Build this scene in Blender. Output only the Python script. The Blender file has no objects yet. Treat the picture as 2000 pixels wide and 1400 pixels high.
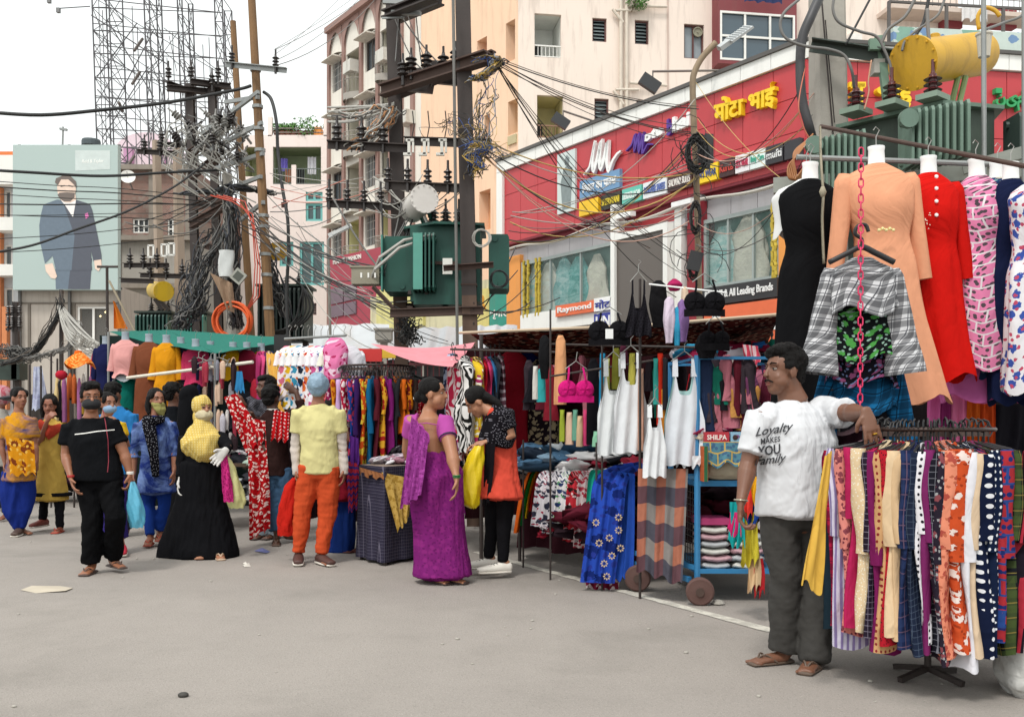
import bpy, math, random
import numpy as np
from mathutils import Vector, Matrix
random.seed(7); rng=np.random.RandomState(7)
SC=bpy.context.scene
# ---------- camera, sky, sun, exposure
F=1950.0; HY=820.0; CZ=1.27
cam=bpy.data.cameras.new('camera'); camo=bpy.data.objects.new('camera',cam); SC.collection.objects.link(camo)
camo.location=(0,0,CZ); camo.rotation_euler=(math.pi/2,0,0); cam.sensor_width=36; cam.lens=36*F/2000; cam.shift_y=(HY-700)/2000
cam.clip_start=.05; cam.clip_end=2000; SC.camera=camo
W=bpy.data.worlds.new('World'); SC.world=W; W.use_nodes=True
wn=W.node_tree.nodes; wl=W.node_tree.links; wn.clear()
SUN_EL=math.radians(58); SUN_AZ=math.radians(-150)
sky=wn.new('ShaderNodeTexSky'); sky.sky_type='NISHITA'; sky.sun_disc=False; sky.sun_elevation=SUN_EL; sky.sun_rotation=SUN_AZ; sky.dust_density=4; sky.air_density=1.5
hsv=wn.new('ShaderNodeHueSaturation'); hsv.inputs['Saturation'].default_value=.12; wl.new(sky.outputs[0],hsv.inputs['Color'])
bg1=wn.new('ShaderNodeBackground'); bg1.inputs[1].default_value=.05; wl.new(hsv.outputs[0],bg1.inputs[0])
bg2=wn.new('ShaderNodeBackground'); bg2.inputs[0].default_value=(.955,1.0,.985,1); bg2.inputs[1].default_value=.80   # the even white overcast
ad=wn.new('ShaderNodeAddShader'); wl.new(bg1.outputs[0],ad.inputs[0]); wl.new(bg2.outputs[0],ad.inputs[1])
wo=wn.new('ShaderNodeOutputWorld'); wl.new(ad.outputs[0],wo.inputs[0])
sl=bpy.data.lights.new('sun','SUN'); sl.energy=1.5; sl.angle=math.radians(10); sl.color=(1,.97,.92)
so=bpy.data.objects.new('sun',sl); SC.collection.objects.link(so)
_sd=Vector((math.cos(SUN_EL)*math.sin(math.radians(-25)),-math.cos(SUN_EL)*math.cos(math.radians(-25)),math.sin(SUN_EL)))
so.rotation_euler=_sd.to_track_quat('Z','Y').to_euler(); so.location=(0,0,30)
SC.view_settings.view_transform='Standard'; SC.view_settings.look='None'; SC.view_settings.gamma=1; SC.view_settings.exposure=.32
try: SC.view_settings.use_curve_mapping=False
except Exception: pass
SC.cycles.use_denoising=True; SC.cycles.max_bounces=5; SC.cycles.diffuse_bounces=3; SC.cycles.glossy_bounces=2; SC.cycles.transparent_max_bounces=8
SC.render.use_persistent_data=False
# ---------- measuring: a photograph pixel at a known distance -> the place in the street
def P(px,py,d): return Vector(((px-1000)/F*d, d, CZ+(HY-py)/F*d))
def G(px,py,z=0.0):
    d=F*(CZ-z)/(py-HY); return Vector(((px-1000)/F*d,d,z))
def S(h):
    h=h.lstrip('#'); c=[int(h[i:i+2],16)/255 for i in (0,2,4)]
    return tuple((x/12.92 if x<=.04045 else ((x+.055)/1.055)**2.4) for x in c)
def V(*a): return Vector(a)
# ---------- mesh builder
WLOC={}
class M:
    def __init__(s): s.v=[]; s.f=[]; s.uv=[]; s.mi=[]
    def add(s,vs,fs,mi=0,uv=None):
        b=len(s.v); s.v.extend([tuple(x) for x in vs])
        s.uv.extend(uv if uv is not None else [(x[0],x[2]) for x in s.v[b:]])
        for f in fs: s.f.append(tuple(i+b for i in f)); s.mi.append(mi)
        return s
    def box(s,c,d,rz=0,mi=0):
        c=Vector(c); ca,sa=math.cos(rz),math.sin(rz); vs=[]
        for z in (-1,1):
            for x,y in ((-1,-1),(1,-1),(1,1),(-1,1)):
                X=x*d[0]/2; Y=y*d[1]/2; vs.append((c.x+X*ca-Y*sa,c.y+X*sa+Y*ca,c.z+z*d[2]/2))
        return s.add(vs,[(3,2,1,0),(4,5,6,7),(0,1,5,4),(1,2,6,5),(2,3,7,6),(3,0,4,7)],mi)
    def beam(s,a,b,w,h=None,mi=0,up=(0,0,1)):
        a=Vector(a); b=Vector(b); h=h or w; t=(b-a).normalized(); u=Vector(up)
        if abs(t.dot(u))>.95: u=Vector((0,1,0))
        x=t.cross(u).normalized(); y=x.cross(t).normalized(); vs=[]
        for p in (a,b):
            for i,j in ((-1,-1),(1,-1),(1,1),(-1,1)): vs.append(p+x*(i*w/2)+y*(j*h/2))
        return s.add(vs,[(3,2,1,0),(4,5,6,7),(0,1,5,4),(1,2,6,5),(2,3,7,6),(3,0,4,7)],mi)
    def ibeam(s,a,b,w,h,t=.012,mi=0):
        a=Vector(a); b=Vector(b); n=(b-a).normalized(); u=Vector((0,0,1)) if abs(n.z)<.9 else Vector((0,1,0))
        x=n.cross(u).normalized(); y=x.cross(n).normalized()
        s.beam(a,b,t,h-2*t,mi); 
        for k in (-1,1): s.beam(a+y*k*(h/2-t/2),b+y*k*(h/2-t/2),w,t,mi)
        return s
    def tube(s,pts,r,n=6,mi=0,cap=True):
        pts=[Vector(p) for p in pts]; m=len(pts); rs=r if isinstance(r,(list,tuple)) else [r]*m; vs=[]; pu=None; L=0; uv=[]
        for i,p in enumerate(pts):
            t=(pts[min(i+1,m-1)]-pts[max(i-1,0)]);
            if t.length<1e-9: t=Vector((0,0,1))
            t.normalize()
            if pu is None:
                u=Vector((0,0,1)) if abs(t.z)<.9 else Vector((1,0,0)); pu=t.cross(u).normalized()
            x=(pu-t*pu.dot(t)); x=x.normalized() if x.length>1e-6 else t.orthogonal().normalized(); y=t.cross(x); pu=x
            if i: L+=(p-pts[i-1]).length
            for k in range(n):
                a=2*math.pi*k/n; vs.append(p+(x*math.cos(a)+y*math.sin(a))*rs[i]); uv.append((k/n*.3,L))
        fs=[(i*n+k,i*n+(k+1)%n,(i+1)*n+(k+1)%n,(i+1)*n+k) for i in range(m-1) for k in range(n)]
        if cap: fs+= [tuple(range(n-1,-1,-1)),tuple((m-1)*n+k for k in range(n))]
        return s.add(vs,fs,mi,uv)
    def lathe(s,c,prof,n=16,axis=(0,0,1),mi=0):
        c=Vector(c); A=Vector(axis).normalized(); X=A.orthogonal().normalized(); Y=A.cross(X); vs=[]; m=len(prof)
        for r,h in prof:
            for k in range(n):
                a=2*math.pi*k/n; vs.append(c+A*h+(X*math.cos(a)+Y*math.sin(a))*r)
        fs=[(i*n+k,i*n+(k+1)%n,(i+1)*n+(k+1)%n,(i+1)*n+k) for i in range(m-1) for k in range(n)]
        fs+=[tuple(range(n-1,-1,-1)),tuple((m-1)*n+k for k in range(n))]
        return s.add(vs,fs,mi)
    def prism(s,poly,z0,z1,mi=0):   # poly: ccw xy list
        n=len(poly); vs=[(p[0],p[1],z0) for p in poly]+[(p[0],p[1],z1) for p in poly]
        return s.add(vs,[tuple(range(n-1,-1,-1)),tuple(range(n,2*n))]+[(k,(k+1)%n,n+(k+1)%n,n+k) for k in range(n)],mi)
    def grid(s,fn,nu,nv,mi=0,wrap=False):
        vs=[];uv=[]
        for j in range(nv+1):
            for i in range(nu+(0 if wrap else 1)):
                p,q=fn(i/nu,j/nv); vs.append(p); uv.append(q)
        w=nu if wrap else nu+1
        fs=[(j*w+i,j*w+(i+1)%w,(j+1)*w+(i+1)%w,(j+1)*w+i) for j in range(nv) for i in range(nu)]
        return s.add(vs,fs,mi,uv)
    def quad(s,a,b,c,d,mi=0): return s.add([a,b,c,d],[(0,1,2,3)],mi)
    def xf(s,m,start=0):
        s.v[start:]=[tuple(m@Vector(v)) for v in s.v[start:]]; return s
    def build(s,name,mats,parent=None,smooth=False,ang=None,kind=None,label=None):
        me=bpy.data.meshes.new(name); a=np.array(s.v,dtype=float).reshape(-1,3)
        if parent is not None: org=WLOC[parent.name]
        else: org=Vector(((a[:,0].min()+a[:,0].max())/2,(a[:,1].min()+a[:,1].max())/2,a[:,2].min()))
        a=a-np.array(org); me.from_pydata(a.tolist(),[],s.f)
        for m_ in (mats if isinstance(mats,(list,tuple)) else [mats]): me.materials.append(m_)
        if len(me.materials)>1: me.polygons.foreach_set('material_index',s.mi)
        li=np.empty(len(me.loops),dtype=np.int32); me.loops.foreach_get('vertex_index',li)
        ul=me.uv_layers.new(name='UVMap'); ul.data.foreach_set('uv',np.array(s.uv,dtype=np.float32)[li].ravel())
        me.polygons.foreach_set('use_smooth',[bool(smooth or ang)]*len(me.polygons))
        if ang: me.set_sharp_from_angle(angle=math.radians(ang))
        me.update(); o=bpy.data.objects.new(name,me); SC.collection.objects.link(o)
        if parent is not None: o.parent=parent; WLOC[o.name]=org
        else: o.location=org; WLOC[o.name]=Vector(org)
        if kind: o['kind']=kind
        if label: o['label']=label
        return o
def tag(o,label,cat,group=None):
    o['label']=label; o['category']=cat
    if group: o['group']=group
    return o
def thing(name,label,cat,loc,group=None):
    o=bpy.data.objects.new(name,None); SC.collection.objects.link(o); o.location=loc; o.empty_display_size=.1
    WLOC[o.name]=Vector(loc); return tag(o,label,cat,group)
# ---------- noise helpers
def nz(co,fr,seed,n=5):
    r=np.random.RandomState(seed); co=np.asarray(co,dtype=float)*np.array(fr); out=np.zeros(len(co))
    w=np.stack([np.sin(co@r.normal(size=3)*.7+r.uniform(0,6)) for _ in range(3)],1)*.8
    c=co+w
    for k in range(n):
        d=r.normal(size=3); d/=np.linalg.norm(d); out+=np.sin(c@d*(1.2+.9*k)+r.uniform(0,6))/(1+.35*k)
    return out/2.2
# ---------- materials
MC={}
def _tc(nt,uv):
    t=nt.nodes.new('ShaderNodeTexCoord')
    if uv: return t.outputs['UV']
    s=nt.nodes.new('ShaderNodeSeparateXYZ'); nt.links.new(t.outputs['Object'],s.inputs[0])
    a=nt.nodes.new('ShaderNodeMath'); a.operation='MULTIPLY_ADD'; nt.links.new(s.outputs[1],a.inputs[0]); a.inputs[1].default_value=.6; nt.links.new(s.outputs[0],a.inputs[2])
    c=nt.nodes.new('ShaderNodeCombineXYZ'); nt.links.new(a.outputs[0],c.inputs[0]); nt.links.new(s.outputs[2],c.inputs[1]); return c.outputs[0]
def _m(nt,op,a,b=None,c=None):
    n=nt.nodes.new('ShaderNodeMath'); n.operation=op
    for i,x in enumerate((a,b,c)):
        if x is None: continue
        if isinstance(x,(int,float)): n.inputs[i].default_value=x
        else: nt.links.new(x,n.inputs[i])
    return n.outputs[0]
def _mix(nt,f,a,b,bt='MIX'):
    n=nt.nodes.new('ShaderNodeMix'); n.data_type='RGBA'; n.blend_type=bt
    for i,x in ((0,f),(6,a),(7,b)):
        if isinstance(x,(int,float)): n.inputs[i].default_value=x
        elif isinstance(x,tuple): n.inputs[i].default_value=(x[0],x[1],x[2],1)
        else: nt.links.new(x,n.inputs[i])
    return n.outputs[2]
def _noise(nt,vec,sc,det=3,rough=.55,dist=0):
    n=nt.nodes.new('ShaderNodeTexNoise'); n.inputs['Scale'].default_value=sc; n.inputs['Detail'].default_value=det; n.inputs['Roughness'].default_value=rough; n.inputs['Distortion'].default_value=dist
    if vec is not None: nt.links.new(vec,n.inputs['Vector'])
    return n.outputs['Fac']
def _new(key):
    m=bpy.data.materials.new(key if isinstance(key,str) else '_'.join(str(k) for k in key)[:55]); m.use_nodes=True
    return m,m.node_tree,m.node_tree.nodes['Principled BSDF']
def _bump(nt,b,h,st,dist=.01):
    n=nt.nodes.new('ShaderNodeBump'); n.inputs['Strength'].default_value=st; n.inputs['Distance'].default_value=dist; nt.links.new(h,n.inputs['Height']); nt.links.new(n.outputs[0],b.inputs['Normal'])
def mat(col,rough=.7,metal=0,var=.18,sc=3,bump=.15,bsc=None,streak=0,dirt=None,key=None):
    k=('m',col,rough,metal,var,sc,bump,streak,dirt)
    if k in MC: return MC[k]
    m,nt,b=_new(key or ('mat',col)); c=S(col) if isinstance(col,str) else col
    t=nt.nodes.new('ShaderNodeTexCoord').outputs['Object']
    n1=_noise(nt,t,sc,5,.6); f=_m(nt,'MULTIPLY_ADD',n1,2*var,1-var)
    out=_mix(nt,1.0,c,(1,1,1),'MULTIPLY')
    g=nt.nodes.new('ShaderNodeCombineXYZ'); [nt.links.new(f,g.inputs[i]) for i in range(3)]
    out=_mix(nt,1.0,c,g.outputs[0],'MULTIPLY')
    if streak or dirt:
        mp=nt.nodes.new('ShaderNodeMapping'); nt.links.new(t,mp.inputs[0]); mp.inputs['Scale'].default_value=(3,3,.35) if streak else (1,1,1)
        n2=_noise(nt,mp.outputs[0],1.6 if streak else 2.5,6,.65)
        fac=_m(nt,'MULTIPLY',_m(nt,'SMOOTHSTEP' if False else 'SUBTRACT',n2,.5),(streak or .5)*6); cl=nt.nodes.new('ShaderNodeClamp'); nt.links.new(fac,cl.inputs[0]); cl.inputs[2].default_value=min(1,(streak or .5)*1.6)
        out=_mix(nt,cl.outputs[0],out,S(dirt or '#6b6255'))
    nt.links.new(out,b.inputs['Base Color']); b.inputs['Roughness'].default_value=rough; b.inputs['Metallic'].default_value=metal
    if bump: _bump(nt,b,_noise(nt,t,bsc or sc*8,4,.6),bump,.01)
    MC[k]=m; return m
def fab(col,kind='plain',c2=None,c3=None,s=1.0,uv=True,rough=.85,wr=.5):
    k=('f',col,kind,c2,c3,s,uv,rough,wr)
    if k in MC: return MC[k]
    m,nt,b=_new(('cloth',col.strip('#'),kind)); v=_tc(nt,uv); dk=lambda h: tuple(x*.84 for x in S(h)); c=dk(col); a=dk(c2) if c2 else (.7,.7,.7); d=dk(c3) if c3 else a
    sp=nt.nodes.new('ShaderNodeSeparateXYZ'); nt.links.new(v,sp.inputs[0]); X,Y=sp.outputs[0],sp.outputs[1]
    def st(x,fr,th,ph=0): return _m(nt,'GREATER_THAN',_m(nt,'FRACT',_m(nt,'MULTIPLY_ADD',x,fr,ph)),th)
    def vor(sc,rnd=1,feat='F1',ph=0):
        n=nt.nodes.new('ShaderNodeTexVoronoi'); n.voronoi_dimensions='2D'; n.feature=feat; n.inputs['Scale'].default_value=sc; n.inputs['Randomness'].default_value=rnd
        mp=nt.nodes.new('ShaderNodeMapping'); nt.links.new(v,mp.inputs[0]); mp.inputs['Location'].default_value=(ph,ph*.7,0); nt.links.new(mp.outputs[0],n.inputs['Vector']); return n.outputs['Distance']
    out=_mix(nt,0.0,c,c)
    if kind=='stripes': out=_mix(nt,st(X,18*s,.55),out,a)
    elif kind=='hstripes': out=_mix(nt,st(Y,16*s,.6),out,a)
    elif kind=='plaid':
        out=_mix(nt,_m(nt,'MULTIPLY',st(X,9*s,.5),.6),out,a); out=_mix(nt,_m(nt,'MULTIPLY',st(Y,9*s,.5,.3),.6),out,a); out=_mix(nt,_m(nt,'MULTIPLY',_m(nt,'MAXIMUM',st(X,9*s,.93,.6),st(Y,9*s,.93,.1)),.9),out,d)
    elif kind=='grid': out=_mix(nt,_m(nt,'MAXIMUM',st(X,22*s,.91),st(Y,22*s,.91)),out,a)
    elif kind=='dots': out=_mix(nt,_m(nt,'LESS_THAN',vor(20*s,.12),.23),out,a)
    elif kind=='beads': out=_mix(nt,_m(nt,'LESS_THAN',vor(34*s,.9),.17),out,a)
    elif kind=='floral':
        nn=_noise(nt,v,60*s,2); dd=_m(nt,'ADD',vor(13*s),_m(nt,'MULTIPLY_ADD',nn,.5,-.25)); out=_mix(nt,_m(nt,'LESS_THAN',dd,.3),out,a)
        out=_mix(nt,_m(nt,'LESS_THAN',_m(nt,'ADD',vor(20*s,1,'F1',3.3),_m(nt,'MULTIPLY_ADD',nn,.4,-.2)),.2),out,d)
    elif kind=='tie':
        n1=_noise(nt,v,5*s,4,.7,1.2); r=_m(nt,'MULTIPLY_ADD',_m(nt,'SUBTRACT',n1,.5),4.5,.4); cl=nt.nodes.new('ShaderNodeClamp'); nt.links.new(r,cl.inputs[0]); out=_mix(nt,cl.outputs[0],out,a)
    elif kind=='zebra':
        w=nt.nodes.new('ShaderNodeTexWave'); w.inputs['Scale'].default_value=9*s; w.inputs['Distortion'].default_value=14; w.inputs['Detail'].default_value=1; nt.links.new(v,w.inputs['Vector']); out=_mix(nt,_m(nt,'GREATER_THAN',w.outputs['Fac'],.5),out,a)
    elif kind=='squares':
        n=nt.nodes.new('ShaderNodeTexBrick'); n.inputs['Scale'].default_value=6*s; n.inputs['Mortar Size'].default_value=.035; n.inputs['Brick Width'].default_value=.7; n.inputs['Row Height'].default_value=.5; nt.links.new(v,n.inputs['Vector'])
        out=_mix(nt,n.outputs['Fac'],out,a); out=_mix(nt,_m(nt,'LESS_THAN',_m(nt,'ADD',vor(24*s),_m(nt,'MULTIPLY',n.outputs['Fac'],2)),.3),out,d)
    elif kind=='lace': out=_mix(nt,_m(nt,'LESS_THAN',vor(30*s,1,'DISTANCE_TO_EDGE'),.08),out,a)
    elif kind=='check':
        out=_mix(nt,st(X,5*s,.5),out,a); out=_mix(nt,_m(nt,'MULTIPLY',st(Y,2.6*s,.5),.75),out,d)
    n1=_noise(nt,v,7,4,.6); f=_m(nt,'MULTIPLY_ADD',n1,.3,.85); g=nt.nodes.new('ShaderNodeCombineXYZ'); [nt.links.new(f,g.inputs[i]) for i in range(3)]
    out=_mix(nt,1.0,out,g.outputs[0],'MULTIPLY'); nt.links.new(out,b.inputs['Base Color']); b.inputs['Roughness'].default_value=rough
    b.inputs['Specular IOR Level'].default_value=.06
    if wr:
        mp=nt.nodes.new('ShaderNodeMapping'); nt.links.new(v,mp.inputs[0]); mp.inputs['Scale'].default_value=(1.5,.6,1); _bump(nt,b,_noise(nt,mp.outputs[0],13,2,.5,.35),wr*.8,.022)
    MC[k]=m; return m
def glass(col='#3a4a52',rough=.08,trans=0):
    k=('g',col,rough,trans)
    if k in MC: return MC[k]
    m,nt,b=_new(('glass',col)); b.inputs['Base Color'].default_value=(*S(col),1); b.inputs['Roughness'].default_value=rough; b.inputs['Specular IOR Level'].default_value=.8
    if trans: b.inputs['Alpha'].default_value=1-trans
    MC[k]=m; return m
def emis(col,e=1):
    m,nt,b=_new(('lamp',col)); b.inputs['Emission Color'].default_value=(*S(col),1); b.inputs['Emission Strength'].default_value=e; return m
# ---------- lettering laid on a plane
import os
FONTS={}
_fd=os.path.join(bpy.utils.resource_path('LOCAL'),'datafiles','fonts')
TC={}
def text_vf(body,bold=0,spc=1.0):
    k=(body,bold,spc)
    if k in TC: return TC[k]
    cu=bpy.data.curves.new('t','FONT'); cu.body=body; cu.size=1; cu.offset=bold; cu.resolution_u=2; cu.space_character=spc
    o=bpy.data.objects.new('t',cu); SC.collection.objects.link(o); dg=bpy.context.evaluated_depsgraph_get(); dg.update()
    me=bpy.data.meshes.new_from_object(o.evaluated_get(dg)); vs=np.array([v.co[:] for v in me.vertices]); fs=[tuple(p.vertices) for p in me.polygons]
    bpy.data.objects.remove(o); bpy.data.curves.remove(cu); bpy.data.meshes.remove(me)
    if len(vs)==0: vs=np.zeros((3,3)); fs=[]
    lo=vs.min(0); hi=vs.max(0); vs=(vs-lo)/np.maximum(hi-lo,1e-6); TC[k]=(vs,fs,(hi-lo)[0]/max(1e-6,(hi-lo)[1])); return TC[k]
def lettering(m,body,a,b,c,d,th=.02,mi=0,bold=0,shear=0,spc=1.0):
    """a lower-left, b lower-right, c upper-right, d upper-left (world); letters stand th proud"""
    vs,fs,_=text_vf(body,bold,spc); a,b,c,d=[Vector(x) for x in (a,b,c,d)]; n=(b-a).cross(d-a).normalized()
    from collections import Counter
    out=[]; 
    for x,y,z in vs:
        x=x*(1-shear)+shear*y
        p=a*(1-x)*(1-y)+b*x*(1-y)+c*x*y+d*(1-x)*y; out.append(p+n*th)
    k=len(out); m.add(out,fs,mi)
    ec=Counter()
    for f in fs:
        for i in range(len(f)): ec[(f[i],f[(i+1)%len(f)])]+=1
    sd=[(i,j) for (i,j) in ec if (j,i) not in ec]
    m.add(out+[p-n*(th+.004) for p in out],[(j,i,i+k,j+k) for i,j in sd],mi)
# ================= THE SETTING
def ground_mat():
    m,nt,b=_new('street_ground'); t=nt.nodes.new('ShaderNodeTexCoord').outputs['Object']
    big=_noise(nt,t,.35,6,.6,.4); mid=_noise(nt,t,2.2,6,.65); fine=_noise(nt,t,70,3,.7); grit=_noise(nt,t,260,2,.6)
    c=_mix(nt,big,S('#8c8580'),S('#aca39b')); c=_mix(nt,_m(nt,'MULTIPLY',mid,.5),c,S('#7c766f'))
    sp=nt.nodes.new('ShaderNodeSeparateXYZ'); nt.links.new(t,sp.inputs[0])
    # dusty, sandy verge far to the left
    dd=_m(nt,'ADD',_m(nt,'MULTIPLY_ADD',sp.outputs[0],-.55,_m(nt,'MULTIPLY',sp.outputs[1],.45)),_m(nt,'MULTIPLY_ADD',mid,2.4,-8.0))
    cl=nt.nodes.new('ShaderNodeClamp'); nt.links.new(dd,cl.inputs[0]); dust=_mix(nt,mid,S('#a08b76'),S('#bda994'))
    c=_mix(nt,_m(nt,'MULTIPLY',cl.outputs[0],.8),c,dust)
    v=nt.nodes.new('ShaderNodeTexVoronoi'); v.inputs['Scale'].default_value=95; nt.links.new(t,v.inputs['Vector'])
    st=_m(nt,'LESS_THAN',v.outputs['Distance'],.22); c=_mix(nt,_m(nt,'MULTIPLY',st,.35),c,S('#c3bdb3'))
    c=_mix(nt,_m(nt,'MULTIPLY',_m(nt,'GREATER_THAN',fine,.6),.3),c,S('#5b5854'))
    # soft dark stains, specks and tyre marks
    w=_noise(nt,t,.55,5,.7,.2); sm=nt.nodes.new('ShaderNodeMapRange'); sm.interpolation_type='SMOOTHSTEP'; nt.links.new(w,sm.inputs[0]); sm.inputs[1].default_value=.48; sm.inputs[2].default_value=.72; c=_mix(nt,_m(nt,'MULTIPLY',sm.outputs[0],.4),c,S('#6a665f')); sp3=_noise(nt,t,38,4,.75); c=_mix(nt,_m(nt,'MULTIPLY',_m(nt,'GREATER_THAN',sp3,.62),.3),c,S('#625e59')); o2=_noise(nt,t,14,5,.8); c=_mix(nt,_m(nt,'MULTIPLY',_m(nt,'GREATER_THAN',o2,.66),.35),c,S('#b9b1a6'))
    tr=nt.nodes.new('ShaderNodeMapping'); tr.inputs['Rotation'].default_value=(0,0,.45); tr.inputs['Scale'].default_value=(1.1,.08,1); nt.links.new(t,tr.inputs[0]); tn=_noise(nt,tr.outputs[0],1.6,4,.6); c=_mix(nt,_m(nt,'MULTIPLY',tn,.28),c,S('#6f6a63'))
    nt.links.new(c,b.inputs['Base Color']); b.inputs['Roughness'].default_value=.92
    _bump(nt,b,_m(nt,'ADD',_m(nt,'MULTIPLY',grit,.4),_m(nt,'ADD',fine,_m(nt,'MULTIPLY',v.outputs['Distance'],-.6))),.45,.006); return m
m=M(); 
def gf(u,v):
    y=-12+ (v**2)*260; x=(u-.5)*(60+v*400); return (x,y,0),(x,y)
m.grid(gf,30,40); g=m.build('ground',ground_mat(),kind='structure'); 
# painted edge line, worn
def line_mat():
    m,nt,b=_new('worn_road_paint'); t=nt.nodes.new('ShaderNodeTexCoord').outputs['Object']; n=_noise(nt,t,9,6,.75); f=_m(nt,'GREATER_THAN',n,.5)
    c=_mix(nt,_m(nt,'MULTIPLY',f,.55),S('#c9c4b8'),S('#969189')); nt.links.new(c,b.inputs['Base Color']); b.inputs['Roughness'].default_value=.9; return m
m=M(); A=G(930,1078); B=G(1620,1262); dr=(B-A).normalized(); nrm=Vector((-dr.y,dr.x,0)); rr=random.Random(3)
K=60; L=(B-A).length; vs=[]
for i in range(K+1):
    p=A+dr*(L*i/K); w=.045+rr.uniform(-.008,.008); vs+= [p+nrm*w+V(0,0,.004),p-nrm*w+V(0,0,.004)]
m.add(vs,[(2*i,2*i+1,2*i+3,2*i+2) for i in range(K)]); m.build('road_markings',line_mat(),kind='structure')
# ---------- facade tools
class Fac:
    def __init__(s,ax,da,bx,db):
        s.A=Vector(((ax-1000)/F*da,da,0)); s.B=Vector(((bx-1000)/F*db,db,0)); s.U=(s.B-s.A).normalized(); s.n=Vector((s.U.y,-s.U.x,0)); s.L=(s.B-s.A).length
        s.rz=math.atan2(s.U.y,s.U.x)
    def hit(s,px,py,off=0):
        O=s.A+s.n*off; dx=(px-1000)/F; den=dx*s.U.y-s.U.x   # O.x+u Ux = t dx ; O.y+u Uy = t
        u=(O.x-dx*O.y)/den; t=O.y+u*s.U.y; return u,CZ+(HY-py)/F*t
    def pt(s,u,z,off=0): p=s.A+s.U*u+s.n*off; return Vector((p.x,p.y,z))
    def rect(s,x0,y0,x1,y1,off=0):
        xm=(x0+x1)/2; return s.hit(x0,y0,off)[0],s.hit(x1,y0,off)[0],s.hit(xm,y1,off)[1],s.hit(xm,y0,off)[1]
    def box(s,m,u0,u1,z0,z1,o0,o1,mi=0):
        """box on the facade between offsets o0 (inner) and o1 (outer)"""
        c=s.pt((u0+u1)/2,(z0+z1)/2,(o0+o1)/2); m.box(c,(abs(u1-u0),abs(o1-o0),abs(z1-z0)),s.rz,mi)
def wall(fc,m,u0,u1,z0,z1,ops,th=.2,mi=0):
    us=sorted({u0,u1,*[o[0] for o in ops],*[o[1] for o in ops]}); zs=sorted({z0,z1,*[o[2] for o in ops],*[o[3] for o in ops]})
    us=[u for u in us if u0-1e-6<=u<=u1+1e-6]; zs=[z for z in zs if z0-1e-6<=z<=z1+1e-6]
    for a,b in zip(us,us[1:]):
        for c,d in zip(zs,zs[1:]):
            if any(o[0]-1e-6<=a and b<=o[1]+1e-6 and o[2]-1e-6<=c and d<=o[3]+1e-6 for o in ops): continue
            m.quad(fc.pt(a,c),fc.pt(b,c),fc.pt(b,d),fc.pt(a,d),mi)
    for o in ops:
        t=o[4] if len(o)>4 else th; a,b,c,d=o[:4]
        for (p,q) in (((a,c),(a,d)),((b,d),(b,c)),((b,c),(a,c)),((a,d),(b,d))):
            m.quad(fc.pt(*p),fc.pt(*p,-t),fc.pt(*q,-t),fc.pt(*q),mi)
def body(fc,m,u0,u1,z0,z1,dep,mi=0):
    """the two sides, back and roof behind a facade wall"""
    m.quad(fc.pt(u0,z0,-dep),fc.pt(u0,z0),fc.pt(u0,z1),fc.pt(u0,z1,-dep),mi); m.quad(fc.pt(u1,z0),fc.pt(u1,z0,-dep),fc.pt(u1,z1,-dep),fc.pt(u1,z1),mi)
    m.quad(fc.pt(u1,z0,-dep),fc.pt(u0,z0,-dep),fc.pt(u0,z1,-dep),fc.pt(u1,z1,-dep),mi); m.quad(fc.pt(u0,z1),fc.pt(u1,z1),fc.pt(u1,z1,-dep),fc.pt(u0,z1,-dep),mi)
def win(fc,r,par,fm,gm,nx=2,ny=1,th=.2,fw=.05,louvre=False,bars=None):
    u0,u1,z0,z1=r[:4]; m=M()
    for a,b,c,d in ((u0,u0+fw,z0,z1),(u1-fw,u1,z0,z1),(u0+fw,u1-fw,z1-fw,z1),(u0+fw,u1-fw,z0,z0+fw)): fc.box(m,a,b,c,d,-th,-th+.06)
    for i in range(1,nx): x=u0+(u1-u0)*i/nx; fc.box(m,x-fw/2,x+fw/2,z0+fw,z1-fw,-th,-th+.05)
    for i in range(1,ny): z=z0+(z1-z0)*i/ny; fc.box(m,u0+fw,u1-fw,z-fw/2,z+fw/2,-th,-th+.047)
    o=m.build('window',fm,par)
    if louvre:
        m=M(); n=max(3,int((z1-z0)/.11))
        for i in range(n):
            z=z0+(z1-z0)*(i+.5)/n; a=fc.pt(u0+fw,z-.03,-th+.05); b=fc.pt(u1-fw,z-.03,-th+.05); c=fc.pt(u1-fw,z+.04,-th-.02); d=fc.pt(u0+fw,z+.04,-th-.02); m.quad(a,b,c,d)
        m.build('louvre',gm,o,kind='stuff')
    m=M(); m.quad(fc.pt(u0,z0,-th-.03),fc.pt(u1,z0,-th-.03),fc.pt(u1,z1,-th-.03),fc.pt(u0,z1,-th-.03)); m.build('pane',glass('#20262a') if louvre else gm,o)
    if bars:
        m=M(); n=int((u1-u0)/.13)
        for i in range(1,n): x=u0+(u1-u0)*i/n; m.tube([fc.pt(x,z0,.03),fc.pt(x,z1,.03)],.009,4)
        for i in range(1,4): z=z0+(z1-z0)*i/4; m.tube([fc.pt(u0,z,.03),fc.pt(u1,z,.03)],.009,4)
        m.build('grille',bars,o)
    return o
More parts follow.
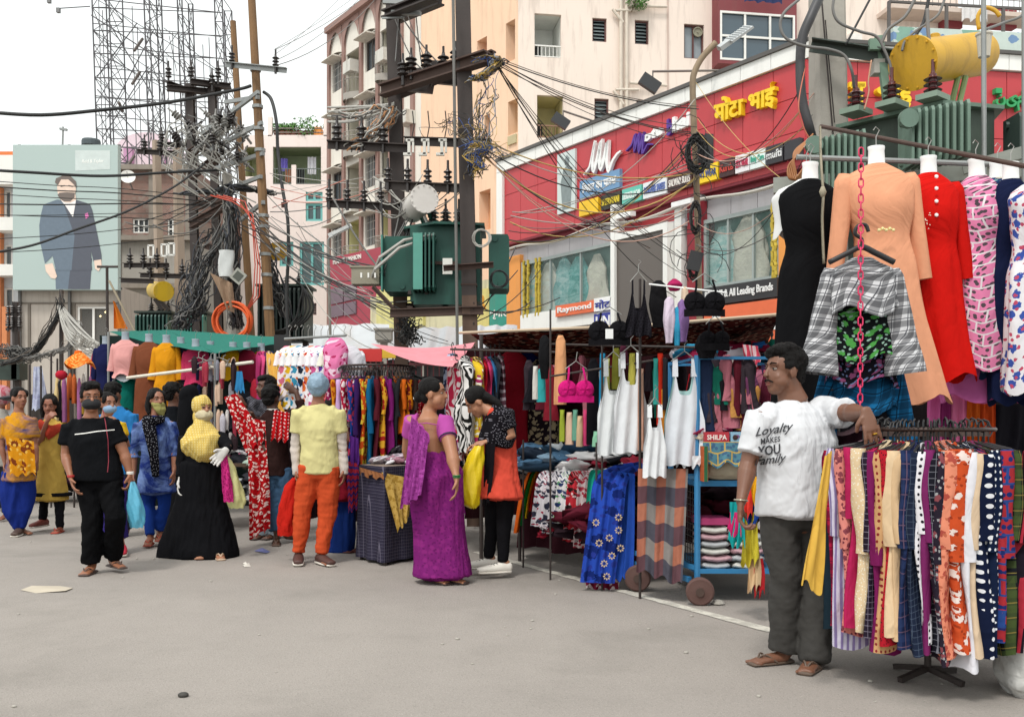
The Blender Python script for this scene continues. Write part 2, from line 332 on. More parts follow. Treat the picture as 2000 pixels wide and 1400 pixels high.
def room(fc,r,par,wm,dep=1.3,door=None,rail=None,railm=None,name='balcony'):
    u0,u1,z0,z1=r[:4]; m=M(); q=m.quad; e=.004
    q(fc.pt(u0,z0,-dep),fc.pt(u1,z0,-dep),fc.pt(u1,z1,-dep),fc.pt(u0,z1,-dep))
    q(fc.pt(u0-e,z0,-.15),fc.pt(u0-e,z0,-dep),fc.pt(u0-e,z1,-dep),fc.pt(u0-e,z1,-.15)); q(fc.pt(u1+e,z0,-dep),fc.pt(u1+e,z0,-.15),fc.pt(u1+e,z1,-.15),fc.pt(u1+e,z1,-dep))
    q(fc.pt(u0,z0-e,-.1),fc.pt(u1,z0-e,-.1),fc.pt(u1,z0-e,-dep),fc.pt(u0,z0-e,-dep)); q(fc.pt(u0,z1+e,-dep),fc.pt(u1,z1+e,-dep),fc.pt(u1,z1+e,-.1),fc.pt(u0,z1+e,-.1))
    o=m.build(name,wm,par)
    if door:
        a,b=door; w=u1-u0; m=M(); fc.box(m,u0+w*a,u0+w*b,z0,z0+(z1-z0)*.62,-dep,-dep+.03); m.build('door',mat('#1d1b1a',.5),o)
    if rail:
        m=M(); h=z0+(z1-z0)*rail; n=max(4,int((u1-u0)/.12))
        m.beam(fc.pt(u0,h,-.06),fc.pt(u1,h,-.06),.04,.04); m.beam(fc.pt(u0,z0+.05,-.06),fc.pt(u1,z0+.05,-.06),.03,.03)
        for i in range(n+1): x=u0+(u1-u0)*(i+.01)/(n+.02); m.tube([fc.pt(x,z0+.05,-.06),fc.pt(x,h,-.06)],.012,4)
        m.build('railing',railm or mat('#e8e6e0',.5),o)
    return o
dark=mat('#2a2725',.6); white=mat('#e4e2dc',.6,var=.08,sc=1.5); teal=mat('#6fb3b0',.6,var=.1)
# ---------- peach and pink apartment block
b=thing('apartment_block','tall peach and pale pink apartment block rising behind the red clothes shop','building',P(1012,820,33.2)-V(0,0,CZ))
fl=Fac(820,38.4,1012,33.2); ff=Fac(1012,33.2,1560,34.8)
peach=mat('#e9c6a8',.85,var=.07,sc=.5,streak=.26,dirt='#b08a70'); pink=mat('#e8d8cb',.85,var=.06,sc=.4,streak=.3,dirt='#9f8c80')
TOPZ=20.
opsL=[fl.rect(988,42,1006,120)+(.5,),fl.rect(992,196,1011,262)+(.5,),fl.rect(932,76,951,108)+(.5,),fl.rect(946,224,957,275)+(.5,),fl.rect(936,372,958,450)+(.4,)]
m=M(); wall(fl,m,0,fl.L,0,TOPZ,opsL,.5); w1=m.build('wall',peach,b)
for r,c in zip(opsL,('#d9e0e0','#c9c08a','#c98f6c','#c98f6c','#d09a72')):
    m=M(); m.quad(fl.pt(r[0],r[2],-r[4]),fl.pt(r[1],r[2],-r[4]),fl.pt(r[1],r[3],-r[4]),fl.pt(r[0],r[3],-r[4])); m.build('window',mat(c,.8),b)
m=M(); fl.box(m,*fl.rect(994,265,1010,282),0,.06); m.build('vent_cover',mat('#b8ab86'),b)
lou=mat('#7f8a8a',.4); dkr=mat('#5b3430',.6)
opsF=[('room',ff.rect(1044,28,1096,113)),('room2',ff.rect(1049,187,1100,270)),('l',ff.rect(1157,36,1185,82)),('l',ff.rect(1240,40,1267,87)),('g',ff.rect(1336,48,1375,115)),('l',ff.rect(1161,193,1189,236)),('l',ff.rect(1243,196,1270,240)),('l',ff.rect(1325,204,1365,262))]
UF=16.; m=M(); wall(ff,m,0,UF,0,TOPZ,[o[1]+((.15,) if o[0][0]!='r' else (.15,)) for o in opsF],.15); m.build('wall',pink,b)
for k,r in opsF:
    if k=='room': room(ff,r,b,mat('#dfe0da',.8),1.4,(.05,.5),.28,white)
    elif k=='room2': room(ff,r,b,mat('#cfc596',.8),1.4,(.05,.5),.3,mat('#8a6a55'))
    elif k=='l': win(ff,r,b,dkr,lou,1,1,.15,.05,True)
    else: win(ff,r,b,dkr,mat('#8c9499',.4),2,1,.15,.05)
m=M(); r=opsF[4][1]; c=ff.pt((r[0]+r[1])/2+.15,(r[2]+r[3])/2+.35,-.08)
m.lathe(c,[(.02,0),(.17,.0),(.17,.06),(.14,.06),(.13,.02),(.03,.02),(.03,.05),(.001,.05)],18,ff.n); m.build('exhaust_fan',mat('#8e8a76',.5),b)
# red bay with the wide window
m=M(); r=ff.rect(1403,-60,1556,128,.6); ff.box(m,r[0],r[1],r[2],r[2]+.12,0,.6); r2=ff.rect(1403,-60,1556,26,.6); ff.box(m,r2[0],r2[1],r2[2],r2[3],0,.6); ff.box(m,r[0],r[0]+.06,r[2]+.12,r2[2],0,.6); ff.box(m,r[1]-.06,r[1],r[2]+.12,r2[2],0,.6); ff.box(m,r[0]+.06,r[1]-.06,r[2]+.12,r2[2],0,.1)
bay=m.build('bay',mat('#7c3a3e',.75,var=.12,streak=.1),b)
rb=(r[0]+.06,r[1]-.06,r[2]+.12,r2[2]); 
class _Off:   # the same facade shifted outward
    def __init__(s,f,o): s.f=f;s.o=o;s.n=f.n;s.U=f.U;s.rz=f.rz
    def pt(s,u,z,off=0): return s.f.pt(u,z,off+s.o)
    def box(s,m,u0,u1,z0,z1,a,b_,mi=0): s.f.box(m,u0,u1,z0,z1,a+s.o,b_+s.o,mi)
win(_Off(ff,.62),rb,b,white,glass('#42525c',.12),3,2,.07,.07)
# drain pipes
m=M(); pm=mat('#cfc3b4',.6)
for px in (1211,1222): u,_=ff.hit(px,100); m.tube([ff.pt(u,0,.12),ff.pt(u,TOPZ,.12)],.06,8)
for (x0,y0,x1,y1) in ((1222,15,1300,17),(1228,165,1300,170),(1194,22,1215,48),(1196,180,1216,207),(1200,178,1245,178),(1200,24,1240,24)):
    a=ff.hit(x0,y0); c=ff.hit(x1,y1); m.tube([ff.pt(*a,.14),ff.pt(*c,.14)],.05,8)
m.build('drain_pipe',pm,b)
m=M(); ff.box(m,*ff.rect(1303,-50,1306,210),0,.02); m.build('expansion_joint',mat('#c4aea2'),b)
m=M(); vs=[ff.pt(UF,0),ff.pt(UF,0,-9),fl.pt(0,0,-9),fl.pt(0,0)]
for p,q in zip(vs,vs[1:]): m.quad(p,q,q+V(0,0,TOPZ),p+V(0,0,TOPZ))
m.add([fl.pt(0,TOPZ),fl.pt(fl.L,TOPZ),ff.pt(UF,TOPZ),ff.pt(UF,TOPZ,-9),fl.pt(0,TOPZ,-9)],[(0,1,2,3,4)]); m.build('rear_wall',pink,b)
# right side balconies
m=M(); ba=ff.rect(1742,-30,2060,18,1.0); ff.box(m,ba[0],ba[1],ba[2]-.15,ba[2],0,1.0); m.build('balcony_slab',mat('#c9b8ab'),b)
m=M(); z0=ba[2]; n=28
for i in range(n+1): u=ba[0]+(ba[1]-ba[0])*i/n; m.tube([ff.pt(u,z0,.95),ff.pt(u,z0+.8,.95)],.014,4)
for h in (.1,.42,.8): m.tube([ff.pt(ba[0],z0+h,.95),ff.pt(ba[1],z0+h,.95)],.018,4)
m.build('railing',mat('#8d8580'),b)
for x0,x1 in ((1842,1880),(1934,1986)):
    m=M(); ff.box(m,*ff.rect(x0,16,x1,54,.3),0,.3); m.build('wall_panel',mat('#8a3a40',.75),b)
m=M(); ff.box(m,*ff.rect(1660,66,1684,84,.3),0,.3); m.build('air_conditioner',mat('#e2ddd6'),b)
# clothes drying on balconies
for i,(x0,y0,x1,y1,c,lb) in enumerate(((1455,-8,1530,6,'#3c4468','row of dark washing hanging above the wide red bay window'),(1880,10,1932,44,'#e5e2e0','white sheet drying between dark red balcony panels top right'))):
    r=ff.rect(x0,y0,x1,y1,1.1); m=M()
    def cf(u,v,r=r): z=r[3]-(r[3]-r[2])*v*(1-.25*abs(math.sin(u*9))); return ff.pt(r[0]+(r[1]-r[0])*u,z,1.05+.05*math.sin(u*30)),(u*2,v)
    m.grid(cf,24,4); tag(m.build('laundry',fab(c),smooth=True),lb,'laundry')
# ---------- creeper growing on the pipe
def leafclump(m,c,r,n,size,rr,sq=(1,1,1)):
    for _ in range(n):
        d=Vector((rr.gauss(0,1),rr.gauss(0,1),rr.gauss(0,1))); d.normalize(); p=Vector(c)+Vector((d.x*sq[0],d.y*sq[1],d.z*sq[2]))*r*rr.random()**.4
        a=Vector((rr.gauss(0,1),rr.gauss(0,1),rr.gauss(0,.6))).normalized(); b_=a.orthogonal().normalized(); s=size*rr.uniform(.6,1.3)
        m.add([p-a*s,p-b_*s*.45,p+a*s,p+b_*s*.45],[(0,1,2,3)])
leafm=mat('#4f7a35',.7,var=.5,sc=4,bump=0); leafd=mat('#3e5f35',.7,var=.5,sc=4,bump=0)
rr=random.Random(5); c=ff.pt(*ff.hit(1240,2),.3); m=M(); leafclump(m,c,.45,260,.07,rr,(1,.6,1)); leafclump(m,c+V(.15,0,-.25),.22,90,.06,rr)
t=thing('creeper','green leafy plant sprouting from drain pipe joint on pale pink wall','plant',c-V(0,0,.4)); m.build('foliage',leafm,t); m=M(); m.tube([c-V(.2,0,.5),c],.02,5); m.build('stem',mat('#5a4a38'),t)
# ---------- white and brown striped apartment building
fs_=Fac(645,45,822,38.3); cream=mat('#dcd6cb',.85,var=.07,sc=.6,streak=.15,dirt='#9a9086'); brn=mat('#92736a',.8,var=.1,sc=1)
b=thing('apartment_building','white apartment building with brown vertical pilasters and curved balconies','building',fs_.pt(0,0))
ZT=18.6; st=2.45; pil=[fs_.hit(x,300)[0] for x in (642,671,705,737,762,783,805)]; pw=.24
ops=[];bal=[]
for bi,(a,c) in enumerate(zip(pil,pil[1:])):
    for k in range(7):
        zt=ZT-1.4-k*st
        if zt-1.5<0: continue
        a2=a+pw+.15; c2=c-.15
        if c2-a2<.5: continue
        if bi%2==1: bal.append((a+pw+.02,c-.02,zt-1.9,zt)); ops.append((a+pw+.02,c-.02,zt-1.9,zt,.1))
        else: ops.append((a2+.25*(c2-a2)*0,c2,zt-1.3,zt,.15))
m=M(); wall(fs_,m,0,fs_.L,0,ZT,ops,.15); body(fs_,m,0,fs_.L,0,ZT,7); m.build('wall',cream,b)
for o in ops:
    if o[:4] in bal: continue
    win(fs_,o,b,mat('#5a5450'),glass('#565c60',.2),2,1,.14,.05,bars=mat('#c7c4be') if random.random()<.5 else None)
    m=M(); u0,u1,z=o[0]-.1,o[1]+.1,o[3]+.06
    def sh(u,v): return fs_.pt(u0+(u1-u0)*u,z+.22*(1-v*v)-.05,.02+.5*v),(u,v)
    m.grid(sh,4,6); m.xf(Matrix.Identity(4)); fs_.box(m,u0,u1,z-.06,z,0,.5); m.build('sunshade',mat('#d8d2c6',.85,streak=.3),b)
for (u0,u1,z0,z1) in bal:
    room(fs_,(u0,u1,z0,z1),b,mat('#b9b4a4' if z0>9 else '#c5c08f',.85),1.0,(.2,.6))
    m=M(); w=u1-u0
    for zz,hh in ((z0-.02,.10),(z0+.55,.04),(z0+.75,.05)):
        pts=[fs_.pt(u0+w*i/10,zz,.02+.42*math.sin(math.pi*i/10)) for i in range(11)]
        if hh>.08:
            k=len(pts); m.add([p for p in pts]+[p-V(0,0,.28) for p in pts]+[fs_.pt(u0,zz,.0),fs_.pt(u1,zz,0)],[(i+1,i,k+i,k+i+1) for i in range(k-1)]+[tuple(range(k))])
        else: m.tube(pts,.02,4)
    for i in range(1,10):
        p=fs_.pt(u0+w*i/10,0,.02+.42*math.sin(math.pi*i/10)); m.tube([(p.x,p.y,z0),(p.x,p.y,z0+.75)],.012,4)
    m.build('railing',mat('#9c968e'),b)
for a in pil:
    m=M(); fs_.box(m,a,a+pw,0,ZT+.1,0,.1); m.build('pilaster',brn,b)
for x_,y_ in ((688,150),(690,420),(727,300),(752,130),(752,380),(795,250)):
    m=M(); u_,z_=fs_.hit(x_,y_); fs_.box(m,u_,u_+.7,z_,z_+.5,.0,.45); m.build('air_conditioner',mat('#c9c6bd',.6,streak=.4),b)
m=M(); fs_.box(m,0,fs_.L,ZT,ZT+.25,-.1,.3); m.build('cornice',brn,b)
for a,c in zip(pil,pil[1:]):
    m=M(); u0,u1=a+pw,c; k=10; vs=[]
    for i in range(k+1): t_=i/k; u=u0+(u1-u0)*t_; z=ZT-1.0+.85*math.sin(math.pi*t_)**.7; vs+=[fs_.pt(u,z,.12),fs_.pt(u,ZT,.12)]
    m.add(vs,[(2*i,2*i+2,2*i+3,2*i+1) for i in range(k)]); m.build('arch',brn,b)
# ---------- pale house with roof terrace
fh=Fac(470,52,642,52); ph=mat('#eadbd4',.85,var=.06,sc=.5,streak=.12,dirt='#b0a49c')
b=thing('terrace_house','pale pink house with teal windows and plants along its roof terrace','building',fh.pt(0,0))
zt=fh.hit(560,264)[1]; r1=fh.rect(533,287,627,360); r0=fh.rect(478,287,508,345); tw=[fh.rect(597,375,630,393),fh.rect(597,397,630,432),fh.rect(585,472,633,557),fh.rect(546,472,573,520),fh.rect(549,395,562,406),fh.rect(600,592,618,615)]
m=M(); wall(fh,m,0,fh.L,0,zt,[r1+(.15,),r0+(.15,)]+[t+(.15,) for t in tw],.15); body(fh,m,0,fh.L,0,zt,6); m.build('wall',ph,b)
room(fh,r1,b,mat('#97a283',.85),1.8,(.3,.5),.42,mat('#6b7370')); room(fh,r0,b,mat('#a9ad86',.85),1.4)
m=M(); fh.box(m,*fh.rect(569,322,578,360),-.14,-.02); m.build('post',ph,b)
for t_ in tw[:4]: win(fh,t_,b,teal,glass('#2e4a4c',.2),2,1,.14,.12)
for t_ in tw[4:]: win(fh,t_,b,dkr,mat('#6e5a52'),1,1,.14,.05,True)
m=M(); fh.box(m,*fh.rect(523,228,531,266),-.3,0); fh.box(m,*fh.rect(632,228,640,266),-.3,0); m.build('parapet',ph,b)
m=M()
for y in (250,258): z=fh.hit(580,y)[1]; m.tube([fh.pt(fh.hit(531,0)[0],z,-.1),fh.pt(fh.hit(632,0)[0],z,-.1)],.03,5)
m.build('railing',mat('#8a7f77'),b)
for x in (538,549,560,571,584,597,610):
    c=fh.pt(fh.hit(x,0)[0],zt,-.35); t=thing('potted_plant','small potted plant on the roof terrace of the pale pink house','plant',c,'potted plants on the roof terrace')
    m=M(); m.lathe(c,[(.14,0),(.19,.3),(.2,.3)],10); m.build('pot',mat('#6e4030'),t); m=M(); leafclump(m,c+V(0,0,.45),.28+(.35 if x>580 else 0),120,.09,rr); m.build('foliage',leafm,t)
m=M(); fh.box(m,*fh.rect(612,247,626,266),-.8,-.1); tag(m.build('roof_planter',mat('#d98a3c')),'orange box planter at right end of the roof terrace','planter')
for i,(x0,x1,y0,y1,c,lb) in enumerate(((544,558,305,330,'#7f74c8','lilac cloth drying in the dark balcony of the pale house'),(552,569,325,352,'#a8745a','brown patterned cloth over balcony rail of the pale house'),(597,614,302,336,'#dcdbe0','white cloth drying in balcony of the pale house'))):
    r=fh.rect(x0,y0,x1,y1); m=M(); m.grid(lambda u,v:(fh.pt(r[0]+(r[1]-r[0])*u,r[3]-(r[3]-r[2])*v,-.5+.06*math.sin(u*14)),(u,v)),10,3); tag(m.build('laundry',fab(c),smooth=True),lb,'laundry')
# ---------- unfinished brick building
def brick_mat():
    m,nt,b_=_new('old_brickwork'); t=_tc(nt,True); n=nt.nodes.new('ShaderNodeTexBrick'); n.inputs['Scale'].default_value=4.3; nt.links.new(t,n.inputs['Vector']); n.inputs['Color1'].default_value=(*S('#8a6156'),1); n.inputs['Color2'].default_value=(*S('#74544c'),1); n.inputs['Mortar'].default_value=(*S('#95897e'),1); n.inputs['Mortar Size'].default_value=.03
    nn=_noise(nt,t,.8,6,.7); c=_mix(nt,_m(nt,'MULTIPLY',_m(nt,'GREATER_THAN',nn,.54),.6),n.outputs[0],S('#8d857c')); nt.links.new(c,b_.inputs['Base Color']); b_.inputs['Roughness'].default_value=.9; _bump(nt,b_,n.outputs['Fac'],-.4,.01); return m
fb=Fac(226,46,380,46); b=thing('brick_building','unfinished brick building with cement lower floors behind the transformers','building',fb.pt(0,0))
zb=fb.hit(260,330)[1]; zc=fb.hit(260,467)[1]; wb=[fb.rect(259,427,291,455),fb.rect(327,427,356,467)]; wc=[fb.rect(345,524,372,560)]
m=M(); wall(fb,m,0,fb.L,zc,zb,[w+(.15,) for w in wb],.15); body(fb,m,0,fb.L,zc,zb,8); m.build('brick_wall',brick_mat(),b)
m=M(); wall(fb,m,0,fb.L,0,zc,[w+(.15,) for w in wc],.15); body(fb,m,0,fb.L,0,zc-.004,8); m.build('cement_wall',mat('#9d9890',.9,var=.2,sc=.7,streak=.3,dirt='#6f6a63'),b)
for w in wb+wc: win(fb,w,b,white,glass('#3b3d40',.2),3,2,.12,.06)
m=M()
for y in (330,467,560): z=fb.hit(260,y)[1]; fb.box(m,-.1,fb.L+.1,z-.1,z+.12,0,.35)
for x in (228,300,372): u=fb.hit(x,0)[0]; fb.box(m,u-.2,u+.2,0,zb-.11,0,.1)
m.build('concrete_frame',mat('#8b8278',.9,streak=.3),b)
# satellite dish
c=fb.pt(*fb.hit(263,356),.8); t=thing('satellite_dish','white satellite dish on the brick building beside the billboard','satellite dish',c); m=M(); m.lathe(c,[(.001,0),(.18,.03),(.33,.11),(.33,.13),(.18,.05),(.001,.02)],20,(.3,-1,.35)); m.build('dish',white,t,ang=40); m=M(); m.tube([c,c+V(0,.6,-.4)],.03,5); m.tube([c,c+V(.1,-.4,.2)],.012,4); m.build('mount',mat('#777777'),t)
# ---------- pink arched building far behind the scaffold
fp=Fac(222,75,345,75); b=thing('pink_building','pale pink round-topped building far behind the steel scaffold tower','building',fp.pt(0,0)); m=M(); z=fp.hit(280,300)[1]
n=16; R=fp.L/2; base=[fp.pt(R-R*math.cos(math.pi*i/n),z+1.6*math.sin(math.pi*i/n)) for i in range(n+1)]
m.add([*base,fp.pt(fp.L,0),fp.pt(0,0)],[tuple(range(n,-1,-1))+(n+2,n+1)]); m.add([*base,*[p+V(0,6,0) for p in base]],[(i,i+1,n+2+i,n+1+i) for i in range(n)]); m.build('wall',mat('#dac6cd',.8,var=.05),b)
m=M(); [fp.box(m,*fp.rect(x0,290,x1,320),0,.4) for x0,x1 in ((245,262),(300,325))]; m.build('balcony',mat('#b98aa8'),b)
# ---------- grey building and billboard of a suited man
fg=Fac(38,40,234,40); b=thing('grey_shop_building','dusty beige building with one lit window beneath the big billboard','building',fg.pt(0,0)); zg=fg.hit(100,560)[1]; wg=fg.rect(150,598,212,684)
m=M(); wall(fg,m,0,fg.L,0,zg,[wg+(.5,)],.5); body(fg,m,0,fg.L,0,zg,6); m.build('wall',mat('#b3aaa0',.9,var=.14,sc=.8,streak=.35,dirt='#857b70'),b)
m=M(); z=fg.hit(100,592)[1]; fg.box(m,0,fg.L,z-.03,z+.03,0,.05); fg.box(m,.35,.45,0,z-.03,0,.05); fg.box(m,2.1,2.25,0,z-.03,0,.06); m.build('ledge',mat('#6d655b'),b)
o=win(fg,wg,b,white,glass('#9a9690',.05,.75),2,1,.12,.09); m=M(); r=wg; m.quad(fg.pt(r[0]-.0,r[2],-.49),fg.pt(r[1],r[2],-.49),fg.pt(r[1],r[3],-.49),fg.pt(r[0],r[3],-.49)); m.build('room_interior',mat('#4a4640'),o)
m=M()
for px,py,q in ((193,616,.05),(203,608,.05),(212,601,.05)):
    u,z=fg.hit(px,py); m.lathe(fg.pt(u-.06,z,-.3),[(.001,-.05),(.05,0),(.001,.05)],8)
m.build('bulb',emis('#ffe2a0',2.2),o)
fgb=Fac(25,39.5,230,39.5); b=thing('billboard','pale blue billboard showing a man in a navy suit without his face detailed','billboard',fgb.pt(0,fgb.hit(100,565)[1])); b['label']='big pale blue billboard picturing a man in a navy suit'
r=fgb.rect(25,283,230,566); m=M(); fgb.box(m,*r,-.3,0); bd=m.build('board',mat('#a8b8b4',.55,var=.03,sc=.5,bump=0),b)
def patch(fc,pts,off,mi,m):  # flat print, polygon in photograph pixels
    m.add([fc.pt(*fc.hit(x,y),off) for x,y in pts][::-1],[tuple(range(len(pts)))],mi)
m=M(); q=[mat('#63717f',.6,var=.15,sc=6,bump=0),mat('#50545f',.6,var=.1,sc=6,bump=0),mat('#e2c9b8',.6,bump=0),mat('#e9e4e2',.6,bump=0),mat('#6b605a',.6,bump=0),mat('#d873b0',.6,bump=0),mat('#c3cdca',.6,bump=0)]
patch(fgb,[(109,565),(108,525),(147,525),(176,565)],.004,0,m); patch(fgb,[(133,565),(140,500),(180,505),(176,565)],.008,1,m); 
patch(fgb,[(88,515),(78,470),(77,440),(80,420),(85,400),(112,390),(122,392),(140,425),(147,450),(146,528),(110,528),(108,522),(103,500)],.012,0,m)
patch(fgb,[(140,528),(146,460),(122,392),(150,391),(176,399),(181,412),(198,495),(199,508),(183,511),(178,490),(180,528)],.016,1,m)
patch(fgb,[(119,391),(128,402),(143,425),(149,391),(146,386),(120,386)],.020,3,m); patch(fgb,[(119,391),(120,380),(148,380),(149,391),(138,396),(128,396)],.024,2,m)
patch(fgb,[(112,365),(116,352),(130,346),(145,352),(149,370),(146,385),(138,393),(128,394),(117,385),(113,377)],.028,2,m)
patch(fgb,[(108,357),(110,349),(122,344),(139,345),(149,355),(150,368),(144,360),(134,351),(120,351),(114,362)],.032,4,m)
patch(fgb,[(119,364),(127,362),(127,364),(119,366)],.034,4,m); patch(fgb,[(134,362),(143,364),(143,366),(134,364)],.034,4,m); patch(fgb,[(113,381),(117,377),(130,376),(147,377),(146,386),(138,394),(126,394),(117,388)],.030,4,m)
patch(fgb,[(88,517),(103,514),(112,540),(108,545),(100,543),(90,530)],.02,2,m); patch(fgb,[(184,509),(198,507),(199,520),(193,530),(186,525)],.02,2,m)
patch(fgb,[(166,418),(172,416),(174,424),(168,428)],.024,5,m); patch(fgb,[(147,294),(215,294),(215,331),(147,334)],.006,6,m)
m.build('suited_man_print',q,bd)
m=M(); a=[fgb.pt(*fgb.hit(x,y),.009) for x,y in ((160,321),(203,320),(203,311),(160,312))]; lettering(m,'Reid & Taylor',*a,th=.004,shear=.03); m.build('lettering',mat('#f4f4ef',.5,bump=0),bd)
m=M()
for x in (30,128,226): u=fgb.hit(x,0)[0]; m.beam(fgb.pt(u,0,-.36),fgb.pt(u,r[3]+.1,-.36),.1,.1)
for z in (r[2]+.1,r[3]-.1): m.beam(fgb.pt(r[0],z,-.42),fgb.pt(r[1],z,-.42),.08,.08)
m.build('steel_frame',mat('#5d5c5a',.5,.5),b)
# ---------- orange and white building, far left
fo=Fac(-130,43,41,43); b=thing('orange_building','white building with orange columns and projecting slabs at far left','building',fo.pt(0,0)); zo=fo.hit(20,303)[1]; m=M(); r=fo.rect(-130,303,27,900); 
wl_=[fo.rect(-30,360,-2,430)+(.15,),fo.rect(8,372,22,432)+(.15,),fo.rect(8,478,24,520)+(.15,),fo.rect(8,562,26,600)+(.15,)]
wall(fo,m,0,fo.L,0,zo,wl_,.15); body(fo,m,0,fo.L,0,zo,8); m.build('wall',mat('#c6c9cc',.85,streak=.1),b)
for w in wl_: win(fo,w,b,white,glass('#6a7478',.2),1,1,.12,.08)
for q in ((-6,362,8,800),(10,600,20,800)): m=M(); fo.box(m,*fo.rect(*q),0,.3); m.build('column',mat('#cf8355',.8),b)
for y0,y1,xe in ((296,303,30),(303,360,26),(424,450,30),(516,538,34)): m=M(); fo.box(m,*fo.rect(-100,y0,xe,y1,.8),0,.8); m.build('projecting_slab',mat('#e07a3e') if y0==296 else white,b)
# ---------- red sign building (fashion shop) mid distance
fq=Fac(641,36,746,33.6); b=thing('red_shopfront','narrow red fashion shopfront with dark display panels left of the green transformer','shop',fq.pt(0,0))
zt=fq.hit(690,494)[1]; m=M(); fq.box(m,0,fq.L,0,zt,-2.5,0); m.build('fascia',mat('#9c3c4a',.6,var=.1),b)
for x0,x1,y0,y1 in ((648,672,562,592),(674,697,556,586),(648,672,595,618),(674,697,590,614)):
    m=M(); r=[fq.hit(x,y) for x,y in ((x0,y1+(3)),(x1,y1-2),(x1,y0-2),(x0,y0+3))]; p=[fq.pt(*x,.05) for x in r]; m.add(p+[v-fq.n*.05 for v in p],[(0,1,2,3),(1,0,4,5),(2,1,5,6),(3,2,6,7),(0,3,7,4)]); m.build('display_panel',mat('#6f5c66',.35,var=.3,sc=2),b)
m=M(); lettering(m,'PLANET FASHION',*[fq.pt(*fq.hit(x,y),.01) for x,y in ((652,517),(706,505),(706,496),(652,509))],th=.03); m.build('lettering',white,b)
fy=Fac(718,30,1014,25.2); b=thing('yellow_teal_shop','old shop with faded yellow and teal signboards behind the green transformer','shop',fy.pt(0,0))
m=M(); z=fy.hit(850,560)[1]; fy.box(m,0,fy.L,0,z,-3,-.1); m.build('wall',mat('#c9c2a0',.85,streak=.3),b)
for x0,x1,y0,y1,c,tx in ((735,826,560,640,'#cfc784',''),(905,955,566,640,'#cdbf74','R'),(956,1000,470,640,'#2e8c7a','')):
    m=M(); fy.box(m,*fy.rect(x0,y0,x1,y1),-.1,.0); o=m.build('signboard',mat(c,.6,streak=.2),b)
    if tx: m=M(); lettering(m,tx,*[fy.pt(*fy.hit(x,y),.003) for x,y in ((935,605),(950,603),(950,575),(935,577))],th=.01,bold=.03); m.build('lettering',mat('#c98a2a'),o)
m=M(); lettering(m,'शृंगार',*[fy.pt(*fy.hit(x,y),.003) for x,y in ((957,624),(990,622),(990,604),(957,606))],th=.01,bold=.02); m.build('lettering',white,b)
# ================= RED CLOTHES SHOP
s1=Fac(985,23.3,1574,16); s2=Fac(1574,16,2060,16.75)
shop=thing('clothes_shop','red clothes shop with white parapet, raised lettering and a row of small brand signs','shop',s1.pt(0,0))
zwt=s1.hit(1500,112)[1]; zwb=s1.hit(1500,143)[1]; zrb=s1.hit(1530,332)[1]; zgb=s1.hit(1440,412)[1]
red=mat('#ba3a40',.45,var=.1,sc=.8,bump=.03,streak=.16,dirt='#8f2a32'); wh=mat('#e9e8e3',.6,var=.06,sc=.8,streak=.15,dirt='#a6a39b'); grey=mat('#a9a6a8',.6,var=.06,bump=.05,streak=.12); orange=mat('#e2964a',.7,var=.08,streak=.1)
m=M(); s1.box(m,0,s1.L,.01,zwt-.02,-5,-.35); s2.box(m,.0,s2.L,.01,zwt-.02,-5,-.35); m.build('wall',mat('#8f8580',.8),shop)
# cladding panels, each its own sheet with an open joint
def panels(fc,us,z0,z1,off,mt,name,th=.04,gap=.012):
    me=None
    for a,b in zip(us,us[1:]):
        m=M(); fc.box(m,a+gap/2,b-gap/2,z0,z1,off-th,off); m.build(name,mt,shop)
joint=mat('#5c1a22')
m=M(); s1.box(m,.02,s1.L,zrb,zwb,-.3,-.06); s2.box(m,0,s2.L,zrb,zwb,-.3,-.06); m.build('panel_backing',joint,shop)
us=[s1.L*i/13 for i in range(14)]; zz=[zrb,(zrb*2+zwb)/3,(zrb+2*zwb)/3,zwb]
for c,d in zip(zz,zz[1:]): panels(s1,us,c+.006,d-.006,0,red,'red_panel')
us2=[s2.L*i/5 for i in range(6)]
for c,d in zip(zz,zz[1:]): panels(s2,us2,c+.006,d-.006,0,red,'red_panel')
panels(s1,[-.25]+us[1:],zwb+.01,zwt,.06,wh,'white_panel',.12); panels(s2,us2,zwb+.01,zwt,.06,wh,'white_panel',.12)
m=M(); s1.box(m,-.25,0,zrb,zwb,-.3,.06); m.build('white_edge',wh,shop)
m=M(); s1.box(m,-.25,s1.L,zwt+.004,zwt+.07,-.3,.1); s2.box(m,0,s2.L,zwt+.004,zwt+.06,-.3,.1)
m.build('gutter',mat('#55524f',.6),shop)
m=M(); s1.box(m,0,s1.L,zrb-.05,zrb-.004,-.35,.02); s1.box(m,0,s1.L,zrb-.14,zrb-.054,-.35,-.1); m.build('soffit',mat('#7e2733'),shop)
panels(s1,[s1.hit(x,450)[0] for x in (985,1022,1062,1104,1148,1190)],zgb,zrb-.15,-.12,grey,'grey_panel'); panels(s1,[s1.hit(x,420)[0] for x in (1368,1418,1470,1530,1574)],zgb,zrb-.15,-.12,grey,'grey_panel')
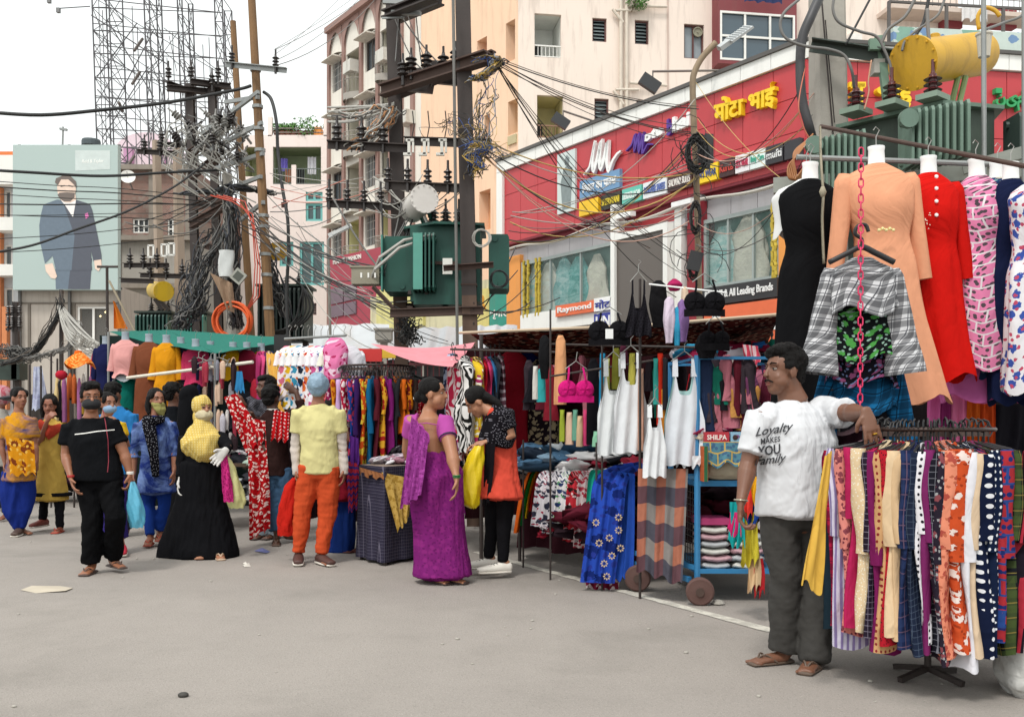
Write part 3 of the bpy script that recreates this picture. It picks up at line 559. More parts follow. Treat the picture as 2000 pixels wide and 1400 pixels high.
# orange columns, red middle
for q in ((988,500,1014,800),(1519,400,1572,800)): m=M(); s1.box(m,*s1.rect(*q),-.4,-.02); m.build('column',orange,shop)
zsill=s1.hit(1440,556)[1]; zlow=s1.hit(1440,600)[1]
def hz(px,py): return s1.hit(px,py)[1]
for x0,x1 in ((1016,1194),(1371,1518)):
    u0=s1.hit(x0,500)[0]; u1=s1.hit(x1,500)[0]; z0,z1=zsill,zgb-.02
    m=M(); m.quad(s1.pt(u0,z0,-.32),s1.pt(u1,z0,-.32),s1.pt(u1,z1,-.32),s1.pt(u0,z1,-.32)); m.build('window_backing',mat('#8fa9a0',.8,var=.4,sc=1.2),shop)
    m=M(); n=2
    for a,b_,c,d in ((u0,u0+.07,z0,z1),(u1-.07,u1,z0,z1),(u0+.07,u1-.07,z1-.07,z1),(u0+.07,u1-.07,z0,z0+.07)): s1.box(m,a,b_,c,d,-.1,-.03)
    for i in range(1,n+1): x=u0+(u1-u0)*i/(n+1); s1.box(m,x-.02,x+.02,z0+.07,z1-.07,-.1,-.05)
    o=m.build('window',mat('#9aa3a0',.5),shop)
    m=M(); m.quad(s1.pt(u0,z0,-.06),s1.pt(u1,z0,-.06),s1.pt(u1,z1,-.06),s1.pt(u0,z1,-.06)); m.build('pane',glass('#5f7a76',.04,.72),o)
    # plastic covered garments standing behind the glass
    rr=random.Random(int(x0)); k=0; u=u0+.35; cols=['#dfe8e0','#cfe5df','#8fc7c4','#e6e4d2','#4fa19b','#dad6c8','#bcdad8','#7fb7b5']
    while u<u1-.3:
        w=rr.uniform(.26,.42); h=(z1-z0)*rr.uniform(.78,.9); cc=s1.pt(u,z0+.08,-.2); m=M(); cl=rr.choice(cols)
        def gf(a,v,w=w,h=h,cc=cc,se=rr.uniform(0,9)):
            th=2*math.pi*a; r=(.28+.72*min(1,v*3.2)) if v<.3 else (1+.25*(v-.3))
            if v<.06: r=.3
            f=1+.13*math.sin(th*7+se+v*5)+.08*math.sin(th*3-v*9+se)
            return cc+s1.U*(math.cos(th)*w*r*f)+s1.n*(math.sin(th)*.07*r*f)+V(0,0,h*(1-v)),(a*1.5,v*1.8)
        m.grid(gf,28,16,wrap=True); g_=m.build('display_garment',fab(cl,'tie',rr.choice(cols),s=.8,wr=.8),o,smooth=True); u+=w*1.55
        if cl in('#4fa19b','#8fc7c4'): u+=.05
# yellow marigold strings at window sides
m=M(); rr=random.Random(2)
for px in (1022,1030,1046,1052,1508,1513):
    u=s1.hit(px,500)[0]; z=zgb
    while z>zsill: m.tube([s1.pt(u+rr.uniform(-.02,.02),z,-.02+rr.uniform(-.01,.01)),s1.pt(u+rr.uniform(-.02,.02),z-.09,-.02)],.035,5); z-=.08
m.build('marigold_garland',mat('#b8a13a',.8,var=.4,sc=10),shop,kind='stuff')
# centre: tinted panel in white frame, standing a little forward
m=M(); r=s1.rect(1196,440,1345,800,0); zt=s1.hit(1250,360)[1]; s1.box(m,r[0],r[1],1,zt,-.33,-.14); m.build('red_panel',red,shop)
uc0,uc1=s1.hit(1193,480,.25)[0],s1.hit(1304,480,.25)[0]; ztt=s1.hit(1250,446,.25)[1]; m=M()
s1.box(m,uc0+.1,uc1-.1,1.5,ztt-.12,.1,.2); tp=m.build('tinted_panel',mat('#5e5650',.35,var=.1,sc=.5,bump=0),shop)
m=M(); s1.box(m,uc0,uc0+.12,1.5,s1.hit(1198,400,.25)[1],.0,.26); s1.box(m,uc1-.12,uc1,1.5,ztt,.0,.26); s1.box(m,uc0+.124,uc1-.124,ztt-.12,ztt,.0,.25); s1.box(m,uc1+.02,uc1+.2,2.2,zrb-.2,-.12,.1); m.build('white_frame',wh,shop)
m=M(); s1.box(m,*s1.rect(1345,395,1372,640),-.3,.04); m.build('dark_column',mat('#8c2732'),shop)
m=M(); s1.box(m,*s1.rect(1306,432,1346,446),-.14,.1); s1.box(m,*s1.rect(1338,382,1370,440),-.12,.0); m.build('grey_trim',grey,shop)
# sills and low sign bands
def board(x0,x1,y0a,y1a,xa,mt,name='signboard',off=.0,th=.12,zz=None):
    u0=s1.hit(x0,500,off)[0]; u1=s1.hit(x1,500,off)[0]; z1=s1.hit(xa,y0a,off)[1]; z0=s1.hit(xa,y1a,off)[1]; m=M(); s1.box(m,u0,u1,z0,z1,off-th,off); return m.build(name,mt,shop),(u0,u1,z0,z1)
def put(par,r,txt,mt,off,pad=(.06,.18),bold=.02,th=.012,shear=0,x=(0,1)):
    u0,u1,z0,z1=r; w=u1-u0; h=z1-z0; a=u0+w*(x[0]+(x[1]-x[0])*pad[0]); b_=u0+w*(x[1]-(x[1]-x[0])*pad[0]); c=z0+h*pad[1]; d=z1-h*pad[1]
    m=M(); lettering(m,txt,s1.pt(a,c,off),s1.pt(b_,c,off),s1.pt(b_,d,off),s1.pt(a,d,off),th=th,bold=bold,shear=shear); return m.build('lettering',mt,par)
blk=mat('#2c2b2d',.5,bump=0); org=mat('#df6b42',.6,bump=0); blu=mat('#27318a',.5,bump=0); yel=mat('#f0c81e',.5,bump=0); wlt=mat('#ececea',.5,bump=0)
o,r=board(1016,1196,603,640,1100,wh,'sill',0,.3)
o,r=board(1371,1518,552,588,1450,blk,off=.06); put(o,r,"BERRYS & All Leading Brands",wlt,.063,(.05,.22),.012)
o,r=board(1375,1574,592,680,1450,org,off=.1); put(o,r,'Raymond',wlt,.103,(.05,.2),.02,shear=.05)
o,r=board(1085,1160,592,614,1120,org,off=.06); put(o,r,'Raymond',wlt,.063)
o,r=board(1160,1200,580,606,1180,wlt,off=.07); put(o,r,'मोटा',blu,.073)
o,r=board(1160,1240,608,640,1200,blu,off=.09); put(o,r,'UNITED',wlt,.093)
# painted figure panel
r=s1.rect(1093,300,1126,415); u0=s1.hit(1092,350)[0]; u1=s1.hit(1127,350)[0]; z1=s1.hit(1110,297)[1]; z0=s1.hit(1110,415)[1]; m=M(); s1.box(m,u0,u1,z0,z1,.0,.05); pb=m.build('picture_panel',mat('#c9d3d0',.5,var=.1,sc=4,bump=0),shop)
m=M(); uu=lambda t:u0+(u1-u0)*t; zq=lambda t:z0+(z1-z0)*t
m.add([s1.pt(uu(a),zq(c),.054) for a,c in ((.3,.05),(.75,.05),(.82,.45),(.85,.7),(.6,.78),(.35,.72),(.2,.5))],[tuple(range(7))]); m.add([s1.pt(uu(a),zq(c),.057) for a,c in ((.45,.78),(.65,.78),(.7,.88),(.55,.94),(.42,.87))],[tuple(range(5))]); m.build('figure_print',mat('#7d8888',.5,var=.3,sc=9,bump=0),pb)
# scribbled M emblem and names
def stroke(pts,w,mt,name,off=.09,th=.07,pinch=.35):
    m=M(); n=len(pts); Q=[]
    pts=[Vector((*s1.hit(x,y,off),0)) for x,y in pts]
    P2=[]
    for i in range(n-1):
        for k in range(5):
            t=k/5; p0=pts[max(i-1,0)];p1=pts[i];p2=pts[i+1];p3=pts[min(i+2,n-1)]
            c=.5*((2*p1)+(p2-p0)*t+(2*p0-5*p1+4*p2-p3)*t*t+(3*p1-p0-3*p2+p3)*t**3); P2.append(p1.lerp(p2,t)*.6+c*.4)
    P2.append(pts[-1]); k=len(P2); L=[];R=[]
    for i,p in enumerate(P2):
        t=(P2[min(i+1,k-1)]-P2[max(i-1,0)]); nn=Vector((-t.y,t.x,0)).normalized() if t.length else Vector((1,0,0)); ww=w*(pinch+(1-pinch)*math.sin(math.pi*min(1,max(0,(i+.6)/k)))); L.append(p+nn*ww/2); R.append(p-nn*ww/2)
    for o_ in (off,off-th): m.v.extend([tuple(s1.pt(p.x,p.y,o_)) for p in L]+[tuple(s1.pt(p.x,p.y,o_)) for p in R]); 
    m.uv=[(0,0)]*len(m.v)
    for i in range(k-1):
        m.f.append((i,k+i,k+i+1,i+1)); m.f.append((i,i+1,2*k+i+1,2*k+i)); m.f.append((k+i+1,k+i,3*k+i,3*k+i+1)); m.mi+=[0]*3
    return m.build(name,mt,shop)
c1=lambda pts:[(1120+x/4.545,250+y/4.545) for x,y in pts]
stroke(c1([(88,415),(140,345),(188,118),(165,300),(175,390),(215,250),(242,112),(228,270),(238,365),(275,250),(298,118),(292,300),(308,388),(345,290),(385,230),(418,205)]),.10,wlt,'emblem')
pur=mat('#54308f',.5,bump=0)
stroke([(1222,295),(1233,283),(1240,262),(1238,296),(1247,262),(1247,298),(1256,260),(1254,300),(1264,282),(1276,282)],.06,pur,'emblem')
def word(txt,x0,x1,ya,yb,yc,yd,mt,bold=.02,th=.07,fc=s1,shear=0,name='lettering',par=shop,off=.0):
    a=fc.pt(*fc.hit(x0,ya)); b_=fc.pt(*fc.hit(x1,yb)); c=fc.pt(*fc.hit(x1,yc)); d=fc.pt(*fc.hit(x0,yd)); m=M()
    lettering(m,txt,a,b_,c,d,th=th,bold=bold,shear=shear); return m.build(name,mt,par)
word('ota',1261,1299,281,263,244,262,wlt,.05); word('b',1307,1319,268,262,228,236,pur,.05); word('hai',1318,1352,261,246,217,231,wlt,.05)
word('मोटा',1402,1459,243,225,183,194,yel,.035,.1); word('भाई',1469,1521,224,213,160,180,yel,.035,.1)
# blue slogan board
u0=s1.hit(1138,370)[0];u1=s1.hit(1216,370)[0]; z1=s1.hit(1177,343)[1]; z0=s1.hit(1177,378)[1]; m=M(); s1.box(m,u0,u1,z0,z1,.0,.08); o=m.build('slogan_board',mat('#6c93b8',.5,var=.08,bump=0),shop); put(o,(u0,u1,z0,z1),'िबहार का पारस',wlt,.083,(.08,.18),.02)
BS=[(1131,1168,408,'','#f0c222','#f0c222'),(1174,1212,400,'SHERWANI','#2e2a20','#d8c23a'),(1215,1253,389,'DESIGNER LACHA','#5fb8a6','#e9f2ee'),(1256,1302,375,'DESIGNER SAREES','#dfe1e2','#5b6fae'),(1304,1351,360,'SALWAR SUITS','#43211f','#f0ebe4'),(1354,1402,346,"MEN'S WEAR",'#f2cb18','#4b5b8c'),(1405,1434,337,'Kurtis','#3c1c1c','#c2453a'),(1436,1463,328,'KIDS WEAR','#e6e2e4','#c03a5a'),(1465,1494,320,'Baby Care','#dfe9e6','#4fae94'),(1496,1529,310,'mufti','#2f2d32','#e8e8e8'),(1532,1562,299,'Levi','#2f2d32','#3c3a40')]
zs1=s1.hit(1380,333)[1]; zs0=s1.hit(1380,361)[1]
for x0,x1,ym,t,c1_,c2_ in BS:
    u0=s1.hit(x0,ym,.1)[0];u1=s1.hit(x1,ym,.1)[0]; m=M(); s1.box(m,u0,u1,zrb+.12,zrb+.12+.30,.0,.1); o=m.build('brand_sign',mat(c1_,.5,var=.05,bump=0),shop)
    if t and t!='Levi': put(o,(u0,u1,zrb+.12,zrb+.42),t,mat(c2_,.5,bump=0),.103,(.06,.28),.01)
m=M(); pts=[s1.pt(u,zrb-.22+.05*math.sin(u*2.2),.12) for u in np.linspace(0,s1.L,60)]; m.tube(pts,.03,6); m.build('conduit',mat('#b9b4aa'),shop)
for px,py in ((1335,397),(1220,421)):
    m=M(); c=s1.pt(*s1.hit(px,py,.15),.15); m.box(c,(.5,.14,.09),s1.rz); m.build('light_fitting',wlt,shop)
# right wing lettering
word('T',1652,1684,205,205,165,165,yel,.05,.12,s2); word('म',1655,1682,206,206,168,168,yel,.05,.12,s2); word('भाई',1706,1775,213,214,163,165,yel,.04,.12,s2)
word('نیما',1938,1999,215,222,178,182,mat('#2f9a5b',.5,bump=0),.03,.1,s2)
m=M(); s2.box(m,*s2.rect(1938,176,1950,186),0,.1); m.build('green_dot',mat('#2f9a5b'),shop)
# flood lamps on brackets over the parapet
for i,(xa,ya,xb,yb) in enumerate(((1405,148,1275,140),(1158,220,1100,217))):
    u,z=s1.hit(xa,ya); a=s1.pt(u,zwt+.1,0); bb=P(xb,yb,a.y-.9); t=thing('flood_lamp',('larger' if i==0 else 'smaller lower')+' black flood lamp on a rod above the white parapet','flood lamp',bb,'flood lamps above the shop parapet')
    m=M(); m.tube([a,bb],.02,6); m.tube([bb,bb-V(0,0,.12)],.012,4); m.build('arm',mat('#77706a'),t); m=M(); m.box((0,0,0),(.34,.12,.2)); m.xf(Matrix.Translation(bb-V(.05,0,.2))@Matrix.Rotation(.6,4,'Y')); m.build('lamp_head',mat('#2d2e30',.4),t)
# painted hoarding above the right wing
fm=Fac(1742,17.6,2080,18); m=M(); r=fm.rect(1745,60,2080,112); t=thing('painted_hoarding','pale green hoarding with faded paintwork standing above shop roof at right','hoarding',fm.pt(r[0],zwt)); fm.box(m,r[0],r[1],zwt+.1,r[3],-.1,0); m.build('board',fab('#cfdcd4','floral','#8fb5a4','#7f9cc0',s=.12,uv=True,wr=0),t)
m=M(); [m.beam(fm.pt(u,zwt+.1,-.16),fm.pt(u,r[3]+.5,-.16),.05,.05) for u in np.linspace(r[0],r[1],4)]; m.beam(fm.pt(r[0],r[3]+.5,-.16),fm.pt(r[1],r[3]+.5,-.16),.04,.04); m.build('frame',mat('#5a5552'),t)
# ================= POLES, TRANSFORMERS, CABLES
steel=mat('#3b3330',.55,.3,var=.3,sc=4); rust=mat('#4b3a33',.8,.1,var=.35,sc=5); galv=mat('#8f918f',.45,.5,var=.2,sc=4); conc=mat('#a39e95',.9,var=.2,sc=2.2,streak=.25,dirt='#6f6a62',bump=.5); insul=mat('#2e2826',.3,bump=0); porc=mat('#55292a',.25,bump=0); green=mat('#184c41',.5,.1,var=.3,sc=3,streak=.35,dirt='#16302b'); green2=mat('#62796b',.5,.1,var=.15,sc=3,streak=.45,dirt='#4a5648'); dgreen=mat('#2c3a33',.6,var=.3,sc=3); wood=mat('#7f6040',.85,var=.35,sc=2,streak=.5,dirt='#4d3b2c',bump=.5); cabm=mat('#242424',.5,bump=0); cabg=mat('#6e6c69',.6,bump=0); cabw=mat('#a9a69f',.6,bump=0)
def straight(a,b,extend_down=True):
    """from pole top a through lower point b down to the ground"""
    a=Vector(a); b=Vector(b); t=(b.z)/(a.z-b.z) if a.z!=b.z else 0
    g=b+(b-a)*t; return g if extend_down else b
def insulator(m,p,h=.22,r=.07,n=3,axis=(0,0,1),mi=0):
    pr=[(.02,-.12),(.02,0)]
    for i in range(n): z=h*i/n; pr+=[(r*.5,z),(r,z+h/n*.25),(r*.9,z+h/n*.45),(r*.45,z+h/n*.6)]
    pr+=[(.3*r,h),(.015,h+.04),(.015,h+.1)]; m.lathe(p,pr,10,axis,mi)
def ins_part(par,p,**k): m=M(); insulator(m,p,**k); return m.build('insulator',insul,par,ang=40)
def wire(a,b,sag=.3,n=14,jit=0,rr=None):
    a=Vector(a); b=Vector(b); out=[]
    for i in range(n+1):
        t=i/n; p=a.lerp(b,t); p.z-=4*sag*t*(1-t)
        if jit: p+=V(rr.uniform(-jit,jit),rr.uniform(-jit,jit),rr.uniform(-jit,jit))
        out.append(p)
    return out
# ---- the two steel H-posts with the transformer between
d1,d2=12.9,12.0
hp=[]
for i,(xt,xb,d,w,lb) in enumerate(((766,783,d1,.165,'left dark steel H-section post of the transformer frame, behind the pink awning'),(903,918,d2,.175,'right dark steel H-section post of the transformer frame, rusty towards its foot'))):
    top=P(xt,-40,d); g=straight(P(xt,0,d),P(xb,650,d)); t=thing('steel_post',lb,'utility pole',g,'steel posts carrying the green transformer'); m=M(); mid=g.lerp(top,.42)
    m.ibeam(mid,top,w,w*1.05,.022); m.build('shaft',steel,t); m=M(); m.ibeam(g,mid,w,w*1.05,.022); m.build('lower_shaft',mat('#5e4a3e',.8,.1,var=.4,sc=4),t); hp.append((t,g,top))
    if i==1:
        m=M(); [m.box(g.lerp(top,k)+V(0,0,0),(w*1.1,w*1.15,.02)) for k in (.2,.24,.44)]; m.build('strap',rust,t)
def onp(i,py):   # point on post i at photo height py
    _,g,top=hp[i]; d=(d1,d2)[i]; z=CZ+(HY-py)/F*d; k=(z-g.z)/(top.z-g.z); return g.lerp(top,k)
# cross arms
def arm(name,lb,a,b,w=.08,h=.1,ins=(),mt=steel,grp='cross arms on the steel posts',cat='cross arm',up=.05,ins_kw={}):
    a=Vector(a); b=Vector(b); t=thing(name,lb,cat,(a+b)/2,grp); m=M(); m.beam(a,b,.012,h); m.beam(a+V(0,-w/2,h/2),b+V(0,-w/2,h/2),w,.012); m.build('beam',mt,t)
    for k in ins: ins_part(t,a.lerp(b,k)+V(0,-w/2,up),**ins_kw)
    return t
arm('cross_arm','long low channel arm pointing left at mid height of the left steel post',P(640,284,12.6),P(800,292,12.6),.08,.09,(.12,.42,.68))
arm('cross_arm','channel arm holding three white fuse carriers between the steel posts',P(790,277,12.75),P(905,281,12.3),.08,.09)
arm('cross_arm','lower channel arm left of the white oil drum with a row of insulators',P(638,399,12.6),P(785,406,12.7),.07,.08,(.04,.28,.5,.72),ins_kw=dict(h=.16,r=.05))
arm('cross_arm','channel arm just above the white oil drum between the two steel posts',P(752,363,12.3),P(915,370,12.0),.07,.09,(.04,.28,.52,.76),ins_kw=dict(h=.18,r=.055))
arm('cross_arm','short channel arm left of the wire tangle near the right steel post',P(905,283,12),P(960,281,11.9),.07,.08)
# big rusty gantry beams at y~150
t=thing('gantry','pair of dark rusty gantry beams with four insulators joining the steel posts','gantry',P(840,150,12.4),None)
m=M(); m.ibeam(P(745,178,12.6),P(952,112,11.7),.14,.15,.02); m.build('beam',rust,t); m=M(); m.ibeam(P(760,190,13.0),P(965,108,12.0),.1,.12,.02); m.build('beam',rust,t)
for a,b in (((790,146),(842,142)),((832,128),(905,132)),((775,168),(842,174)),((850,155),(905,160))): m=M(); m.beam(P(*a,12.8),P(*b,12.5),.1,.11); m.build('bracket',steel,t)
for x,y in ((787,142),(803,131),(833,125),(866,128),(890,118)): ins_part(t,P(x,y+6,12.3),h=.17,r=.075)
t=thing('gantry','short upper gantry with bright angle bars at the top edge of the picture','gantry',P(800,10,12.6),None)
m=M(); m.ibeam(P(752,30,12.6),P(850,-8,12.0),.14,.1,.02); m.ibeam(P(775,38,13),P(862,2,12.2),.1,.1,.02); m.build('beam',steel,t); m=M(); m.beam(P(748,4,12.5),P(795,6,12.5),.05,.05); m.beam(P(765,25,12.5),P(822,27,12.4),.05,.05); m.beam(P(746,36,12.5),P(790,35,12.5),.02,.02); m.build('angle_bar',galv,t)
# fuse carriers
for i,x in enumerate((799,829,863)):
    c=P(x,288,12.2); t=thing('fuse_carrier',['left','middle','right'][i]+'most of three white porcelain fuse carriers on the arm between steel posts' if i!=1 else 'middle one of three white porcelain fuse carriers on the arm between steel posts','fuse',c,'porcelain fuse carriers')
    m=M(); m.box(c,(.035,.05,.18)); m.box(c+V(.01,0,.085),(.1,.05,.03)); m.box(c+V(-.02,0,-.085),(.1,.05,.03)); m.box(c+V(.05,0,0),(.025,.04,.13)); m.build('body',mat('#cfcdc4',.3,bump=0),t); m=M(); m.tube([c+V(.03,0,.09),c+V(.06,0,.26),c+V(.04,.02,.45)],.007,4); m.build('horn',steel,t)
# galvanized pipe
t=thing('steel_pipe','thin galvanized pipe standing just left of the right steel post','pole',G(0,0) if False else V(*(P(893,650,11.7).xy),0)); m=M(); a=P(885,-10,11.7); b=P(893,650,11.7); g=straight(a,b); t.location=g; WLOC[t.name]=g; m.tube([g,a],.018,8); m.build('shaft',mat('#6c6a66',.5,.4,var=.3,sc=4),t)
# ---- transformer helpers
def finbank(par,a,b,z0,z1,n,dep,nrm,mt,end=.05):
    """radiator: a bank of vertical fins from a to b standing dep proud along nrm"""
    a=Vector(a); b=Vector(b); nrm=Vector(nrm).normalized(); u=(b-a).normalized(); L=(b-a).length
    for i in range(n):
        c=a+u*(L*(i+.5)/n)+nrm*dep/2; m=M(); w=L/n*.42; h=z1-z0
        vs=[]
        for s_ in (-1,1):
            for (q,z) in ((-dep/2,z0),(dep/2-.02,z0),(dep/2,z0+.04),(dep/2,z1-.04),(dep/2-.02,z1),(-dep/2,z1)): vs.append(c+u*(s_*w/2)+nrm*q+V(0,0,z-c.z))
        m.add(vs,[(0,1,2,3,4,5),(11,10,9,8,7,6)]+[(i_,i_+6,(i_+1)%6+6,(i_+1)%6) for i_ in range(6)]); m.build('radiator_fin',mt,par)
    m=M()
    for z in (z0+.06,z1-.06): m.tube([a+nrm*dep*.3+V(0,0,z-a.z),b+nrm*dep*.3+V(0,0,z-a.z)],.035,8)
    m.build('header_pipe',mt,par)
def bushing(par,p,h=.3,r=.09,mt=porc,base=None):
    m=M(); pr=[(r*.7,0),(r*.7,h*.12),(r*.45,h*.15)]
    for z in (.25,.5,.75) if h<.28 else (.28,.72): pr+=[(r*.45,h*z),(r*1.0,h*(z-.02)),(r*.5,h*(z+.1)),(r*.42,h*(z+.12))]
    pr+=[(r*.4,h*.95),(r*.25,h),(.015,h+.02),(.015,h+.12),(.001,h+.12)]; m.lathe(p,pr,14); o=m.build('bushing',mt,par,ang=35)
    if base: m=M(); m.lathe(Vector(p)-V(0,0,.03),[(r*1.2,0),(r*1.2,.04),(r*.8,.05)],8); m.build('flange',base,o)
    return o
def drum(par,a,b,r,mt,name='oil_drum',fl=.03):
    a=Vector(a); b=Vector(b); L=(b-a).length; m=M(); m.lathe(a,[(.001,-.004),(r+fl,-.002),(r+fl,.03),(r,.034),(r,L-.03),(r*.97,L),(.001,L+.02)],32,b-a); o=m.build(name,mt,par,ang=35)
    A=(b-a).normalized(); X=A.orthogonal().normalized(); Y=A.cross(X); m=M()
    for k in range(14): q=2*math.pi*k/14; m.lathe(a-A*.012+(X*math.cos(q)+Y*math.sin(q))*(r+fl*.35),[(.001,-.004),(.011,-.002),(.011,.012)],6,A)
    m.build('bolt',mt,o,kind='stuff'); return o
# ---- middle green transformer on its platform
zt=P(0,432,12)[2]; zbm=P(0,590,12)[2]
a=P(790,590,12.2); b_=P(950,590,11.9); t=thing('transformer','dark green power transformer with fins on a platform between the two steel posts','transformer',V((a.x+b_.x)/2,12.4,zbm))
c=V((P(800,0,12.1).x+P(938,0,12.1).x)/2,12.55,(zt+zbm)/2); w=P(938,0,12.1).x-P(800,0,12.1).x
m=M(); m.box(c,(w,.75,zt-zbm-.06)); m.box(c-V(0,0,(zt-zbm)/2-.05),(w*.9,.8,.12)); m.build('tank',green,t)
m=M(); m.prism([(c.x-w/2-.12,c.y-.2),(c.x-.12,c.y-.55),(c.x+w/2+.05,c.y-.45),(c.x+w/2+.05,c.y+.45),(c.x-w/2-.1,c.y+.45)],zt-.03,zt+.0); m.build('lid',green,t)
yf=c.y-.375
finbank(t,V(P(803,0,11.9).x,yf,zt),V(P(850,0,11.9).x,yf,zt),P(0,565,11.8).z,P(0,450,11.8).z,6,.26,(0,-1,0),green)
finbank(t,V(c.x-w/2,c.y-.36,zt),V(c.x-w/2,c.y+.2,zt),P(0,565,12).z,P(0,455,12).z,6,.33,(-1,0,0),green)
m=M(); x0=c.x-w/2-.33; m.box((x0-.01,c.y-.37,(P(0,455,12).z+P(0,565,12).z)/2),(.02,.14,P(0,455,12).z-P(0,565,12).z)); m.build('end_plate',mat('#3f7d70',.45),t)
m=M(); x1=P(803,0,11.6).x; m.box((x1+.05,yf-.275,(P(0,452,11.8).z+P(0,563,11.8).z)/2),(.11,.02,P(0,452,11.8).z-P(0,563,11.8).z)); m.build('end_plate',mat('#4e8f80',.45),t)
xr=c.x+w/2+.1; finbank(t,V(xr,c.y-.4,zt),V(xr,c.y+.2,zt),P(0,560,12).z,P(0,452,12).z,6,.25,(1,0,0),green)
for x in (846,870,896): bushing(t,V(P(x,0,12.2).x,12.25,zt),.2,.075,insul)
zq=P(0,397,12.2).z; dr=drum(t,V(P(830,0,12).x,11.95,zq),V(P(802,0,12.4).x,12.55,zq-.02),.155,mat('#cfcac4',.45,streak=.3),'oil_drum',.02)
m=M(); m.beam(V(P(833,0,12).x,12.15,zq-.1),V(P(845,0,12).x,12.3,zt),.035,.035); m.beam(V(P(815,0,12).x,12.3,zq-.1),V(P(825,0,12).x,12.4,zt),.035,.035); m.build('bracket',green,t); m=M(); m.tube([V(P(822,0,12).x,12.2,zq-.1),V(P(833,0,12).x,12.3,zt)],.02,8); m.build('pipe',white,t)
m=M(); m.box(P(874,520,11.95)+V(0,0,0),(.115,.012,.19)); m.build('name_plate',mat('#d3d2ca',.5),t); m=M(); m.box(P(866,514,12.1),(.32,.05,.04)); m.build('stiffener',rust,t)
for x in (800,833): m=M(); m.box(P(x,571,12.14),(.04,.03,.05)); m.build('lug',steel,t)
m=M(); [m.tube([c+V(-w/2+.3,-.4,.35),c+V(-w/2-.05,-.6,.25),c+V(-w/2-.35,-.55,.05),c+V(-w/2-.5,-.3,-.2)],.02,6)]; m.tube([c+V(-w/2+.3,-.4,.33),c+V(-w/2-.1,-.65,.15),c+V(-w/2-.4,-.6,-.1)],.02,6); m.build('cable',cabw,t)
t=thing('transformer_platform','dark steel channel platform under the green transformer','platform',P(850,612,12)) ; zp=P(0,600,12).z
m=M(); m.ibeam(P(762,612,12.0),P(944,606,11.9),.08,.1,.012); m.build('beam',rust,t); m=M(); m.ibeam(P(785,600,12.9),P(930,600,12.8),.08,.1,.012); m.build('beam',rust,t); m=M(); [m.ibeam(P(x,606,12.0),P(x,602,12.9),.07,.08,.012) for x in (800,870,925)]; m.build('cross_member',rust,t)
arm('brace','diagonal angle brace left below the green transformer platform',P(728,560,12.2),P(770,604,12.1),.04,.05,mt=rust,grp=None,cat='brace'); arm('brace','horizontal rusty channel across the front of green transformer',P(866,525,11.8),P(964,518,11.8),.06,.06,mt=rust,grp=None,cat='brace')
# switch box left of it
t=thing('junction_box','beige cable junction box hanging left of the green transformer','junction box',P(718,556,12.2)); m=M(); c=P(716,541,12.3); m.box(c,(.34,.22,.2)); m.box(c+V(0,0,.11),(.38,.25,.02)); m.build('case',mat('#8d8776',.7),t); [ (lambda mm: (mm.box(P(x,538,12.1),(.02,.05,.06)),mm.build('terminal',white,t)))(M()) for x in (706,720,733)]
# ---- tall yellow-brown pole and its wooden neighbour
def pole(name,lb,xt,yt,xb,yb,d,r,mt,n=10,grp=None,cat='utility pole',straps=()):
    a=P(xt,yt,d); b_=P(xb,yb,d); g=straight(a,b_); t=thing(name,lb,cat,g,grp); m=M(); m.tube([g,g.lerp(a,.5),a],[r*1.15,r*1.05,r*.85],n); m.build('shaft',mt,t,ang=40)
    for y in straps:
        k=(y-yt)/(yb-yt); p=a.lerp(b_,k); m=M(); m.lathe(p,[(r*1.2,0),(r*1.2,.05)],10); m.build('strap',galv,t)
    return t,a,g
pole('utility_pole','tall weathered orange-brown pole with metal straps right of the tangled cables',490,-30,527,650,16,.073,wood,4 if False else 8,straps=(140,212,255,297,425,446,500,540,605))
pole('utility_pole','shorter wooden pole stub whose top stands against the sky left of the tall one',455,42,470,300,17.5,.062,wood,8)
t=arm('cross_arm','light galvanized cross arm near the top of the tall brown pole',P(440,127,16),P(560,139,15.6),.06,.07,(.12,.83),galv,None,ins_kw=dict(h=.16,r=.055)); 
# dark posts left with top frame
for x0,x1,lb in ((371,385,'left dark steel post under the twin channel beams on the left'),(414,428,'right dark steel post under the twin channel beams on the left')):
    a=P(x0,165,18.2); g=straight(a,P(x1,640,18.2)); t=thing('steel_post',lb,'utility pole',g,'dark steel posts left of the tall brown pole'); m=M(); m.ibeam(g,a,.13,.14,.02); m.build('shaft',steel,t)
t=thing('gantry','twin dark channel beams with upright insulators against the sky at left','gantry',P(390,178,18)); 
for a,b_ in (((326,172),(432,182)),((372,160),(450,170)),((326,164),(360,176))): m=M(); m.ibeam(P(*a,17.9),P(*b_,18.3),.12,.1,.015); m.build('beam',steel,t)
for x,y in ((329,152),(373,150),(426,152),(414,166)): ins_part(t,P(x,y,18),h=.2,r=.06)
t=thing('gantry','sloping dark channel beams halfway up the dark posts on the left','gantry',P(400,280,17.6))
for a,b_ in (((368,302),(430,262)),((372,345),(430,305)),((378,405),(440,385)),((372,440),(436,405)),((400,478),(440,492))): m=M(); m.ibeam(P(*a,17.6),P(*b_,17.2),.1,.12,.015); m.build('beam',rust,t)
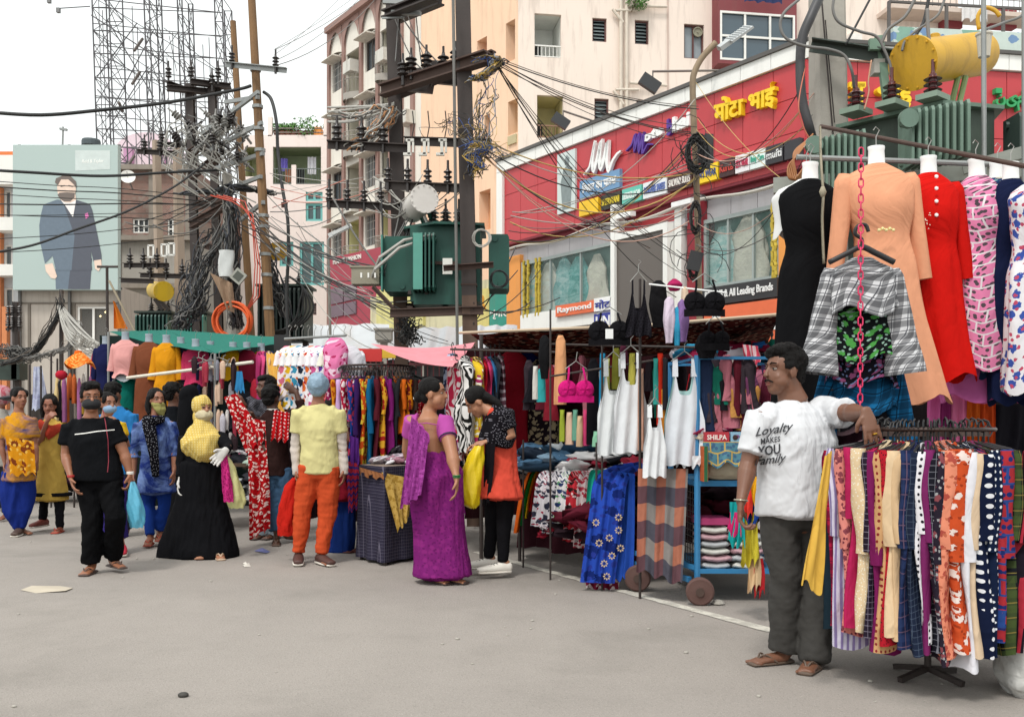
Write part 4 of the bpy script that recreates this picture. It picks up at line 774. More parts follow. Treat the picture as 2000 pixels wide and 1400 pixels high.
# long lower beams with insulators left
for a,b_,ins,lb in (((310,283),(382,286),(.1,.5,.85),'short high channel arm with three insulators left of the dark posts'),((268,297),(345,301),(.2,.6),'channel arm with insulators over the brick building roof'),((242,519),(330,519),(.15,.45,.75),'lowest left channel arm carrying bell insulators before the cement wall'),((274,538),(378,541),(.2,.5,.8),'rusty channel arm just above the yellow drum'),((236,548),(300,550),(),'short bare channel arm left of the yellow drum')):
    arm('cross_arm',lb,P(*a,19.2),P(*b_,19),.07,.08,ins,steel,'channel arms left of the dark posts',ins_kw=dict(h=.18,r=.07))
# concrete posts at left
for x0,y0,x1,y1,r,lb in ((305,275,312,560,.1,'left pale concrete post before the brick building'),(346,290,352,560,.11,'right pale concrete post before the brick building')):
    pole('concrete_post',lb,x0,y0,x1,y1,20,r,mat('#a08f7f',.9,streak=.4,dirt='#6d6156'),4,'pale concrete posts before the brick building')
# hanging white fuses on left frame
for i,x in enumerate((295,321,335)):
    c=P(x,491-i*2,19); t=thing('fuse_carrier',['leftmost','middle','rightmost'][i]+' white fuse holder hanging before the cement wall','fuse',c,'white fuse holders before the cement wall'); m=M(); [m.box(c+V(*o),s) for o,s in (((-.05,0,0),(.03,.04,.22)),((.05,0,0),(.03,.04,.22)),((0,0,.11),(.12,.04,.03)),((0,0,-.11),(.12,.04,.03)))]; m.build('body',white,t)
# ---- insulator cluster: diagonal galvanized arms with stacks of black bell insulators
t=thing('insulator_rack','crowded galvanized rack of black insulators leaning from the tall brown pole','insulator rack',P(440,250,16.5)); rr=random.Random(11)
for (x0,y0,x1,y1) in ((505,180,395,262),(512,240,400,300),(515,300,420,330),(505,190,440,200),(515,395,470,430),(510,345,440,372)):
    m=M(); m.beam(P(x0,y0,15.9),P(x1,y1,16.8),.05,.06); m.build('arm',galv,t)
for i in range(46):
    x=rr.uniform(345,485); y=262+(485-x)*-.12+rr.uniform(-28,62)*(1 if x>390 else .6); p=P(x,y,rr.uniform(16,17.2)); m=M(); insulator(m,p,h=rr.uniform(.1,.16),r=rr.uniform(.045,.07),axis=(rr.uniform(-.8,.8),rr.uniform(-.6,.2),rr.uniform(.3,1))); m.build('insulator',insul if rr.random()<.6 else mat('#8a8884',.5,.3),t)
m=M()
for i in range(40):
    x=rr.uniform(365,490); y=rr.uniform(235,345); p=P(x,y,rr.uniform(16,17)); q=p+V(rr.uniform(-.3,.3),rr.uniform(-.1,.1),rr.uniform(-.15,.15)); m.beam(p,q,.018,.014)
m.build('clamp',mat('#6f6e6c',.6,.3),t,kind='stuff')
m=M()
for i in range(26):
    x=rr.uniform(355,480); y=rr.uniform(240,330); p=P(x,y,16.3); m.tube([p,p+V(-.1,0,.12),p+V(-.3,0,.02),p+V(-.35,-.1,-.3),p+V(rr.uniform(-.2,.3),0,-.6)],.011,4)
m.build('jumper_wire',cabw,t,kind='stuff')
# ---- cable pole with enormous tangle
t,a,g=pole('utility_pole','pale concrete pole swallowed by a huge black knot of cables',443,340,455,650,16.6,.1,conc,8)
def tangle(par,pts,spread,n,seed,cols,r=(.006,.014),seg=9,name='cable_tangle',loose=1.0):
    """a mass of cables wandering along a spine of points"""
    rr=random.Random(seed); sp=[Vector(p) for p in pts]
    for ci,(mt,fr) in enumerate(cols):
        m=M()
        for _ in range(int(n*fr)):
            i0=rr.uniform(0,len(sp)-1.5); i1=min(len(sp)-1,i0+rr.uniform(.8,len(sp)*.7)); rad=rr.uniform(*r); w=[]; ox,oy=rr.gauss(0,spread*.5),rr.gauss(0,spread*.35)
            for k in range(seg+1):
                f=i0+(i1-i0)*k/seg; j=min(int(f),len(sp)-2); p=sp[j].lerp(sp[j+1],f-j)
                ox+=rr.gauss(0,spread*.28)*loose; oy+=rr.gauss(0,spread*.2)*loose; ox*=.86; oy*=.86; w.append(p+V(ox,oy,rr.gauss(0,spread*.15)))
            ww=[]
            for k in range(len(w)-1):
                p0=w[max(k-1,0)];p1=w[k];p2=w[k+1];p3=w[min(k+2,len(w)-1)]
                for q in (0,.5): ww.append(.5*((2*p1)+(p2-p0)*q+(2*p0-5*p1+4*p2-p3)*q*q+(3*p1-p0-3*p2+p3)*q**3))
            m.tube(ww+[w[-1]],rad,4)
        if par is not None: m.build(name,mt,par,kind='stuff')
        else: m.build(name,mt,kind='stuff')
TG=[(cabm,.6),(mat('#3c3f46',.6,bump=0),.2),(cabg,.2)]
tangle(t,[P(x,y,16.2) for x,y in ((440,350),(445,380),(452,420),(455,470),(452,520),(455,570),(462,640))],.14,90,3,TG)
tangle(t,[P(x,y,16.4) for x,y in ((350,380),(390,375),(430,372),(450,365),(500,370),(530,378))],.12,90,4,TG,name='side_tangle')
tangle(t,[P(x,y,16.6) for x,y in ((455,400),(430,470),(400,540),(380,600),(350,640))],.2,50,5,TG,name='fallen_loops')
tangle(t,[P(x,y,16.3) for x,y in ((470,380),(500,430),(520,500),(540,560),(560,620))],.14,36,8,TG,name='fallen_loops')
tangle(None,[P(x,y,17.5) for x,y in ((430,420),(395,470),(370,560),(350,640))],.22,36,9,TG,name='cable_tangle')
# loop coil of orange hose
t=thing('hose_coil','coil of bright orange hose hung on the cable pole above the teal awning','hose',P(455,655,16)); c=P(454,627,15.9); rr=random.Random(4); om=mat('#dc5a1e',.45,var=.15,bump=0)
m=M(); pts=[]
for k in range(240):
    q=2*math.pi*k/26; rad=.27+.035*math.sin(k*.13)+rr.uniform(-.004,.004); pts.append(c+V(math.cos(q)*rad,-.05+.12*(k/240)+.02*math.sin(k*.4),math.sin(q)*rad*1.0-.01*math.sin(k*.05)))
m.tube(pts,.017,6); m.build('loops',om,t,smooth=True); m=M(); 
for i in range(3): m.tube([c+V(.2,.0,.12),c+V(.33+.05*i,0,.4),c+V(.36+.04*i,0,.9),c+V(.32,0,1.5+.1*i),c+V(.2-.1*i,0,1.9),c+V(-.15-.1*i,0,2.0)],.01,5)
m.build('loose_end',mat('#c4503c',.5,bump=0),t,smooth=True)
# plastic bag boxes on the pole
t=thing('equipment_box','white plastic-wrapped box strapped among the black cables','equipment box',P(442,540,15.9)); m=M()
def bxf(u,v,c=P(442,515,15.9)): q=2*math.pi*u; r=.11*(1+.12*math.sin(q*3+v*7)); return c+V(math.cos(q)*r*1.1,math.sin(q)*r*.7,(.5-v)*.42)*1.0,(u,v)
m.grid(bxf,14,8,wrap=True); m.build('wrapper',mat('#c9cac8',.4,bump=.4,sc=6),t,smooth=True); m=M(); m.box(P(443,515,15.97),(.16,.1,.38)); m.build('case',mat('#bdbdb9'),t)
t=thing('square_bracket','small white square metal frame dangling beside the wrapped box','bracket',P(466,540,15.8)); m=M(); c=P(466,540,15.8); m.box((0,0,0),(.2,.05,.2)); m.xf(Matrix.Translation(c)@Matrix.Rotation(.7,4,'Y')); m.build('case',mat('#9b9a90',.5),t); m=M(); m.box((0,0,0),(.13,.06,.13)); m.xf(Matrix.Translation(c)@Matrix.Rotation(.7,4,'Y')); m.build('face',mat('#4a4c44',.5),t)
t=thing('rag','tan rag tied to the cable pole above the orange hose coil','rag',P(450,606,15.9)); m=M()
def rg(u,v): w=.33*(1-.75*v)+.03; return P(425,548,15.9).lerp(P(450,606,15.9),v)+V((u-.3)*w,-.05+.04*math.sin(u*12+v*4),.12*(1-v)*(1-u)-.05*u),(u,v)
m.grid(rg,12,10); m.build('cloth',fab('#a98d76',wr=.9),t,smooth=True)
# ---- left transformers behind the teal stall
for i,(x0,x1,y0,y1,d,mt,lb) in enumerate(((268,335,612,668,19.5,mat('#2b4f47',.5,.1),'dark green finned transformer left of the other, behind the teal awning'),(352,404,612,668,19,mat('#2f6a5e',.5,.1),'brighter teal green finned transformer behind the middle of the teal awning'),(505,600,560,665,18,mat('#27332f',.6,.1),'nearly black transformer behind the tall brown pole beside hanging cable loops'))):
    c=P((x0+x1)/2,(y0+y1)/2,d); w=(x1-x0)/F*d; h=(y1-y0)/F*d; t=thing('transformer',lb,'transformer',c-V(0,-.3,h/2)); m=M(); m.box(c+V(0,.35,0),(w*.95,.6,h)); m.build('tank',dgreen if i<2 else mt,t); m=M(); m.box(c+V(0,.3,h/2+.02),(w*1.08,.8,.04)); m.build('lid',dgreen,t)
    finbank(t,c+V(-w/2,.05,0),c+V(w/2,.05,0),c.z-h/2,c.z+h/2-.04,9 if i<2 else 11,.22,(0,-1,0),mt)
    for k in (-.25,0,.25): bushing(t,c+V(w*k,.3,h/2+.04),.2,.07,insul)
    m=M(); [m.beam(c+V(q*w/2,.3,-h/2),V(c.x+q*w/2,c.y+.3,0),.1,.1) for q in (-.8,.8)]; m.build('stand',steel,t)
t=thing('oil_drum','yellow oil drum on struts above the left transformers','oil drum',P(315,590,19.3)); drum(t,P(320,569,19.0),P(303,567,19.9),.17,mat('#c9a51d',.5,var=.1,streak=.2),'body',.02); m=M(); m.beam(P(312,586,19.3),P(330,606,19.3),.06,.06); m.beam(P(302,584,19.5),P(318,606,19.5),.06,.06); m.build('strut',steel,t)
t=thing('drum_end','round yellow drum end showing right of the tall brown pole','oil drum',P(542,505,16.6)); drum(t,P(540,491,16.5),P(546,491,17.2),.14,mat('#b98f2a',.5,var=.2),'body',.015); m=M(); m.box(P(542,489,16.4),(.07,.03,.09)); m.build('label_plate',white,t)  # end of a yellow oil drum, no lamp in it
# thick cable loops right of dark transformer
for i in range(5):
    q=i*5; pts=[P(x,y,16.2+.05*i) for x,y in ((565,540),(590,560),(585+q*1.3,590),(578+q*1.5,620-q*.3),(560+q,640),(535,648+q*.5))]; m=M(); ww=[]
    for k in range(len(pts)-1):
        p0=pts[max(k-1,0)];p1=pts[k];p2=pts[k+1];p3=pts[min(k+2,len(pts)-1)]
        for s_ in (0,.25,.5,.75): ww.append(.5*((2*p1)+(p2-p0)*s_+(2*p0-5*p1+4*p2-p3)*s_*s_+(3*p1-p0-3*p2+p3)*s_**3))
    m.tube(ww+[pts[-1]],.017,5); tag(m.build('cable',cabm,smooth=True),'thick black cable loop right of the dark transformer','cable','cable loops right of the dark transformer')
def spline(pts,n=6):
    ww=[]
    for k in range(len(pts)-1):
        p0=pts[max(k-1,0)];p1=pts[k];p2=pts[k+1];p3=pts[min(k+2,len(pts)-1)]
        for s_ in range(n): q=s_/n; ww.append(.5*((2*p1)+(p2-p0)*q+(2*p0-5*p1+4*p2-p3)*q*q+(3*p1-p0-3*p2+p3)*q**3))
    return ww+[pts[-1]]
def cable(pix,r,mt,lb,grp=None,n=6):
    m=M(); m.tube(spline([P(*p) for p in pix],n),r,6); return tag(m.build('cable',mt,smooth=True),lb,'cable',grp)
cable([(515,180,16),(530,195,15.9),(540,240,15.8),(543,300,15.8),(552,370,15.7),(562,430,15.6),(563,500,15.6),(560,570,15.6),(562,650,15.6),(563,700,15.6)],.027,cabm,'thick black cable curving down from the top of the tall brown pole')
cable([(-40,218,14),(80,225,14.3),(200,215,14.8),(330,200,15.4),(460,176,16),(490,168,16)],.027,cabm,'thickest black cable crossing the sky from left edge to brown pole')
cable([(-40,331,14),(60,337,14.3),(200,344,15),(330,337,15.6),(440,332,16.4)],.022,cabm,'twisted black cable passing just above the printed head on the billboard')
cable([(-40,497,13.5),(60,480,13.8),(150,448,14.2),(250,412,14.8),(340,365,15.4),(400,320,16)],.018,cabm,'black cable rising diagonally across the billboard suit')
for i,(y0,y1,y2,r) in enumerate(((363,378,396,.009),(398,398,400,.01),(352,369,388,.006),(418,425,435,.006),(468,448,425,.006),(495,475,452,.006),(377,392,404,.006),(420,417,418,.005))): cable([(-40,y0,13.8),(110,(y0+y1)/2+2,14.2),(240,y1,15),(420,y2,16.4)],r,cabm,['upper thin black cable crossing the billboard','nearly level thin black cable crossing billboard shoulders','thin wire over the billboard','thin wire over the billboard','thin wire over the billboard','thin wire over the billboard','thin wire over the billboard','thin wire over the billboard'][i],'thin wires over the billboard')
# ---- left small pole with insulators before the orange building
t,a,g=pole('utility_pole','small dark pole with bar racks before the orange columns at far left',30,590,33,740,24,.09,steel,6)
for y in (612,632,640): 
    m=M(); m.beam(P(12,y+3,24),P(42,y-2,24),.06,.06); m.build('rack_bar',steel,t)
    for x in (16,24,38): m=M(); insulator(m,P(x,y-2,23.9),h=.16,r=.07); m.build('insulator',insul,t)
tangle(t,[P(x,y,23.5) for x,y in ((0,690),(20,680),(40,690),(60,700))],.4,60,12,[(cabm,.5),(cabg,.5)])
m=M(); m.box(P(20,722,24),(.5,.4,.5)); m.box(P(38,725,24),(.2,.4,.4)); m.build('meter_box',dgreen,t)
# ragged cable fan on the grey building
t=thing('cable_fan','grey cables fanning down from one knot on the beige building','cable fan',P(120,566,22)); 
tangle(t,[P(x,y,22) for x,y in ((118,568),(120,590),(118,610),(95,650),(70,685),(40,700),(0,712))],.13,70,21,[(cabm,.6),(mat('#5f5750',.7,bump=0),.4)],name='cable_bundle',loose=.8)
m=M(); rr=random.Random(8)
for i in range(34): a=P(118+rr.uniform(-5,5),600+rr.uniform(-8,10),22); e=P(150+i*3.2,655+i*1.6+rr.uniform(-8,8),20.5); m.tube(wire(a,e,rr.uniform(.1,.5),9),.011,4)
m.build('service_wire',cabw,t,kind='stuff'); m=M(); m.beam(P(120,566,22.2),P(120,566,22.2)-V(0,0,P(120,566,22).z),.07,.07); m.build('post',steel,t)
tangle(t,[P(x,y,21.8) for x,y in ((125,600),(150,640),(130,680),(100,690),(60,700))],.15,26,22,[(cabg,1)],name='loose_loop')
# ---- scaffold mast tower against the sky
t=thing('scaffold_tower','tall open lattice of dark steel tubes, a hoarding frame against the sky','scaffold',P(310,330,58)); sm=mat('#615f62',.6,.3,bump=0); rr=random.Random(6)
def seg(m,a,b,r=.035): m.tube([a,b],r,4,cap=False)
D0=56; Z=[P(0,y,D0).z for y in (345,300,252,205,152,105,60,15,-35)]
def tw(xl,xr,d0,d1,xs=None,top=9):
    """a braced lattice tower leg"""
    m=M(); c=[]
    for j,z in enumerate(Z[:top]):
        lean=(j-4)*-1.6; c.append([V((xl+lean-1000)/F*d0,d0,z),V((xr+lean-1000)/F*d0,d0,z),V((xr+lean-1000)/F*d0,d1,z),V((xl+lean-1000)/F*d0,d1,z)])
    for j in range(len(c)):
        for k in range(4):
            seg(m,c[j][k],c[j][(k+1)%4],.028)
            if j+1<len(c):
                seg(m,c[j][k],c[j+1][k],.045); seg(m,c[j][k],c[j+1][(k+1)%4] if (j+k)%2 else c[j+1][k-1],.024)
    m.build('lattice_leg',sm,t,kind='stuff'); return c
L1=tw(185,218,56,58); L2=tw(286,296,55,57); L3=tw(352,361,57,59); L4=tw(425,440,58,60)
m=M()
for j,z in enumerate(Z): 
    for y,r in ((56,.03),(59.5,.03)):
        ln=(j-4)*-1.6; seg(m,V((185+ln-1000)/F*y,y,z+.5*(j%2)),V((438+ln-1000)/F*y,y,z-.3),r)
m.build('ledger',sm,t,kind='stuff')
m=M()
for (x0,y0,x1,y1) in ((182,-5,440,150),(178,30,330,128),(182,60,420,222),(185,100,330,178),(182,85,300,260),(190,150,345,300),(190,175,330,330),(215,10,400,170),(320,55,440,150),(210,40,300,190),(240,340,330,190),(210,230,300,60),(222,330,320,230),(200,270,290,130),(190,150,268,45),(330,330,430,190),(250,200,350,60),(215,250,330,340),(205,215,290,330),(300,330,380,230),(218,115,272,150),(330,70,345,140)):
    d=rr.uniform(56,60); seg(m,P(x0,y0,d),P(x1,y1,d),.035 if rr.random()<.5 else .022)
for x in (196,204,245,262,272,312,322,330,341,380,400,412): yt=rr.uniform(-30,110) if x<300 else rr.uniform(50,170); seg(m,P(x-4,yt,58),P(x+6,345,58),.025)
for x,y in ((300,300),(320,320),(345,180),(250,265)): pass
m.build('brace',sm,t,kind='stuff')
for x,y in ((250,323),(232,200),(258,165),(262,100)): m=M(); m.beam(P(x,y,55),P(x+rr.uniform(5,20),y+rr.uniform(-25,25),55.5),.12,.12); m.build('plank',mat('#5b524d'),t)
# far left lone street lamps and antennas
t=thing('aerial','thin roof aerial above the top edge of the billboard','antenna',P(122,285,41)); m=M(); m.tube([P(122,285,41),P(123,248,41)],.04,5); m.beam(P(117,252,41),P(131,254,41),.12,.08); m.build('mast',galv,t)
t=thing('water_tank','small dark roof tank behind the billboard right edge','tank',P(178,285,42)); m=M(); m.lathe(P(178,285,42),[(.38,0),(.38,.18),(.36,.25),(.1,.3)],16); m.build('barrel',mat('#4a5458'),t)
for i,(x,y,x2,y2) in enumerate(((114,21,176,13),(96,2,110,-14))):
    t=thing('flood_lamp',['small lamp hanging from a long rod left of the scaffold','lamp on short rod at top edge left of the scaffold'][i],'flood lamp',P(x,y,55)); m=M(); m.tube([P(x,y-4,55),P(x2,y2,56)],.03,4); m.build('rod',sm,t); m=M(); m.box(P(x,y,55),(.18,.2,.25)); m.build('lamp_head',mat('#777777'),t)
# little lamp on post at px 650
t,a,g=pole('street_lamp','short street lamp on a grey post before the red fashion shopfront',641,470,645,660,14.5,.022,mat('#8d8880',.6),8,cat='street lamp'); m=M(); m.tube([a,P(646,461,14.5)],.018,6); c=P(668,449,14.4); m.xf(Matrix()); m.build('bracket',galv,t); m=M(); m.box((0,0,0),(.3,.1,.045)); m.box((-.15,0,0),(.12,.08,.06)); m.xf(Matrix.Translation(c)@Matrix.Rotation(-.45,4,'Y')); m.build('lamp_head',mat('#c9cac8',.4),t)
# ---- big LED street lamp with coils
d=13.2; t=thing('street_lamp','rusty street lamp post with wide LED head and black cable coils','street lamp',V(P(1370,820,d).x,d,0)); m=M(); g=V(P(1374,820,d).x,d,0)
m.tube(spline([g,P(1362,420,d),P(1355,240,d),P(1353,165,d),P(1357,140,d),P(1372,112,d),P(1398,84,d)],5),.042,10); m.build('post',mat('#8c7a63',.7,.2,var=.35,sc=3,streak=.4,dirt='#5f5348'),t,smooth=True)
m=M(); m.box((0,0,0),(.34,.24,.03)); m.box((-.24,0,-.005),(.17,.12,.06)); 
for k in range(7): m.box((.0+.045*(k-3),0,.02),(.008,.2,.02))
m.xf(Matrix.Translation(P(1443,67,d))@Matrix.Rotation(-.62,4,'Y')@Matrix.Rotation(.5,4,'X')); m.build('lamp_head',mat('#b9bcbc',.35,.3),t)
def coil(par,c,R,r,n,seed,sq=1.25,dp=.12):
    rr=random.Random(seed); m=M(); pts=[]
    for k in range(n*16):
        q=2*math.pi*k/16; w=R*(1+.22*math.sin(k*.071+seed)+rr.uniform(-.03,.03)); pts.append(c+V(math.cos(q)*w*.75,-dp/2+dp*((k*.618)%1),math.sin(q)*w*sq))
    m.tube(pts,r,5); return m.build('cable_coil',cabm,par,smooth=True)
coil(t,P(1362,300,12.95),.17,.008,26,1); coil(t,P(1358,425,12.95),.08,.007,14,2,2.3,.1); coil(t,P(1354,520,12.95),.075,.007,12,3,2.0,.1)
m=M(); m.beam(P(1385,262,13),P(1378,330,13),.11,.03); m.box(P(1378,292,13.05),(.2,.06,.36)); m.build('splice_box',mat('#303032',.5),t)
m=M(); m.box((0,0,0),(.17,.05,.25)); m.xf(Matrix.Translation(P(1357,510,12.9))@Matrix.Rotation(.25,4,'Y')); m.build('splice_box',mat('#303032',.5),t)
m=M(); rr=random.Random(9)
for i in range(22): 
    c=P(1360+rr.uniform(-22,30),rr.choice((300,330,420,470,530))+rr.uniform(-40,40),12.9); R=rr.uniform(.1,.28); a0=rr.uniform(0,6); m.tube([c+V(math.cos(a0+q*.5)*R,rr.uniform(-.02,.02),math.sin(a0+q*.5)*R*1.2) for q in range(rr.randint(5,12))],.005,4)
m.build('loose_loop',cabm,t,kind='stuff')
# ---- right concrete pole
t=thing('concrete_pole','broad grey concrete pole right of the peach lettering corner, carrying steel cross channels','utility pole',V(P(1620,820,9.7).x,9.7,0)); t['label']='broad grey concrete pole standing in front of the shop corner'
a=P(1614,-60,9.7); g=V(P(1628,820,9.7).x,9.7,0); m=M(); dd=(a-g).normalized()
w0=.165; vs=[]
for p,w in ((g,.19),(a,.145)):
    for x,y in ((-1,-.7),(-.8,-1),(.8,-1),(1,-.7),(1,.7),(.8,1),(-.8,1),(-1,.7)): vs.append(p+V(x*w,y*w,0))
m.add(vs,[(k,(k+1)%8,8+(k+1)%8,8+k) for k in range(8)]+[tuple(range(8,16))]); m.build('shaft',conc,t,ang=30)
m=M(); m.tube([P(1604,-10,9.5),P(1630,300,9.5)],.008,4); m.tube([P(1612,40,9.5),P(1630,240,9.5)],.006,4); m.build('earth_wire',steel,t)
t=arm('cross_arm','dark steel channel crossing the concrete pole below the top',P(1583,92,9.45),P(1762,118,9.2),.1,.1,(),mat('#3e4640',.6,.2),None); m=M(); m.ibeam(P(1590,88,9.9),P(1756,112,9.7),.05,.08,.01); m.build('beam',mat('#3e4640',.6,.2),t)
t=thing('fuse_box','pale fuse box hung under the cross channel left of the yellow drum','fuse box',P(1718,150,9.3)); m=M(); m.box(P(1718,133,9.3),(.14,.12,.13)); m.box(P(1745,128,9.4),(.12,.12,.14)); m.build('case',mat('#b5b2a9',.7),t)
# ---- right big transformer
TX=thing('transformer','large sage green transformer with radiator banks behind the hanging dresses','transformer',V(P(1800,820,9.4).x,9.5,CZ+1.3)); 
zl=P(0,195,8.8).z; A0=V(P(1612,0,9.62).x,9.62,0); A1=V(P(1842,0,8.8).x,8.8,0); A2=V(P(1962,0,8.95).x,8.95,0); A3=V(P(1890,0,10.3).x,10.3,0)
poly=[A0,A1,A2,A3]; cc=sum(poly,Vector())/4; m=M(); m.prism([p.xy for p in poly],zl-.035,zl); m.build('lid',mat('#5f7566',.5,.1,var=.2),TX)
inn=[cc+(p-cc)*.86 for p in poly]; zb=P(0,310,9).z; m=M(); m.prism([p.xy for p in inn],zb-1.0,zl-.036); m.build('tank',mat('#3a463c',.6,.1,var=.35,sc=2,streak=.4,dirt='#23201c'),TX)
for x,y,d in ((1672,225,9.25),(1742,209,9.05),(1822,185,8.85)): 
    bushing(TX,V(P(x,0,d).x,d,zl+.05),.2,.08,porc,green2); m=M(); m.box(V(P(x,0,d).x,d,zl+.03),(.24,.2,.05),.7); m.build('bushing_base',mat('#7c8f7e',.6),TX)
dn=(A1-A0).normalized(); on=V(-.70,-.71,0)
finbank(TX,V(P(1735,0,8.9).x,8.72,zl),V(P(1840,0,8.7).x,8.42,zl),zb-.2,P(0,226,8.6).z,9,.3,(.0,-1,0),green2)
m=M(); m.lathe(V(P(1752,0,8.6).x,8.38,P(0,242,8.5).z),[(.08,0),(.08,.05),(.001,.05)],16,(0,-1,0)); m.build('header_end',green2,TX)
finbank(TX,V(P(1575,0,9.4).x,9.35,zl),V(P(1654,0,9.3).x,9.05,zl),zb-.6,P(0,277,9.2).z,8,.3,(0,-1,0),green2)
m=M(); m.lathe(V(P(1580,0,9.1).x,8.98,P(0,292,9.1).z),[(.08,0),(.08,.05),(.001,.05)],16,(0,-1,0)); m.build('header_end',green2,TX)
finbank(TX,V(P(1945,0,9.2).x,9.1,zl),V(P(2010,0,9.2).x,9.0,zl),zb-.4,P(0,232,9).z,6,.3,(0,-1,0),mat('#31403a',.6))
ym=mat('#c99b22',.5,var=.14,sc=3,streak=.35,dirt='#7a5a1c'); zy=P(0,118,9.3).z
dr=drum(TX,V(P(1778,0,9.05).x,9.0,P(0,126,9.02).z),V(P(1932,0,9.5).x,9.7,P(0,106,9.7).z),.205,ym,'oil_conservator',.035)
m=M(); b0=V(P(1932,0,9.5).x,9.7,P(0,106,9.7).z); m.tube(spline([b0+V(-.05,-.1,.2),b0+V(-.06,-.1,.33),b0+V(0,-.12,.4),b0+V(.08,-.15,.36),b0+V(.12,-.16,.3)],4),.02,8); m.build('vent_pipe',ym,dr,smooth=True)
m=M(); m.lathe(V(P(1830,0,9.2).x,9.25,P(0,80,9.2).z),[(.05,0),(.05,.07),(.04,.08)],10); m.build('filler_cap',ym,dr)
m=M(); q0=V(P(1876,0,9.3).x,9.35,P(0,150,9.35).z); q1=V(P(1862,0,9.2).x,9.3,zl); m.tube([q0,q1],.028,8); m.tube([q0+V(.07,0,0),q1+V(.07,0,0)],.028,8); m.build('drum_pipe',mat('#7a8c5a',.6),TX)
m=M(); m.beam(V(P(1728,0,9.3).x,9.2,zl),P(1716,72,9.3),.07,.05); m.box(P(1708,88,9.2),(.1,.05,.1)); m.build('drum_bracket',mat('#6f8a78',.5),TX)
m=M(); m.box(V(P(1760,0,8.9).x,8.9,zb-.2),(2.2,.12,.14),-.3); m.beam(P(1880,330,8.6),P(2010,295,8.4),.05,.1); m.build('support_beam',mat('#8d9088',.5,.3),TX)
m=M(); [m.beam(V(p.x,p.y,0),V(p.x,p.y,zb-1.0),.15,.15) for p in inn]; m.build('stand',conc,TX)
# galvanized pole at right, bucket
t=thing('steel_pipe','galvanized pipe standing before the yellow oil drum at right','pole',V(P(1922,820,8.2).x,8.2,0)); m=M(); m.tube([V(P(1924,820,8.2).x,8.2,0),P(1921,-20,8.2)],.02,10); m.build('shaft',galv,t); 
t=thing('hanging_pot','cream plastic pot strapped high on the galvanized pipe at right','pot',P(1929,112,8.3)); m=M(); m.lathe(P(1922,112,8.27),[(.045,0),(.06,.17),(.068,.18),(.068,.195),(.04,.195)],16); m.build('pot',mat('#c4bdae',.5),t)
t=thing('steel_pipe','second galvanized pipe cut by the right picture edge','pole',V(P(2004,820,8.0).x,8.0,0)); m=M(); m.tube([V(P(2004,820,8.0).x,8.0,0),P(2003,-20,8.0)],.03,10); m.build('shaft',galv,t)
# heavy cables round the concrete pole
cable([(1608,-20,9.3),(1585,30,9.2),(1566,80,9.2),(1563,150,9.2),(1568,200,9.2),(1580,245,9.2),(1588,275,9.3)],.045,mat('#3b3a3c',.5,bump=0),'very thick dark cable sweeping down the left side of the concrete pole',n=8)
cable([(1560,0,9.2),(1532,25,9.1),(1524,50,9.1),(1535,75,9.1),(1570,90,9.1),(1620,97,9.1),(1650,110,9.1),(1664,140,9.1),(1668,172,9.2)],.014,cabg,'looping grey cable left of the concrete pole ending at left bushing')
cable([(1630,-10,9.1),(1627,20,9.1),(1640,45,9.1),(1680,62,9.1),(1712,72,9.1),(1728,100,9.1),(1739,128,9.1),(1740,150,9.1)],.013,cabg,'curved grey cable dropping to the middle bushing')
cable([(1811,18,8.9),(1812,50,8.9),(1816,95,8.9),(1820,132,8.9)],.016,mat('#7a7672',.5,bump=0),'straight grey cable dropping to the bushing before yellow drum')
cable([(1850,-20,9),(1835,25,9),(1812,45,9),(1790,60,9),(1768,80,9),(1762,100,9)],.012,cabg,'grey cable crossing down to the flange of the yellow drum')
cable([(1705,-12,9.2),(1680,35,9.2),(1652,88,9.2)],.011,cabm,'black wire rising right from the concrete pole toward top edge')
cable([(1795,-20,9.2),(1770,30,9.2),(1735,58,9.2),(1722,85,9.2)],.016,cabg,'grey cable climbing right from the bracket top')
cable([(1817,-20,9.1),(1805,40,9.1),(1790,68,9.1),(1783,88,9.1)],.016,cabm,'black cable rising beside the yellow drum flange')
cable([(1573,130,9.2),(1560,200,9),(1566,240,9),(1580,270,9)],.006,mat('#b5624a',.5,bump=0),'thin reddish wire hanging left of the concrete pole')
for i in range(6): cable([(1588-i*3,262+i*3,9.0),(1560-i*2,300,8.9),(1540+i*3,325+i*3,8.9),(1543+i*2,350,8.9),(1575,350-i*6,9.0)],.008,mat('#a06a40',.5,bump=0),'thin copper coloured cable looped at the shop corner','copper coloured loops at the shop corner')
cable([(1702,118,9),(1696,160,9),(1697,180,9),(1688,215,9)],.007,mat('#b98b70',.5,bump=0),'thin pale wire curling beside the left bushing')
cable([(1995,-10,9),(1998,28,8.9),(1960,45,8.8),(1925,58,8.5)],.012,cabg,'grey cable reaching the right galvanized pipe near the top')
